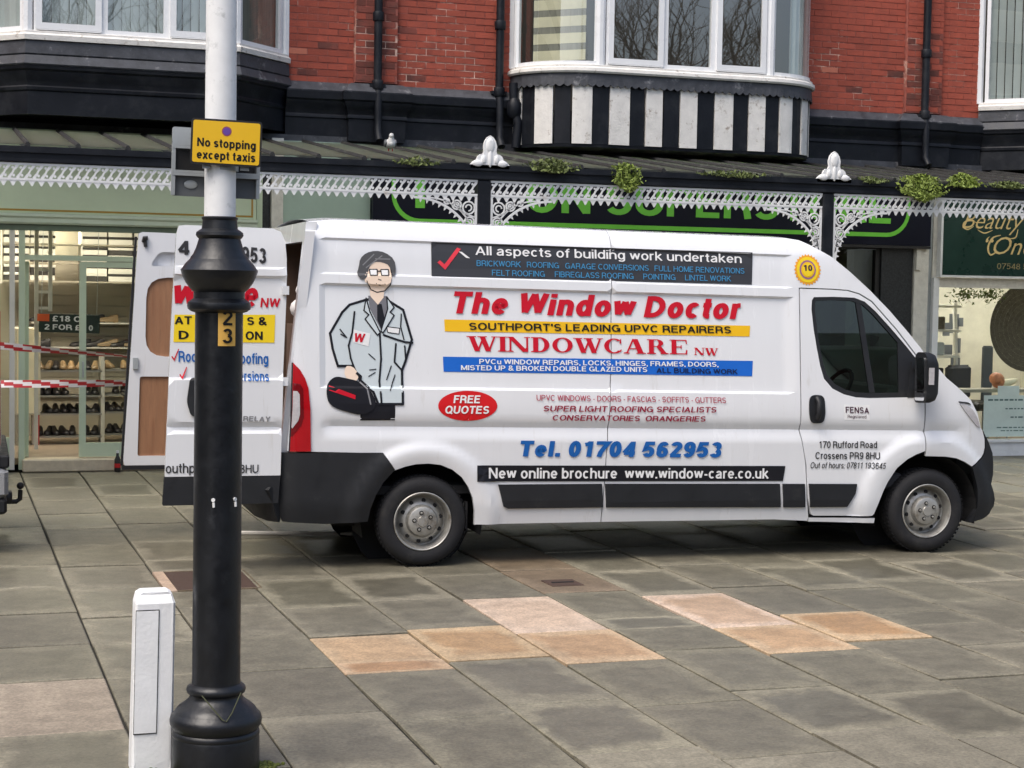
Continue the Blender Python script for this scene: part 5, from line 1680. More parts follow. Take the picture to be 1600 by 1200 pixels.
F_ARCH = [(4.44, .672), (4.37, .718), (4.29, .748), (4.19, .762), (4.08, .765), (3.994, .755), (3.93, .74), (3.867, .712), (3.80, .665), (3.74, .60), (3.69, .52), (3.655, .44), (3.629, .36), (3.605, .245)]
rear_edge = [(-.985, .849), (-.962, 1.143), (-.945, 1.475), (-.90, 1.998), (-.845, 2.40)]
SEAM = [(1.440, 2.462), (1.431, 1.515), (1.400, 1.0), (1.364, .398), (1.362, .298)]
cargo = rear_edge + [ROOF[0]] + [p for p in ROOF if -.82 < p[0] < 1.40] + [(1.434, 2.466)] + [(u - .0045, z) for u, z in SEAM[1:]] + [(.401, .299)] + R_ARCH + [(-.303, .829)]
cab = [(1.440, 2.466)] + [p for p in ROOF if p[0] > 1.5] + [(4.022, 1.566), (4.012, 1.48)] + [(u + .008, z + .008) for u, z in reversed(DOOR_TOP)] + \
      [(2.952, 2.064), (2.949, 1.035), (2.945, .976), (2.985, .80), (3.001, .705), (3.014, .55), (3.019, .442), (3.046, .305), (3.04, .272), (2.754, .289)] + [(u + .0035, z) for u, z in reversed(SEAM[1:])]
cab_d = cab[:]
tailp = [(-.948, 1.472), (-.90, 1.422), (-.866, 1.365), (-.842, 1.295), (-.828, 1.143), (-.822, .847), (-.968, .847), (-.956, 1.143)]
body = MB()
sheet(body, cargo, [], side, 0.045, ROWS, 0.03)
sheet(body, cab, [], side, 0.055, ROWS, 0.03)
wing = [(4.021, .768), (4.021, 1.475), (4.034, 1.556)] + WING_TOP[1:] + [(4.557, .957), (4.582, .89), (4.585, .824), (4.575, .78), (4.555, .748), (4.44, .680)] + F_ARCH[1:5]
sill = [(3.052, .296), (3.05, .266), (3.60, .246), (3.603, .284)]
sheet(body, sill, [], side, 0.055, None, 0.03)
# left flank, plain, with its window opening
WIN = [(3.093, 1.981), (3.25, 1.985), (3.418, 1.982), (3.50, 1.955), (3.59, 1.885), (3.72, 1.755), (3.85, 1.618), (3.94, 1.50), (3.958, 1.30), (3.93, 1.235), (3.54, 1.231), (3.42, 1.238), (3.323, 1.262), (3.23, 1.305), (3.165, 1.378), (3.135, 1.47), (3.112, 1.60), (3.088, 1.746), (3.072, 1.89), (3.074, 1.955)]
left = rear_edge + [ROOF[0]] + ROOF[1:] + WING_TOP + [(4.585, .824), (4.555, .748), (4.44, .680)] + F_ARCH + [(3.50, .246), (2.754, .289), (.401, .299)] + R_ARCH + [(-.303, .829)]
sheet(body, left, [WIN], side_l, 0.09, None, 0.03)
# roof skin
def spine(mb, pts, bulge, n=12, mi=0):
    vs = []
    for u, z in pts:
        y0 = side_y(u, z)
        for i in range(n + 1):
            s = i / n
            k = 1 - (2 * s - 1) ** 2
            bu, bz = bulge(u, z)
            vs.append((u + bu * k, y0 + (VW - 2 * y0) * s, z + bz * k))
    m = n + 1
    mb.add(vs, [(j * m + i, j * m + i + 1, (j + 1) * m + i + 1, (j + 1) * m + i) for j in range(len(pts) - 1) for i in range(n)], mi)
spine(body, ROOF[:11], lambda u, z: (0.06 * max(0, u - 3.0), 0.035))
bo = body.obj('body', MT['paint_van'], van, smooth=22, fix=False)
mb = MB(); spine(mb, ROOF[10:] + [(4.03, 1.56)], lambda u, z: (0.10 + .10 * (2.3 - z), 0.03)); mb.obj('windscreen', MT['car_glass'], van, smooth=40, fix=False)
mb = MB(); spine(mb, WING_TOP + [(4.557, .957)], lambda u, z: (0.25, 0.02)); mb.obj('bonnet', MT['paint_van'], van, smooth=40, fix=False)
mb = MB()
sheet(mb, wing, [], side, 0.05, [r for r in ROWS if .6 < r < 1.6], 0.03)
mb.obj('front_wing', MT['paint_van'], van, smooth=22, fix=False)
# front bumper
NOSE = [(4.557, .957), (4.62, .87), (4.672, .773), (4.685, .68), (4.685, .60), (4.668, .525), (4.70, .46), (4.716, .40), (4.710, .345), (4.662, .287), (4.58, .25), (4.464, .225)]
mb = MB()
bump = NOSE + [(4.446, .235), (4.515, .34), (4.505, .50), (4.46, .63), (4.445, .668), (4.562, .742), (4.584, .778), (4.593, .824), (4.590, .89), (4.566, .95)]
sheet(mb, bump, [], lambda u, z, d: (u, side_y(u, z) - .006 + d, z), 0.05, None, 0.05)
sheet(mb, bump, [], lambda u, z, d: (u, VW - side_y(u, z) + .006 - d, z), 0.08, None, 0.05)
spine(mb, NOSE, lambda u, z: (0.25, 0))
mb.obj('front_bumper', MT['plastic'], van, smooth=30, fix=False)
# headlight
mb = MB()
HL = [(4.325, 1.172), (4.38, 1.168), (4.445, 1.128), (4.487, 1.07), (4.512, 1.02), (4.523, .985), (4.49, .998), (4.44, 1.045), (4.385, 1.10)]
sheet(mb, HL, [], lambda u, z, d: (u, side_y(u, z) - .010 + d, z), 0.03, None, 0.012)
hl = mb.obj('headlight', MT['lens_clear'], van, smooth=30, fix=False)
mb = MB(); sheet(mb, [(4.312, 1.195), (4.40, 1.186), (4.43, 1.168), (4.385, 1.178), (4.318, 1.184)], [], lambda u, z, d: (u, side_y(u, z) - .011 + d, z), 0.03, None, 0.011)
mb.obj('headlight_rim', MT['plastic'], hl, fix=False)
# rear light
mb = MB(); sheet(mb, tailp, [], lambda u, z, d: (u, side_y(u, z) - .014 + d, z), 0.04, None, 0.035)
tl = mb.obj('tail_light', MT['lens_red'], van, smooth=30, fix=False)
mb = MB(); sheet(mb, [(-.950, 1.275), (-.920, 1.272), (-.905, 1.25), (-.903, 1.11), (-.915, 1.065), (-.955, 1.01), (-.961, 1.02), (-.954, 1.14)], [], lambda u, z, d: (u, side_y(u, z) - .019 + d, z), 0.03, None, 0.01)
mb.obj('reversing_lens', MT['lens_clear'], tl, fix=False)
mb = MB(); sheet(mb, [(-.948, 1.330), (-.900, 1.322), (-.880, 1.29), (-.876, 1.09), (-.895, 1.03), (-.958, .95), (-.964, .96), (-.956, 1.14)], [], lambda u, z, d: (u, side_y(u, z) - .0165 + d, z), 0.03, None, 0.004)
mb.obj('lens_surround', MT['lens_smoked'], tl, fix=False)
mb = MB(); sheet(mb, [(-.955, 1.472), (-.945, 1.472), (-.952, 1.143), (-.964, .847), (-.976, .847), (-.964, 1.143)], [], lambda u, z, d: (u, side_y(u, z) - .008 + d, z), 0.05, None, 0.02)
mb.obj('lamp_seal', MT['plastic'], tl, fix=False)
# rear bumper
RB = [(-1.020, .835), (-.303, .833), (-.217, .712), (-.30, .62), (-.352, .53), (-.39, .43), (-.405, .339), (-.70, .325), (-1.009, .345), (-1.045, .42), (-1.035, .62)]
mb = MB(); sheet(mb, RB, [], lambda u, z, d: (u, side_y(u, z) - .012 + d, z), 0.05, None, 0.05)
sheet(mb, RB, [], lambda u, z, d: (u, VW - side_y(u, z) + .012 - d, z), 0.09, None, 0.05)
path = [(-1.03, VW - .04), (-1.10, VW - .12), (-1.15, VW - .35), (-1.16, VW / 2), (-1.15, .35), (-1.10, .12), (-1.03, .04)]
mb.sweep(list(reversed(path)), [(-.02, .35), (0.0, .34), (0.02, .42), (0.0, .56), (-.10, .60), (-.12, .58)], ends=True)
mb.box(-1.06, -.95, .1, VW - .1, .50, .60)
rbm = mb.obj('rear_bumper', MT['plastic'], van, smooth=30, fix=False)
# side mouldings
for a in ([(.556, .592), (1.352, .586), (1.366, .410), (.632, .414), (.600, .43)], [(1.378, .586), (2.786, .566), (2.80, .385), (1.392, .409)], [(2.812, .565), (2.995, .562), (3.006, .381), (2.826, .384)]):
    mb = MB(); sheet(mb, a, [], lambda u, z, d: (u, side_y(u, z) - .016 + d, z), 0.06, None, 0.016)
    mb.obj('side_moulding', MT['plastic'], van, fix=False)
# inside: lining, floor, cab
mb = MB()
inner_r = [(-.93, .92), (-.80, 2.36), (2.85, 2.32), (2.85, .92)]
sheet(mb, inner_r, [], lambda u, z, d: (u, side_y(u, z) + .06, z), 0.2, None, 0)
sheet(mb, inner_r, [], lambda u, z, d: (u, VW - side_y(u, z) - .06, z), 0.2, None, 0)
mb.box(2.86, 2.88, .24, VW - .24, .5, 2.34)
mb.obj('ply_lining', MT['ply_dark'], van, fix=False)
mb = MB().box(-.98, 2.86, .08, VW - .08, .52, .58).box(-.6, 4.4, .30, VW - .30, .27, .50).box(.45, 3.55, .06, .30, .30, .50).box(.45, 3.55, VW - .3, VW - .06, .30, .50)
mb.box(-.78, 2.86, .2, VW - .2, 2.36, 2.375)
mb.obj('underbody', MT['dark'], van)
for uc in (0.0, 4.06):
    for ya, yb in ((.035, .42), (VW - .42, VW - .035)):
        mb = MB(); n = 16
        vs = []
        for i in range(n + 1):
            a = -0.25 + (math.pi + .5) * i / n
            for y in (ya, yb):
                vs.append((uc + .452 * math.cos(a), y, .33 + .452 * math.sin(a)))
        mb.add(vs, [(2 * i, 2 * i + 2, 2 * i + 3, 2 * i + 1) for i in range(n)])
        yi = yb if ya < 1 else ya
        mb.add([(uc + .46 * math.cos(a), yi, .33 + .46 * math.sin(a)) for a in [2 * math.pi * i / 20 for i in range(20)]], [tuple(range(20))])
        mb.obj('arch_liner', MT['dark'], van, fix=False)
MB().box(3.2, 4.55, .43, VW - .43, .3, .85).obj('engine_bay', MT['dark'], van)
mb = MB().bbox(3.75, 4.15, .12, VW - .12, .8, 1.28, .06).bbox(3.0, 3.9, .1, VW - .1, .5, .62, .02).bbox(3.62, 3.78, .75, 1.3, .7, 1.15, .03)
mb.obj('dashboard', MT['seat'], van)
for y in (.30, 1.05, 1.52):
    mb = MB().bbox(3.0, 3.5, y, y + .46, .72, .95, .05).bbox(2.94, 3.12, y, y + .46, .95, 1.62, .05).bbox(2.97, 3.07, y + .1, y + .36, 1.63, 1.82, .04)
    mb.obj('seat', MT['seat'], van)
mb = MB()
C = Vector((3.50, .55, 1.24)); ax1 = Vector((0, 1, 0)); ax2 = Vector((.55, 0, .83))
mb.tube([C + (ax1 * math.cos(t) + ax2 * math.sin(t)) * .205 for t in [i * 2 * math.pi / 24 for i in range(25)]], .018, 6)
for t in (0.0, math.pi, -math.pi / 2):
    mb.tube([C, C + (ax1 * math.cos(t) + ax2 * math.sin(t)) * .2], .014, 5)
mb.tube([C, C + Vector((.3, 0, -.2))], .035, 6).ball(C, .05, .05, .05, 8, 6)
mb.obj('steering_wheel', MT['plastic'], van, smooth=50)
mb = MB(); sheet(mb, WIN, [], lambda u, z, d: (u, VW - side_y(u, z) - .02, z), .3, None, 0, gstep=.4); mb.obj('far_window', MT['car_glass'], van, fix=False)
# cab door
DOOR = DOOR_TOP + [(4.002, 1.476), (4.008, 1.40), (4.010, .808), (3.935, .782), (3.86, .745), (3.774, .678), (3.70, .57), (3.66, .49), (3.622, .40), (3.592, .32), (3.575, .305), (3.54, .303), (3.09, .312), (3.066, .325), (3.030, .45), (3.022, .56), (3.012, .705), (2.992, .80), (2.955, .976), (2.959, 1.035)]
wh = [(3.955, 1.52)]
HOLE = [(3.078, 1.995), (3.25, 2.0), (3.42, 1.996), (3.51, 1.966), (3.60, 1.893), (3.73, 1.763), (3.862, 1.622), (3.955, 1.515), (3.958, 1.228), (3.54, 1.220), (3.42, 1.226), (3.315, 1.25), (3.22, 1.294), (3.15, 1.37), (3.12, 1.47), (3.095, 1.60), (3.071, 1.746), (3.055, 1.90), (3.060, 1.97)]
mb = MB(); sheet(mb, DOOR, [HOLE], side, 0.05, [r for r in ROWS if r < 2.05], 0.03)
door = mb.obj('front_door', MT['paint_van'], van, smooth=22, fix=False)
INN = [(3.096, 1.970), (3.25, 1.974), (3.40, 1.970), (3.49, 1.942), (3.58, 1.868), (3.70, 1.744), (3.79, 1.650), (3.79, 1.262), (3.54, 1.258), (3.43, 1.264), (3.335, 1.285), (3.245, 1.328), (3.178, 1.40), (3.15, 1.48), (3.125, 1.60), (3.102, 1.746), (3.088, 1.88), (3.088, 1.95)]
mb = MB(); sheet(mb, HOLE, [INN], lambda u, z, d: (u, side_y(u, z) + .004 + d, z), 0.05, None, 0.02)
sheet(mb, [(3.435, 1.965), (3.478, 1.952), (3.585, 1.262), (3.538, 1.262)], [], lambda u, z, d: (u, side_y(u, z) + .006 + d, z), 0.1, None, 0.02)
mb.obj('window_frame', MT['plastic'], door, fix=False)
mb = MB(); sheet(mb, INN, [], lambda u, z, d: (u, side_y(u, z) + .016, z), .3, None, 0, gstep=.4); mb.obj('window', MT['car_glass'], door, fix=False)
# handle
mb = MB()
HP = rounded([(3.025, 1.245), (3.148, 1.245), (3.155, 1.10), (3.14, 1.03), (3.035, 1.025), (3.018, 1.12)], .05)
sheet(mb, HP, [], lambda u, z, d: (u, side_y(u, z) - .010 + d, z), 0.04, None, 0.012)
mb.tube([(3.085, side_y(3.08, 1.22) - .012, 1.222), (3.088, -.036, 1.19), (3.088, -.038, 1.10), (3.085, side_y(3.08, 1.06) - .012, 1.062)], .022, 8)
mb.obj('handle', MT['plastic'], door, smooth=50, fix=False)
# mirror
mb = MB()
mb.prism([(3.905, 1.50), (4.0, 1.40), (4.0, 1.225), (3.86, 1.225)], -.004, .01, lambda p, q, t: (p, side_y(p, q) + t, q))
mb.tube([(3.95, .0, 1.28), (3.90, -.10, 1.26)], .035, 8).tube([(3.95, .03, 1.45), (3.90, -.10, 1.46)], .028, 8)
MH = rounded([(-.255, 1.20), (-.07, 1.19), (-.065, 1.55), (-.10, 1.585), (-.22, 1.585), (-.26, 1.53)], .045)
n = len(MH)
vs = []
for du, sc in ((0.0, 1.0), (.05, 1.0), (.09, .92), (.115, .72)):
    cy, cz = -.16, 1.385
    vs += [(3.875 + du, cy + (y - cy) * sc, cz + (z - cz) * sc) for y, z in MH]
fs = [tuple(range(n - 1, -1, -1)), tuple(range(3 * n, 4 * n))] + [(k * n + i, k * n + (i + 1) % n, (k + 1) * n + (i + 1) % n, (k + 1) * n + i) for k in range(3) for i in range(n)]
mb.add(vs, fs)
mir = mb.obj('mirror', MT['plastic'], door, smooth=40)
MB().prism(rounded([(-.235, 1.30), (-.09, 1.295), (-.088, 1.54), (-.22, 1.55)], .03), 3.868, 3.874, lambda p, q, t: (t, p, q)).obj('mirror_glass', MT['chrome'], mir)
MB().prism(rounded([(-.235, 1.215), (-.09, 1.21), (-.09, 1.285), (-.235, 1.288)], .02), 3.868, 3.874, lambda p, q, t: (t, p, q)).obj('wide_angle_glass', MT['chrome'], mir)
MB().box(3.89, 3.935, -.263, -.2575, 1.34, 1.47).obj('indicator_lens', MT['lens_clear'], mir)
# door moulding
mb = MB(); sheet(mb, [(3.032, .562), (3.437, .555), (3.425, .48), (3.36, .378), (3.05, .381)], [], lambda u, z, d: (u, side_y(u, z) - .016 + d, z), 0.06, None, 0.016)
mb.obj('side_moulding', MT['plastic'], door, fix=False)

# wheels
def wheel(u, y, sgn, name='wheel'):
    """sgn = -1: outer face towards -y"""
    e = bpy.data.objects.new(name, None); COL.objects.link(e); e.parent = van; e.location = (u, y, .33)
    if sgn > 0: e.rotation_euler = (0, 0, math.pi)
    tp = [(.212, .015), (.222, .002), (.25, -.006), (.285, -.004), (.305, .008), (.322, .03), (.328, .05), (.328, .165), (.322, .19), (.30, .21), (.25, .22), (.21, .20)]
    mb = MB().lathe(tp, (0, 0, 0), 48, 'y', cap=False)
    for i in range(60):
        a = 2 * math.pi * i / 60
        for ya in (.045, .10, .135):
            c, s = math.cos(a + ya), math.sin(a + ya)
            t1, t2 = Vector((c, 0, s)), Vector((-s, 0, c))
            q = [t1 * .3275 - t2 * .009, t1 * .3275 + t2 * .009]
            mb.add([(q[0].x, ya - .018, q[0].z), (q[1].x, ya - .018, q[1].z), (q[1].x * 1.015, ya - .018, q[1].z * 1.015), (q[0].x * 1.015, ya - .018, q[0].z * 1.015),
                    (q[0].x, ya + .018, q[0].z), (q[1].x, ya + .018, q[1].z), (q[1].x * 1.015, ya + .018, q[1].z * 1.015), (q[0].x * 1.015, ya + .018, q[0].z * 1.015)],
                   [(0, 1, 2, 3), (7, 6, 5, 4), (3, 2, 6, 7), (0, 3, 7, 4), (1, 5, 6, 2)])
    mb.obj('tyre', MT['rubber'], e, smooth=35)
    rp = [(.212, .016), (.214, .004), (.208, .000), (.202, .004), (.198, .016), (.194, .022), (.190, .040), (.182, .085), (.172, .092), (.150, .066), (.130, .052), (.118, .048), (.112, .022), (.105, .006), (.094, .000), (.04, .000), (.036, -.008), (.0, -.009)]
    MB().lathe(rp, (0, 0, 0), 48, 'y', cap=False).obj('rim', MT['steel'], e, smooth=30)
    mb = MB()
    for i in range(10):
        a = 2 * math.pi * i / 10 + .2
        mb.lathe([(.0, -.006), (.0155, -.006), (.016, .004)], (.148 * math.cos(a), .063, .148 * math.sin(a)), 10, 'y', cap=False)
    for i in range(5):
        a = 2 * math.pi * i / 5 + .5
        mb.lathe([(.0, -.003), (.0165, -.003), (.0165, .0)], (.064 * math.cos(a), .000, .064 * math.sin(a)), 10, 'y', cap=False)
    mb.obj('wheel_holes', MT['dark'], e)
    mb = MB()
    for i in range(5):
        a = 2 * math.pi * i / 5 + .5
        mb.lathe([(.0, -.014), (.008, -.013), (.010, -.004)], (.064 * math.cos(a), -.002, .064 * math.sin(a)), 6, 'y', cap=False)
    mb.obj('wheel_nuts', MT['steel'], e)
    MB().lathe([(.2, .16), (.0, .16)], (0, 0, 0), 24, 'y', cap=False).obj('brake_drum', MT['dark'], e)
    return e
wheel(0.0, .005, -1); wheel(4.06, .005, -1); wheel(0.0, VW - .005, 1); wheel(4.06, VW - .005, 1)
mb = MB()
mb.add([(.33, y, z) for y, z in ((.06, .28), (.28, .28), (.28, .46), (.06, .46))] + [(.345, y, z) for y, z in ((.06, .24), (.28, .24), (.28, .46), (.06, .46))], [(0, 1, 2, 3), (7, 6, 5, 4), (0, 4, 5, 1), (1, 5, 6, 2), (3, 2, 6, 7), (0, 3, 7, 4)])
mb.obj('mud_flap', MT['rubber'], van)

# rear frame of the opening
def rake(z): return -.845 - (2.40 - z) * .105
mb = MB()
for y0, y1 in ((.07, .15), (VW - .15, VW - .07)):
    mb.box(-.02, .05, y0, y1, .60, 2.40, sh=lambda a, b, c: (a + rake(c), b, c))
mb.box(-.03, .05, .15, VW - .15, 2.33, 2.47, sh=lambda a, b, c: (a + rake(c) + .02, b, c))
mb.box(-.02, .05, .07, VW - .07, .57, .62, sh=lambda a, b, c: (a + rake(c), b, c))
mb.obj('rear_frame', MT['paint_van'], van)
# near rear door, standing open at right angles, outer face towards the street
def ndoor_y(u, z):
    zl = z
    y = -.01 + interp(zl, [0.5, 1.15, 2.25, 2.45], [0.0, 0, .03, .05])
    y += interp(zl, [.975, 1.0, 1.02, 1.06], [0, .018, .022, 0]) + interp(zl, [1.35, 1.365, 2.06, 2.08, 2.125, 2.14], [0, .020, .022, 0, 0, .014])
    return y
ND = [(-1.835, .68), (-1.815, 1.2), (-1.795, 1.75), (-1.762, 2.36), (-1.745, 2.414), (-1.70, 2.42), (-1.10, 2.412), (-1.04, 2.39), (-1.01, 2.32), (-1.0, 2.20), (-.998, 1.97), (-1.02, 1.40), (-1.035, .68)]
mb = MB(); sheet(mb, ND, [], lambda u, z, d: (u, ndoor_y(u, z) + d, z), .06, [1.0, .975, 1.02, 1.06, 1.2, 1.35, 1.365, 1.5, 1.7, 1.9, 2.06, 2.08, 2.125, 2.14, 2.25, 2.35, .8, .9, 1.1], .05, tilt=0)
sheet(mb, ND, [], lambda u, z, d: (u, ndoor_y(u, z) + .05, z), .3, None, 0, gstep=.4)
nd = mb.obj('rear_door', MT['paint_van'], van, smooth=22, fix=False)
nd['label'] = 'signwritten rear door swung open towards the street'
mb = MB(); LS = [(-1.838, .676), (-1.850, .486), (-1.845, .479), (-1.05, .484), (-1.036, .676)]
sheet(mb, LS, [], lambda u, z, d: (u, ndoor_y(u, z) + d, z), .08, None, .05); sheet(mb, LS, [], lambda u, z, d: (u, ndoor_y(u, z) + .05, z), .3, None, 0, gstep=.4)
mb.obj('lower_trim', MT['plastic'], nd, fix=False)
mb = MB(); sheet(mb, rounded([(-1.668, 1.36), (-1.62, 1.37), (-1.61, 1.10), (-1.66, 1.10), (-1.69, 1.2)], .03), [], lambda u, z, d: (u, ndoor_y(u, z) - .025 + d, z), .05, None, .03)
mb.obj('handle', MT['plastic'], nd, fix=False)
mb = MB()
for z in (1.31, 1.95):
    mb.box(-1.03, -.985, .004, .03, z, z + .06)
mb.obj('hinge', MT['paint_van'], nd)
# far rear door: inner side with plywood panels towards the street
YF = 1.93
def fd(u, z, d): return (u, YF + d, z)
FD = [(-2.012, .60), (-2.0, .56), (-1.03, .56), (-.98, 1.4), (-.93, 2.40), (-1.87, 2.418), (-1.90, 2.405), (-1.915, 2.2), (-1.955, 1.5)]
H1 = rounded([(-1.81, 2.15), (-1.74, 2.262), (-1.15, 2.262), (-1.10, 2.15)], .04)
H2 = rounded([(-1.845, 1.43), (-1.835, 2.06), (-1.12, 2.06), (-1.14, 1.43)], .16)
H3 = rounded([(-1.90, .635), (-1.885, 1.27), (-1.13, 1.27), (-1.15, .635)], .02)
mb = MB(); sheet(mb, FD, [H1, H2, H3], fd, .12, None, .045); sheet(mb, FD, [], lambda u, z, d: (u, YF + .05, z), .3, None, 0, gstep=.4)
fdo = mb.obj('rear_door', MT['paint_van'], van, smooth=30, fix=False)
fdo['label'] = 'open rear door showing its plywood lined inner side'
for h in (H2, H3):
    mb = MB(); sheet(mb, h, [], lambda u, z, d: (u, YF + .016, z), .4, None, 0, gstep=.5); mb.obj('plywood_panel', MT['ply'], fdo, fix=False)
MB().tube([(-1.86, YF - .005, 2.34), (-1.855, YF - .02, 2.37), (-1.83, YF - .02, 2.37)], .018, 6).tube([(-1.85, YF - .01, 2.37), (-1.845, YF - .012, 2.30)], .014, 6).obj('latch', MT['sign_black'], fdo)
mb = MB().box(-1.94, -1.90, YF - .02, YF + .02, 1.33, 1.42)
mb.obj('door_catch', MT['alu'], fdo)
MB().box(-2.03, -2.012, YF + .0, YF + .06, .56, 2.38, sh=lambda a, b, c: (a + (c - .56) * .056, b, c)).box(-2.02, -1.03, YF - .004, YF + .06, .525, .556).obj('door_seal', MT['rubber'], fdo)
# load seen through the open back
t = thing('timber_load', 'dark wooden boards standing inside the open rear of the van', 'timber', (3.311 - .5, 11.934 + 1.45, .585), -.0448)
for i in range(4):
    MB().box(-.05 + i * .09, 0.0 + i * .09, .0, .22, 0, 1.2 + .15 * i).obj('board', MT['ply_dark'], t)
t = thing('dust_sheet', 'crumpled white sheet stuffed inside the open rear of the van', 'sheet', (3.311 - .72, 11.934 + .62, 1.93), 0)
mb = MB()
for i in range(6):
    mb.ball((R.uniform(-.06, .06), R.uniform(-.1, .1), R.uniform(-.15, .12)), R.uniform(.04, .08), .07, R.uniform(.05, .1), 8, 6)
mb.obj('cloth', MT['tape_white'], t, smooth=60)
MB().box(-.12, .25, -.18, .25, -1.35, -.20).obj('shelf_below', MT['ply_dark'], t)

# ------------------------------------------------------------------ signwriting on the van
def dec(e): return lambda p, q, d=0: (p, side_y(p, q) - e, q)
def decal(name, poly, key, e, parent=van, step=.12):
    mb = MB(); sheet(mb, poly, [], lambda u, z, d: (u, side_y(u, z) - e, z), min(step, .06), ROWS, 0, gstep=.05)
    return mb.obj(name, DEC[key], parent, fix=False)
decal('banner', [(.06, 2.345), (.06, 2.100), (2.567, 2.082), (2.574, 2.327)], 'grey', .003)
decal('stripe', [(.154, 1.789), (.158, 1.702), (2.544, 1.687), (2.551, 1.769)], 'yellow', .003)
decal('stripe', [(.142, 1.520), (.146, 1.412), (2.56, 1.386), (2.568, 1.502)], 'royal', .003)
decal('stripe', [(.394, .734), (.391, .617), (2.815, .588), (2.833, .702)], 'line', .006)
decal('tick', [(.105, 2.2), (.124, 2.216), (.157, 2.187), (.253, 2.31), (.281, 2.301), (.162, 2.148)], 'tick', .006)
decal('roof_mark', [(.265, 2.282), (.289, 2.28), (.349, 2.235), (.320, 2.237)], 'white', .006)
decal('oval', [(.32 + .221 * math.cos(t), 1.167 + .109 * math.sin(t)) for t in [i * math.pi / 20 for i in range(40)]], 'red2', .003)
TXT = [
    ('All aspects of building work undertaken', (0.389, 2.261), (2.485, 2.244), 0.066, 0, 0.008, 'white'),
    ('BRICKWORK   ROOFING   GARAGE CONVERSIONS   FULL HOME RENOVATIONS', (0.397, 2.18), (2.505, 2.164), 0.042, 0, 0.004, 'sky'),
    ('FELT ROOFING     FIBREGLASS ROOFING     POINTING     LINTEL WORK', (0.512, 2.113), (2.394, 2.103), 0.042, 0, 0.004, 'sky'),
    ('The Window Doctor', (0.215, 1.834), (2.470, 1.818), 0.158, 0.24, 0.045, 'red'),
    ("SOUTHPORT'S LEADING UPVC REPAIRERS", (0.339, 1.716), (2.391, 1.710), 0.052, 0, 0.02, 'black'),
    ('PVCu WINDOW REPAIRS, LOCKS, HINGES, FRAMES, DOORS,', (0.412, 1.469), (2.284, 1.456), 0.036, 0, 0.02, 'white'),
    ('MISTED UP & BROKEN DOUBLE GLAZED UNITS', (0.275, 1.424), (1.71, 1.415), 0.036, 0, 0.02, 'white'),
    ('ALL BUILDING WORK', (1.784, 1.411), (2.44, 1.402), 0.036, 0, 0.02, 'navy'),
    ('FREE', (0.215, 1.188), (0.411, 1.186), 0.056, 0.15, 0.03, 'white'),
    ('QUOTES', (0.151, 1.112), (0.479, 1.109), 0.056, 0.15, 0.03, 'white'),
    ('UPVC WINDOWS - DOORS - FASCIAS - SOFFITS - GUTTERS', (0.838, 1.205), (2.332, 1.184), 0.042, 0, 0.006, 'mauve'),
    ('SUPER LIGHT ROOFING SPECIALISTS', (0.892, 1.126), (2.254, 1.113), 0.042, 0.2, 0.02, 'maroon'),
    ('CONSERVATORIES  ORANGERIES', (0.962, 1.059), (2.168, 1.045), 0.040, 0.2, 0.02, 'maroon'),
    ('Tel. 01704 562953', (0.715, 0.796), (2.304, 0.773), 0.115, 0.15, 0.052, 'blue'),
    ('New online brochure  www.window-care.co.uk', (0.482, 0.638), (2.693, 0.608), 0.078, 0, 0.018, 'white'),
]
for s, a, b, cap, sh_, bo_, k in TXT:
    lettering(s, a, b, cap, sh_, bo_, dec(.0075 if b[1] > .7 else .012), DEC[k], van)
for s, a, b, cap, sh_, bo_, k in [
    ('FENSA', (3.327, 1.108), (3.526, 1.102), 0.047, 0, 0.02, 'dark'), ('Registered', (3.345, 1.068), (3.503, 1.064), 0.025, 0, 0.0, 'dark'),
    ('170 Rufford Road', (3.111, 0.838), (3.603, 0.833), 0.052, 0, 0.014, 'ink'), ('Crossens PR9 8HU', (3.081, 0.753), (3.628, 0.745), 0.054, 0, 0.014, 'ink'),
    ('Out of hours: 07811 193645', (3.043, 0.682), (3.669, 0.672), 0.047, 0.15, 0.008, 'ink')]:
    lettering(s, a, b, cap, sh_, bo_, dec(.005), DEC[k], door)
decal('sticker', [(3.315, 1.172), (3.318, 1.053), (3.536, 1.047), (3.533, 1.167)], 'white', .002, door)
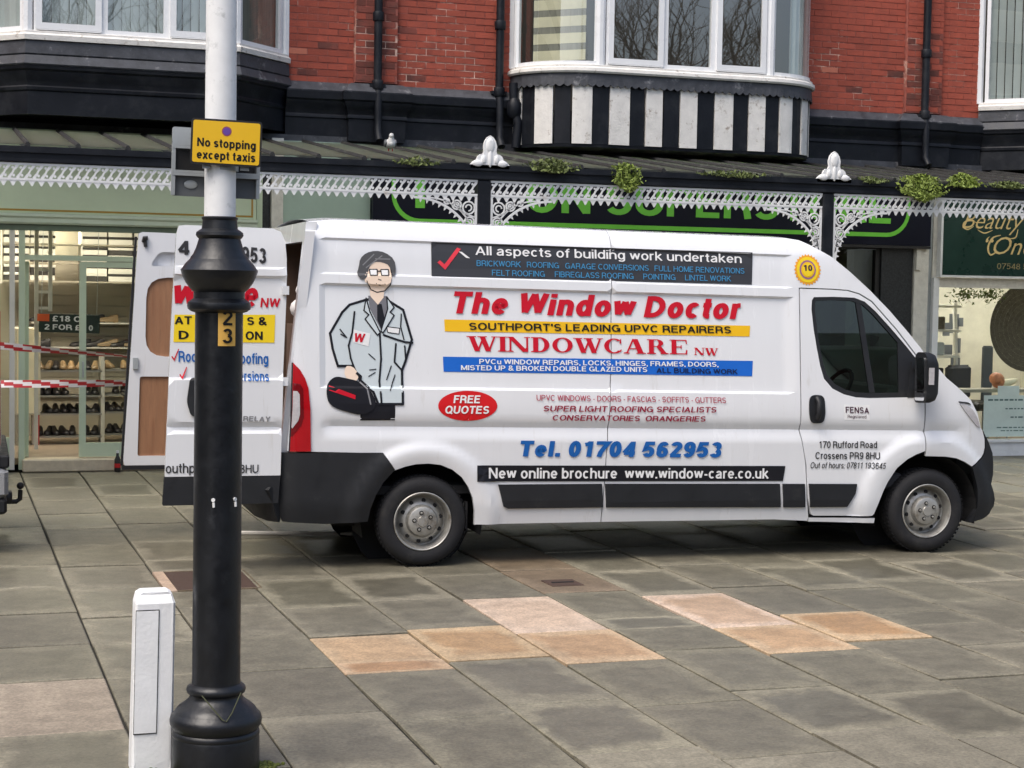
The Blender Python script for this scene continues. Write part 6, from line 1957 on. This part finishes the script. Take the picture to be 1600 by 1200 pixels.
# serif wordmark
def slab_word(word, a, b, cap, m, parent, eps):
    """fat serif capitals built from strokes: heavy stems, hairlines, bracketed serifs"""
    W_ = .24; T = .075; SF = .34
    def stem(x, w=W_): return [[(x, 0), (x + w, 0), (x + w, 1), (x, 1)]]
    def serif(x, w, y): return [[(x - .10, y), (x + w + .10, y), (x + w + .10, y + .055), (x + w, y + .085) if y < .5 else (x + w + .10, y + .055), (x, y + .085) if y < .5 else (x - .10, y + .055), (x - .10, y + .055)]]
    def st(x, w=W_): return stem(x, w) + serif(x, w, 0) + serif(x, w, .945)
    def ring(cx, rx, irx, t0, t1, n=14, ry=.51, iry=.43):
        out = []
        for i in range(n):
            a0, a1 = t0 + (t1 - t0) * i / n, t0 + (t1 - t0) * (i + 1) / n
            out.append([(cx + irx * math.cos(a0), .5 + iry * math.sin(a0)), (cx + rx * math.cos(a0), .5 + ry * math.sin(a0)), (cx + rx * math.cos(a1), .5 + ry * math.sin(a1)), (cx + irx * math.cos(a1), .5 + iry * math.sin(a1))])
        return out
    def diag(x0, y0, x1, y1, w): return [[(x0, y0), (x0 + w, y0), (x1 + w, y1), (x1, y1)]]
    G = {}
    G['I'] = (st(.1), .44)
    G['N'] = (st(.10, .085) + diag(.02, 1, .72, 0, .26) + [[(.88, .2), (.965, .2), (.965, 1), (.88, 1)]] + serif(.88, .085, .945) + [[(.72, 0), (.965, 0), (.965, .35), (.90, .35)]], 1.10)
    G['W'] = (diag(.06, 1, .34, 0, .24) + diag(.78 - .07, 1, .44, 0, .09) + diag(.56, 1, .84, 0, .24) + diag(1.21, 1, .94, 0, .09) + serif(.06, .24, .945) + serif(.56, .24, .945) + serif(1.20, .09, .945), 1.40)
    G['D'] = (st(.1) + ring(.40, .46, .22, -math.pi / 2, math.pi / 2) + [[(.3, 0), (.42, 0), (.42, .08), (.3, .08)], [(.3, .92), (.42, .92), (.42, 1), (.3, 1)]], .96)
    G['O'] = (ring(.52, .48, .25, 0, 2 * math.pi, 26), 1.06)
    G['C'] = (ring(.52, .48, .25, .85, 2 * math.pi - .75, 22) + [[(.78, .66), (.86, .66), (.86, 1.0), (.80, .95)], [(.78, .10), (.90, .24), (.86, .28), (.74, .15)]], .98)
    G['A'] = (diag(.40, 1, .70, 0, .27) + diag(.42, 1, .10, 0, .085) + [[(.28, .30), (.68, .30), (.68, .37), (.28, .37)]] + serif(.08, .10, 0) + serif(.70, .27, 0), 1.12)
    G['R'] = (st(.1) + [p for p in [[(x, .5 + (y - .5) * .52 + .245) for x, y in q] for q in ring(.42, .38, .15, -math.pi / 2, math.pi / 2)]] + [[(.3, .485), (.43, .485), (.43, .55), (.3, .55)], [(.3, .93), (.43, .93), (.43, 1), (.3, 1)]] + diag(.44, .52, .74, 0, .25) + serif(.76, .2, 0), 1.10)
    G['E'] = (st(.1) + [[(.3, .0), (.86, 0), (.88, .30), (.82, .30), (.78, .07), (.3, .07)], [(.3, .93), (.78, .93), (.81, .72), (.86, .72), (.84, 1), (.3, 1)], [(.3, .47), (.55, .47), (.55, .54), (.3, .54)], [(.55, .38), (.60, .38), (.60, .63), (.55, .63)]], .94)
    tot = sum(G[c][1] for c in word)
    mb = MB(); x = 0; k = 0
    L = b[0] - a[0]
    for c in word:
        for q in G[c][0]:
            k += 1
            e = eps + .00004 * (k % 40)
            pts = []
            for px, py in q:
                f = (x + px) / tot
                pts.append((a[0] + L * f, a[1] + (b[1] - a[1]) * f + py * cap))
            mb.add([(p[0], side_y(*p) - e, p[1]) for p in pts], [tuple(range(len(pts)))])
        x += G[c][1]
    return mb.obj('lettering', m, parent, fix=False)
slab_word('WINDOWCARE', (.325, 1.562), (2.045, 1.548), .109, DEC['red'], van, .005)
slab_word('NW', (2.09, 1.545), (2.285, 1.541), .055, DEC['red'], van, .005)
# guarantee badge
def star(r0, r1, n): return [(3.027 + (r0 if i % 2 else r1) * .93 * math.cos(i * math.pi / n), 2.204 + (r0 if i % 2 else r1) * math.sin(i * math.pi / n)) for i in range(2 * n)]
decal('badge', star(.108, .122, 26), 'amber', .003)
for r, k, e in ((.098, 'lemon', .0045), (.074, 'violet', .006), (.060, 'yellow', .0075), (.050, 'lemon', .009)):
    decal('badge_ring', [(3.027 + r * .93 * math.cos(t), 2.204 + r * math.sin(t)) for t in [i * math.pi / 16 for i in range(32)]], k, e)
lettering('10', (2.992, 2.196), (3.064, 2.196), .045, 0, .04, dec(.0105), DEC['dark'], van)
# plain printed figure of a man in a work coat with a bag
def fg(x, y): return (-.857 + x * .001175, 2.377 - y * .00115)
def fpoly(pts): return [fg(*p) for p in pts]
fig = bpy.data.objects.new('printed_figure', None); COL.objects.link(fig); fig.parent = van
def fdec(name, pts, key, e, sm=0):
    p = fpoly(pts)
    if sm: p = smooth_closed(p, sm)
    return decal(name, p, key, e, fig, .05)
fdec('trousers', [(330, 1030), (545, 1030), (545, 1142), (330, 1142)], 'line', .003)
COAT = [(372, 395), (270, 428), (225, 475), (150, 605), (165, 700), (196, 806), (290, 806), (300, 830), (330, 890), (410, 965), (440, 1040), (592, 1040), (592, 830), (612, 780), (655, 640), (602, 455), (520, 405), (495, 380)]
def stroke(name, pts, w, key, e, closed=False):
    p = [Vector(fg(*q)) for q in pts]
    if closed: p.append(p[0])
    mb = MB(); w *= .00116
    for i in range(len(p) - 1):
        d = (p[i + 1] - p[i]).normalized(); nn = Vector((-d.y, d.x)) * w / 2
        q = [p[i] - nn - d * w * .3, p[i + 1] - nn + d * w * .3, p[i + 1] + nn + d * w * .3, p[i] + nn - d * w * .3]
        k = max(1, int((p[i + 1] - p[i]).length / .04))
        for t in range(k):
            f0, f1 = t / k, (t + 1) / k
            r = [q[0].lerp(q[1], f0), q[0].lerp(q[1], f1), q[3].lerp(q[2], f1), q[3].lerp(q[2], f0)]
            mb.add([(c.x, side_y(c.x, c.y) - e - .0001 * (i % 3), c.y) for c in r], [(0, 1, 2, 3)])
    return mb.obj(name, DEC[key], fig, fix=False)
fdec('coat', COAT, 'coat', .0045)
stroke('coat_outline', COAT, 15, 'line', .0062, True)
fdec('shirt', [(385, 370), (500, 370), (505, 430), (465, 585), (395, 450)], 'shirt', .0066)
fdec('tie', [(440, 420), (468, 420), (488, 520), (466, 580), (440, 520)], 'line', .0074)
fdec('neck', [(392, 310), (488, 310), (480, 380), (445, 425), (400, 375)], 'skin', .0078)
LAP1 = [(372, 385), (395, 470), (458, 598), (440, 614), (365, 515), (388, 488), (358, 462)]
LAP2 = [(500, 375), (545, 440), (520, 470), (545, 490), (475, 600), (462, 588), (505, 450)]
for L_ in (LAP1, LAP2):
    fdec('lapel', L_, 'coat', .0082)
    stroke('lapel_outline', L_, 8, 'line', .0090, True)
FACE = [(372, 190), (400, 150), (460, 135), (518, 165), (530, 240), (520, 300), (488, 338), (440, 348), (402, 332), (374, 280)]
fdec('head', FACE, 'skin', .0086, 1)
stroke('head_outline', FACE[3:] + [(368, 240)], 6, 'line', .0094)
fdec('ear', [(356, 236), (374, 240), (378, 288), (362, 286)], 'skin', .0088, 1)
HAIR = [(372, 262), (340, 272), (312, 238), (326, 196), (334, 140), (372, 104), (430, 88), (490, 98), (548, 140), (558, 214), (545, 248), (528, 238), (516, 178), (470, 160), (424, 158), (398, 180), (384, 214)]
fdec('hair', HAIR, 'hair', .0102, 1)
for a_, b_ in (((352, 180), (420, 112)), ((372, 196), (470, 120)), ((430, 140), (520, 140))):
    stroke('hair_streak', [a_, b_], 7, 'badge', .0112)
for gx in (392, 462):
    fdec('spectacle_lens', [(gx, 206), (gx + 46, 206), (gx + 46, 240), (gx + 3, 240)], 'white', .0098)
    stroke('spectacles', [(gx, 206), (gx + 47, 205), (gx + 47, 241), (gx + 3, 241)], 6, 'line', .0106, True)
    stroke('eye', [(gx + 20, 222), (gx + 29, 223)], 8, 'line', .0112)
stroke('spectacles', [(438, 216), (464, 216)], 6, 'line', .0106)
stroke('nose', [(452, 240), (446, 268), (462, 272)], 5, 'line', .0098)
stroke('mouth', [(432, 294), (455, 304), (486, 296)], 5, 'line', .0098)
for pts, w in (([(455, 605), (462, 760), (450, 900), (460, 1040)], 12), ([(300, 470), (285, 600), (262, 680), (275, 760), (292, 806)], 11), ([(478, 612), (560, 640), (610, 655), (660, 660)], 12), ([(555, 665), (545, 780), (590, 830)], 11), ([(590, 480), (585, 560), (605, 640)], 8),
               ([(210, 580), (250, 630), (215, 610)], 8), ([(385, 730), (425, 765)], 6), ([(390, 830), (430, 825)], 6), ([(385, 870), (425, 845)], 6), ([(525, 805), (495, 890)], 7), ([(548, 860), (515, 955)], 7), ([(610, 680), (615, 760)], 10)):
    stroke('coat_fold', pts, w, 'line', .0085)
fdec('pocket', [(498, 560), (580, 570), (575, 606), (505, 596)], 'white', .0065)
stroke('pocket_outline', [(498, 560), (580, 570), (575, 606), (505, 596)], 5, 'line', .0075, True)
fdec('pocket', [(292, 580), (398, 605), (385, 685), (290, 660)], 'white', .0065)
slab = lettering('W', fg(296, 660), fg(362, 664), .066, .2, .03, dec(.0085), DEC['red'], fig)
fdec('hand', [(240, 806), (285, 806), (320, 850), (320, 890), (285, 905), (235, 870)], 'skin', .0085, 1)
fdec('bag', [(135, 905), (180, 868), (240, 880), (330, 900), (385, 940), (440, 1050), (350, 1112), (250, 1090), (140, 1050), (118, 970)], 'line', .0095, 2)
stroke('bag_edge', [(330, 905), (372, 945), (392, 1040)], 9, 'badge', .0112)
stroke('bag_handle', [(312, 850), (335, 870), (330, 905)], 16, 'line', .0105)
fdec('bag_band', [(140, 925), (300, 985), (298, 1010), (138, 955)], 'red', .0112)
# signwriting on the near rear door
def ndec(e): return lambda p, q, d=0: (p, ndoor_y(p, q) - e, q)
mb = MB(); sheet(mb, [(-1.772, 1.80), (-1.780, 1.612), (-1.082, 1.612), (-1.078, 1.808)], [], lambda u, z, d: (u, ndoor_y(u, z) - .003, z), .2, None, 0); mb.obj('stripe', DEC['lemon'], nd, fix=False)
for s, a, b, cap, sh_, bo_, k in [('4', (-1.755, 2.215), (-1.675, 2.215), .095, 0, .035, 'ink'), ('953', (-1.315, 2.175), (-1.145, 2.165), .105, 0, .035, 'ink'),
                                  ('w', (-1.785, 1.862), (-1.60, 1.862), .19, .2, .034, 'red'), ('e', (-1.295, 1.86), (-1.195, 1.858), .18, .2, .034, 'red'), ('NW', (-1.18, 1.86), (-1.045, 1.858), .065, .1, .02, 'red'),
                                  ('AT', (-1.772, 1.735), (-1.655, 1.735), .055, 0, .03, 'black'), ('S &', (-1.275, 1.735), (-1.135, 1.735), .055, 0, .03, 'black'), ('D', (-1.745, 1.632), (-1.675, 1.632), .058, 0, .03, 'black'), ('ON', (-1.285, 1.632), (-1.165, 1.632), .058, 0, .03, 'black'),
                                  ('Roo', (-1.745, 1.475), (-1.62, 1.475), .075, 0, .02, 'blue'), ('oofing', (-1.32, 1.465), (-1.125, 1.462), .075, 0, .02, 'blue'), ('ersions', (-1.33, 1.345), (-1.12, 1.343), .068, 0, .02, 'blue'),
                                  ('RELAY', (-1.30, 1.065), (-1.11, 1.06), .035, .1, .03, 'badge'), ('outhp', (-1.83, .705), (-1.63, .705), .068, 0, .01, 'ink'), ('8HU', (-1.32, .70), (-1.19, .70), .058, 0, .01, 'ink')]:
    lettering(s, a, b, cap, sh_, bo_, ndec(.005), DEC[k], nd)
mb = MB()
for x, z in ((-1.775, 1.485), (-1.72, 1.36)):
    mb.add([(x + a, ndoor_y(x, z + b) - .005, z + b) for a, b in ((-.012, .03), (.0, .012), (.028, .08), (.034, .078), (.003, -.006), (-.02, .026))], [(0, 1, 2, 3, 4, 5)])
mb.obj('tick', DEC['red'], nd, fix=False)

# ------------------------------------------------------------------ lamp post
LPX, LPY = 1.082, 7.05
lp = thing('lamp_post', 'black cast iron lamp post with moulded collar, amber number plate and white upper pole', 'lamp post', (LPX, LPY, 0))
base = [(.178, 0.0), (.180, .012), (.179, .150), (.176, .160), (.180, .168), (.178, .180), (.172, .186), (.178, .196), (.187, .212), (.189, .228), (.184, .246), (.172, .256), (.168, .262), (.160, .275), (.145, .288), (.128, .300), (.114, .313), (.107, .325), (.108, .332), (.118, .340), (.122, .352), (.118, .364), (.108, .372), (.1005, .378)]
MB().lathe(base, (0, 0, 0), 48).obj('base', MT['post_black'], lp, smooth=40)
MB().lathe([(.1005, .378), (.0985, .40), (.0965, 1.90)], (0, 0, 0), 40, cap=False).obj('shaft', MT['post_black'], lp, smooth=50)
col = [(.0965, 1.90), (.112, 1.905), (.126, 1.915), (.129, 1.928), (.126, 1.942), (.113, 1.952), (.104, 1.958), (.103, 1.985), (.110, 1.990), (.118, 1.998), (.136, 2.022), (.149, 2.048), (.1545, 2.068), (.156, 2.073), (.150, 2.080), (.138, 2.098), (.122, 2.115), (.118, 2.119), (.116, 2.126), (.106, 2.138), (.095, 2.162), (.087, 2.190), (.084, 2.200), (.090, 2.205), (.096, 2.214), (.094, 2.226), (.084, 2.234), (.073, 2.240), (.070, 2.262), (.069, 2.275), (.073, 2.280), (.0735, 2.286), (.066, 2.290)]
MB().lathe(col, (0, 0, 0), 48).obj('collar', MT['post_black'], lp, smooth=30)
MB().lathe([(.0635, 2.2905), (.061, 3.4), (.055, 7.5)], (0, 0, 0), 32).obj('upper_pole', MT['pole_white'], lp, smooth=50)
# number plate bent round the shaft
def on_shaft(a, z, r=.0985): return (r * math.sin(a), -r * math.cos(a), z)
va = 0.13 - .15         # faces the camera
vs, n = [], 16
a0, a1 = -.335 + .13, .43 + .13 - .02
a0, a1 = -.19, .57
mb = MB()
for i in range(n + 1):
    a = a0 + (a1 - a0) * i / n
    vs += [on_shaft(a, 1.768, .0987), on_shaft(a, 1.918, .0987)]
mb.add(vs, [(2 * i, 2 * i + 2, 2 * i + 3, 2 * i + 1) for i in range(n)])
npl = mb.obj('number_plate', MT['number_gold'], lp, smooth=60, fix=False)
am = (a0 + a1) / 2
lettering('2', (-.020, 1.852), (.021, 1.852), .058, 0, .022, lambda p, q: on_shaft(am + p / .0985, q, .1022), DEC['black'], npl)
lettering('3', (-.020, 1.780), (.021, 1.780), .058, 0, .022, lambda p, q: on_shaft(am + p / .0985, q, .1022), DEC['black'], npl)
mb = MB()
for a in (-.33, .62):
    mb.tube([on_shaft(a, 1.145, .095), on_shaft(a, 1.145, .103)], .008, 8)
    mb.tube([on_shaft(a + .02, 1.135, .101), on_shaft(a + .03, 1.115, .101)], .005, 6)
mb.obj('bolt', MT['pole_white'], lp)
mb = MB().tube([(-.075, -.115, .352), (-.03, -.158, .298), (0.0, -.178, .262), (.015, -.181, .256), (.04, -.162, .285), (.085, -.105, .352)], .0028, 5)
o = mb.obj('loose_cord', MT['cord'])
o.location = (LPX, LPY, 0)
tag(o, 'thin greenish cord looped round the foot of the lamp post', 'cord')
mb = MB()
for r_, n_, o_ in ((.215, 420, 0),):
    for i in range(n_):
        a = R.uniform(-2.9, .25) if i % 3 else R.uniform(-1.0, .2)
        rr = .178 + abs(R.gauss(0, .030))
        c = Vector((rr * math.cos(a), rr * math.sin(a), R.uniform(.0, .022)))
        s = R.uniform(.006, .016)
        mb.ball(c, s, s, s * .8, 5, 3)
o = mb.obj('moss', MT['moss']); o.location = (LPX, LPY, 0); tag(o, kind='stuff')
mb = MB()
for i in range(120):
    c = Vector((R.uniform(-.16, .04), -.05 + R.gauss(0, .02), R.uniform(0, .018)))
    s = R.uniform(.006, .013)
    mb.ball(c, s, s, s * .8, 5, 3)
o = mb.obj('moss', MT['moss']); o.location = (.82, 7.11, 0); tag(o, kind='stuff')

# signs on the pole
sg = thing('no_stopping_sign', 'yellow no stopping except taxis sign clamped to the white pole', 'sign', (1.092, 6.962, 2.583))
sg.rotation_euler = (0, 0.028, -.12)
def rrect(w, h, r): return rounded([(-w, -h), (w, -h), (w, h), (-w, h)], r)
MB().prism(rrect(.1405, .0915, .014), 0.0, .004, lambda p, q, t: (p, t, q)).obj('plate', MT['sign_black'], sg)
MB().prism(rrect(.1325, .0835, .009), -.0015, -.0003, lambda p, q, t: (p, t, q)).obj('face', MT['yellow_sign'], sg)
fn = lambda p, q: (p, -.0022, q)
lettering('No stopping', (-.115, -.020), (.117, -.022), .034, 0, .030, fn, DEC['black'], sg)
lettering('except taxis', (-.115, -.069), (.117, -.071), .034, 0, .030, fn, DEC['black'], sg)
MB().lathe([(.0195, -.0022), (0, -.0023)], (-.0, 0, .045), 24, 'y', cap=False).obj('roundel', MT['roundel_red'], sg)
MB().lathe([(.0150, -.0027), (0, -.0028)], (-.0, 0, .045), 24, 'y', cap=False).obj('roundel', MT['purple'], sg)
mb = MB().lathe([(.0625, -.012), (.066, -.012), (.066, .012), (.0625, .012)], (LPX - 1.092, LPY - 6.962, -.095), 28)
mb.box(-.09, -.06, .02, .05, -.105, -.085).box(.06, .095, .02, .05, -.105, -.085)
mb.obj('clamp', MT['alu'], sg, smooth=40)
sb = thing('traffic_sign_back', 'grey back of a larger sign fixed behind the yellow sign on the pole', 'sign', (1.078, 7.128, 2.512))
sb.rotation_euler = (0, 0.015, 0)
MB().prism(rrect(.179, .140, .012), .02, .024, lambda p, q, t: (p, t, q)).obj('plate', MT['sign_grey'], sb)
MB().prism(rounded([(-.179, .075), (.179, .075), (.179, .138), (-.179, .138)], .010), .012, .0195, lambda p, q, t: (p, t, q)).obj('top_band', MT['alu'], sb)
mb = MB()
for z in (.058, -.052):
    mb.box(-.178, .178, -.004, .0195, z - .006, z + .006).box(-.178, .178, -.004, -.001, z + .0065, z + .016)
mb.box(-.180, -.166, -.002, .0195, -.138, .074).box(.166, .180, -.002, .0195, -.138, .074)
mb.obj('channel', MT['alu'], sb)
MB().box(-.160, .160, .014, .0195, -.042, .046).obj('recess', MT['sign_black'], sb)
mb = MB().ball((-.10, .0165, -.092), .028, .004, .018, 10, 6)
mb.obj('sticker_scrap', MT['alu'], sb)

# white marker post beside the lamp post
mk = thing('marker_post', 'chipped white painted square marker post leaning beside the lamp post', 'post', (.832, 7.19, 0))
def lean(x, y, z): return (x + .012 * (z / .75), y, z)
body = MB()
w = .083
vs = []
for z, e in ((0, -.002), (.05, 0), (.40, .001), (.700, .003), (.735, .012), (.745, .026)):
    for x, y in ((-1, -1), (-.8, -1), (.8, -1), (1, -1), (1, -.85), (1, .85), (1, 1), (-1, 1), (-1, .85), (-1, -.85)):
        k = w - e
        jx = R.uniform(-.0018, .0018); jy = R.uniform(-.0015, .0015)
        cx = -math.copysign(.008, x) if abs(x) == 1 and abs(y) == 1 else 0
        vs.append(lean(x * k + cx + jx, y * .065 + (.02 if y < 0 and z > .72 else 0) + jy, z))
m = 10
fs = [tuple(range(m - 1, -1, -1)), tuple(range(5 * m, 6 * m))] + [(k * m + i, k * m + (i + 1) % m, (k + 1) * m + (i + 1) % m, (k + 1) * m + i) for k in range(5) for i in range(m)]
body.add(vs, fs)
body.obj('shaft', MT['marker_white'], mk)
MB().box(-.078, .012, -.0705, -.0655, .165, .672, sh=lean).obj('cover_plate', MT['marker_white'], mk)
MB().box(-.080, .0155, -.0675, -.0645, .160, .676, sh=lean).obj('plate_gap', MT['dark'], mk)
MB().box(.035, .062, -.049, -.044, .708, .714, sh=lean).obj('chip', MT['sign_grey'], mk)

# ------------------------------------------------------------------ parked silver van at the left edge (only its rear corner shows)
pv = thing('parked_van', 'parked van whose silver bumper, red tail light and tow ball show at the left edge', 'van', (.414, 13.1, 0), -.02)
BP = [(0.0, .62), (-.005, 1.2), (-.04, 1.75), (-.12, 1.92), (-.30, 1.96), (-2.6, 1.94), (-2.85, 1.86), (-3.55, 1.25), (-4.30, 1.08), (-4.45, .95), (-4.48, .45), (-4.4, .30), (-3.98, .30)] + \
     [(-3.62 + .36 * math.cos(t), .32 + .36 * math.sin(t)) for t in [math.pi - i * math.pi / 10 for i in range(11)]] + [(-1.25, .28)] + \
     [(-.88 + .36 * math.cos(t), .32 + .36 * math.sin(t)) for t in [math.pi - i * math.pi / 10 for i in range(11)]] + [(-.40, .32), (0.0, .36)]
PW_ = 1.80
def py(z): return interp(z, [0, .4, 1.05, 1.75, 1.96], [.03, 0, 0, .10, .22])
W1 = rounded([(-1.95, 1.12), (-1.95, 1.72), (-2.62, 1.70), (-3.30, 1.18), (-3.30, 1.12)], .05)
mb = MB(); sheet(mb, BP, [W1], lambda u, z, d: (u, py(z) + d, z), .12, None, .03); sheet(mb, BP, [W1], lambda u, z, d: (u, PW_ - py(z) - d, z), .12, None, .03)
top = [p for p in BP[:12]]
vs = []
for u, z in top:
    for i in range(7):
        s = i / 6; y0 = py(z); k = 1 - (2 * s - 1) ** 2
        vs.append((u + (.03 * k if u > -.1 else (-.12 * k if u < -2.7 else 0)), y0 + (PW_ - 2 * y0) * s, z + (.03 * k if z > 1.9 else 0)))
mb.add(vs, [(j * 7 + i, j * 7 + i + 1, (j + 1) * 7 + i + 1, (j + 1) * 7 + i) for j in range(len(top) - 1) for i in range(6)])
mb.obj('body', MT['paint_van'], pv, smooth=30, fix=False)
mb = MB()
for sd in (0, 1):
    sheet(mb, W1, [], lambda u, z, d: (u, (py(z) + .012) if sd == 0 else PW_ - py(z) - .012, z), .4, None, 0, gstep=.5)
mb.obj('side_window', MT['car_glass'], pv, fix=False)
mb = MB()   .bbox(-.55, .066, -.012, PW_ + .012, .42, .64, .03)
mb.obj('rear_bumper', MT['silver_car'], pv, smooth=35)
MB().bbox(-.50, .056, 0, PW_, .30, .418, .02).obj('bumper_skirt', MT['plastic'], pv)
MB().bbox(-.15, .072, .01, PW_ - .01, .642, .735, .012).obj('bumper_step', MT['plastic'], pv)
for y in (-.004, PW_ - .16):
    MB().bbox(-.045, .008, y, y + .164, .80, 1.80, .012).obj('tail_light', MT['lens_red'], pv)
mb = MB().tube([(.04, .45, .34), (.13, .45, .34), (.158, .45, .36), (.16, .45, .43)], .018, 8).ball((.16, .45, .46), .028, .028, .028, 10, 8).bbox(.02, .10, .38, .52, .33, .42, .006)
mb.obj('tow_ball', MT['sign_black'], pv, smooth=50)
for u in (-.88, -3.62):
    for y, s in ((.02, 1), (PW_ - .02, -1)):
        mb = MB().lathe([(.19, .0), (.22, -.004), (.29, .0), (.315, .03), (.315, .17), (.28, .19), (.19, .19)], (u, y if s > 0 else y - .19, .315), 32, 'y')
        wv = mb.obj('wheel', MT['rubber'], pv, smooth=40)
        yy = y + .004 if s > 0 else y - .004
        m2 = MB().lathe([(.19, 0), (.17, .02 * s), (.08, .01 * s), (.0, -.006 * s)], (u, yy, .315), 28, 'y', cap=False)
        m2.obj('rim', MT['steel'], wv, smooth=40, fix=False)
MB().box(-4.3, -.1, .2, PW_ - .2, .25, .62).obj('underbody', MT['dark'], pv)

# ------------------------------------------------------------------ across the street: what the panes and paintwork mirror
def tree(x, y, h, seed, label):
    rr = random.Random(seed)
    t = thing('bare_tree', label, 'tree', (x, y, 0))
    tr, br = MB(), MB()
    tr.tube([(0, 0, 0), (.05, 0, h * .2), (.0, .05, h * .38)], [.24, .19, .16], 9)
    def grow(p, d, l, r, lev):
        q = p + d * l * .5 + Vector((rr.uniform(-1, 1), rr.uniform(-1, 1), rr.uniform(-1, 1))) * l * .08
        e = p + d * l
        br.tube([p, q, e], [r, r * .8, r * .6], 6 if lev < 2 else 4)
        if lev >= 5: return
        for k in range(3 if lev < 4 else 2):
            dd = (d + Vector((rr.uniform(-1, 1), rr.uniform(-1, 1), rr.uniform(-.35, .8))) * .75).normalized()
            grow(e if k else q, dd, l * rr.uniform(.62, .82), r * .58, lev + 1)
    for k in range(4):
        a = k * math.pi / 2 + rr.uniform(-.4, .4)
        grow(Vector((0, .05, h * .36)), Vector((math.cos(a) * .6, math.sin(a) * .6, .8)).normalized(), h * .20, .11, 0)
    tr.obj('trunk', MT['bark'], t, smooth=60, fix=False)
    br.obj('crown', MT['bark'], t, fix=False)
tree(18.0, -8.0, 12, 3, 'bare street tree across the road mirrored in the middle bay window')
tree(21.5, -10.5, 13, 8, 'bare street tree further along the road mirrored in the right window panes')
tree(3.0, -12.0, 12, 11, 'bare street tree opposite mirrored in the cab window')
tree(26.0, -8.0, 12, 21, 'bare street tree at the far end of the opposite kerb')
ob = thing('opposite_building', 'cream banded building across the street mirrored in the bay window', 'building', (-22, 6, 0))
mb = MB(); m2 = MB()
for k in range(7):
    mb.box(-4, 4, -14, 14, k * 1.7, k * 1.7 + 1.0)
    m2.box(-3.9, 3.9, -13.9, 13.9, k * 1.7 + 1.0, k * 1.7 + 1.7)
mb.obj('wall_band', MT['cream_stone'], ob); m2.obj('window_band', MT['granite'], ob)
ob = thing('opposite_terrace', 'long dark brick terrace facing the shops from across the street', 'building', (8, -34, 0))
MB().box(-40, 40, -6, 0, 0, 9).obj('wall', MT['brick_sooty'], ob)
MB().box(-40, 40, -6, .3, 9.001, 9.6).obj('parapet', MT['cream_stone'], ob)
wm = MB().box(-.6, .6, -.05, .05, 0, 1.7).mesh('window', MT['granite'])
for k in range(24):
    for z in (1.0, 5.2):
        link('window', wm, ob, (-37 + k * 3.2, .02, z))

def shrub(x, y, w, h, seed, label):
    rr = random.Random(seed)
    t = thing('evergreen_shrub', label, 'shrub', (x, y, 0))
    MB().tube([(0, 0, 0), (0, .1, h * .5)], [.08, .04], 6).obj('stem', MT['bark'], t)
    mb = MB()
    for i in range(900):
        a, b = rr.uniform(0, 2 * math.pi), rr.uniform(-.3, 1)
        k = rr.uniform(.6, 1) * (1 + .18 * math.sin(3 * a + seed))
        q = math.sqrt(max(0, 1 - b * b))
        c = Vector((w * k * q * math.cos(a), w * .7 * k * q * math.sin(a), h * .5 + h * .5 * b * k))
        u = Vector((rr.uniform(-1, 1), rr.uniform(-1, 1), rr.uniform(-1, 1))).normalized() * .11
        v = u.cross(Vector((rr.uniform(-1, 1), rr.uniform(-1, 1), rr.uniform(-1, 1)))).normalized() * .06
        mb.add([c - u, c + v, c + u, c - v], [(0, 1, 2, 3)])
    mb.obj('foliage', MT['leaf_dark'], t, fix=False)
for i, (x, y, w, h) in enumerate(((16, -13, 2.2, 3.6), (20.5, -15, 2.6, 4.4), (25, -13.5, 2.3, 3.4), (30, -15, 2.8, 4.6))):
    shrub(x, y, w, h, i + 1, ['low evergreen shrub opposite, nearest of the garden row', 'tall evergreen shrub second along the opposite garden row', 'low evergreen shrub third along the opposite garden row', 'tallest evergreen shrub at the far end of the opposite garden row'][i])
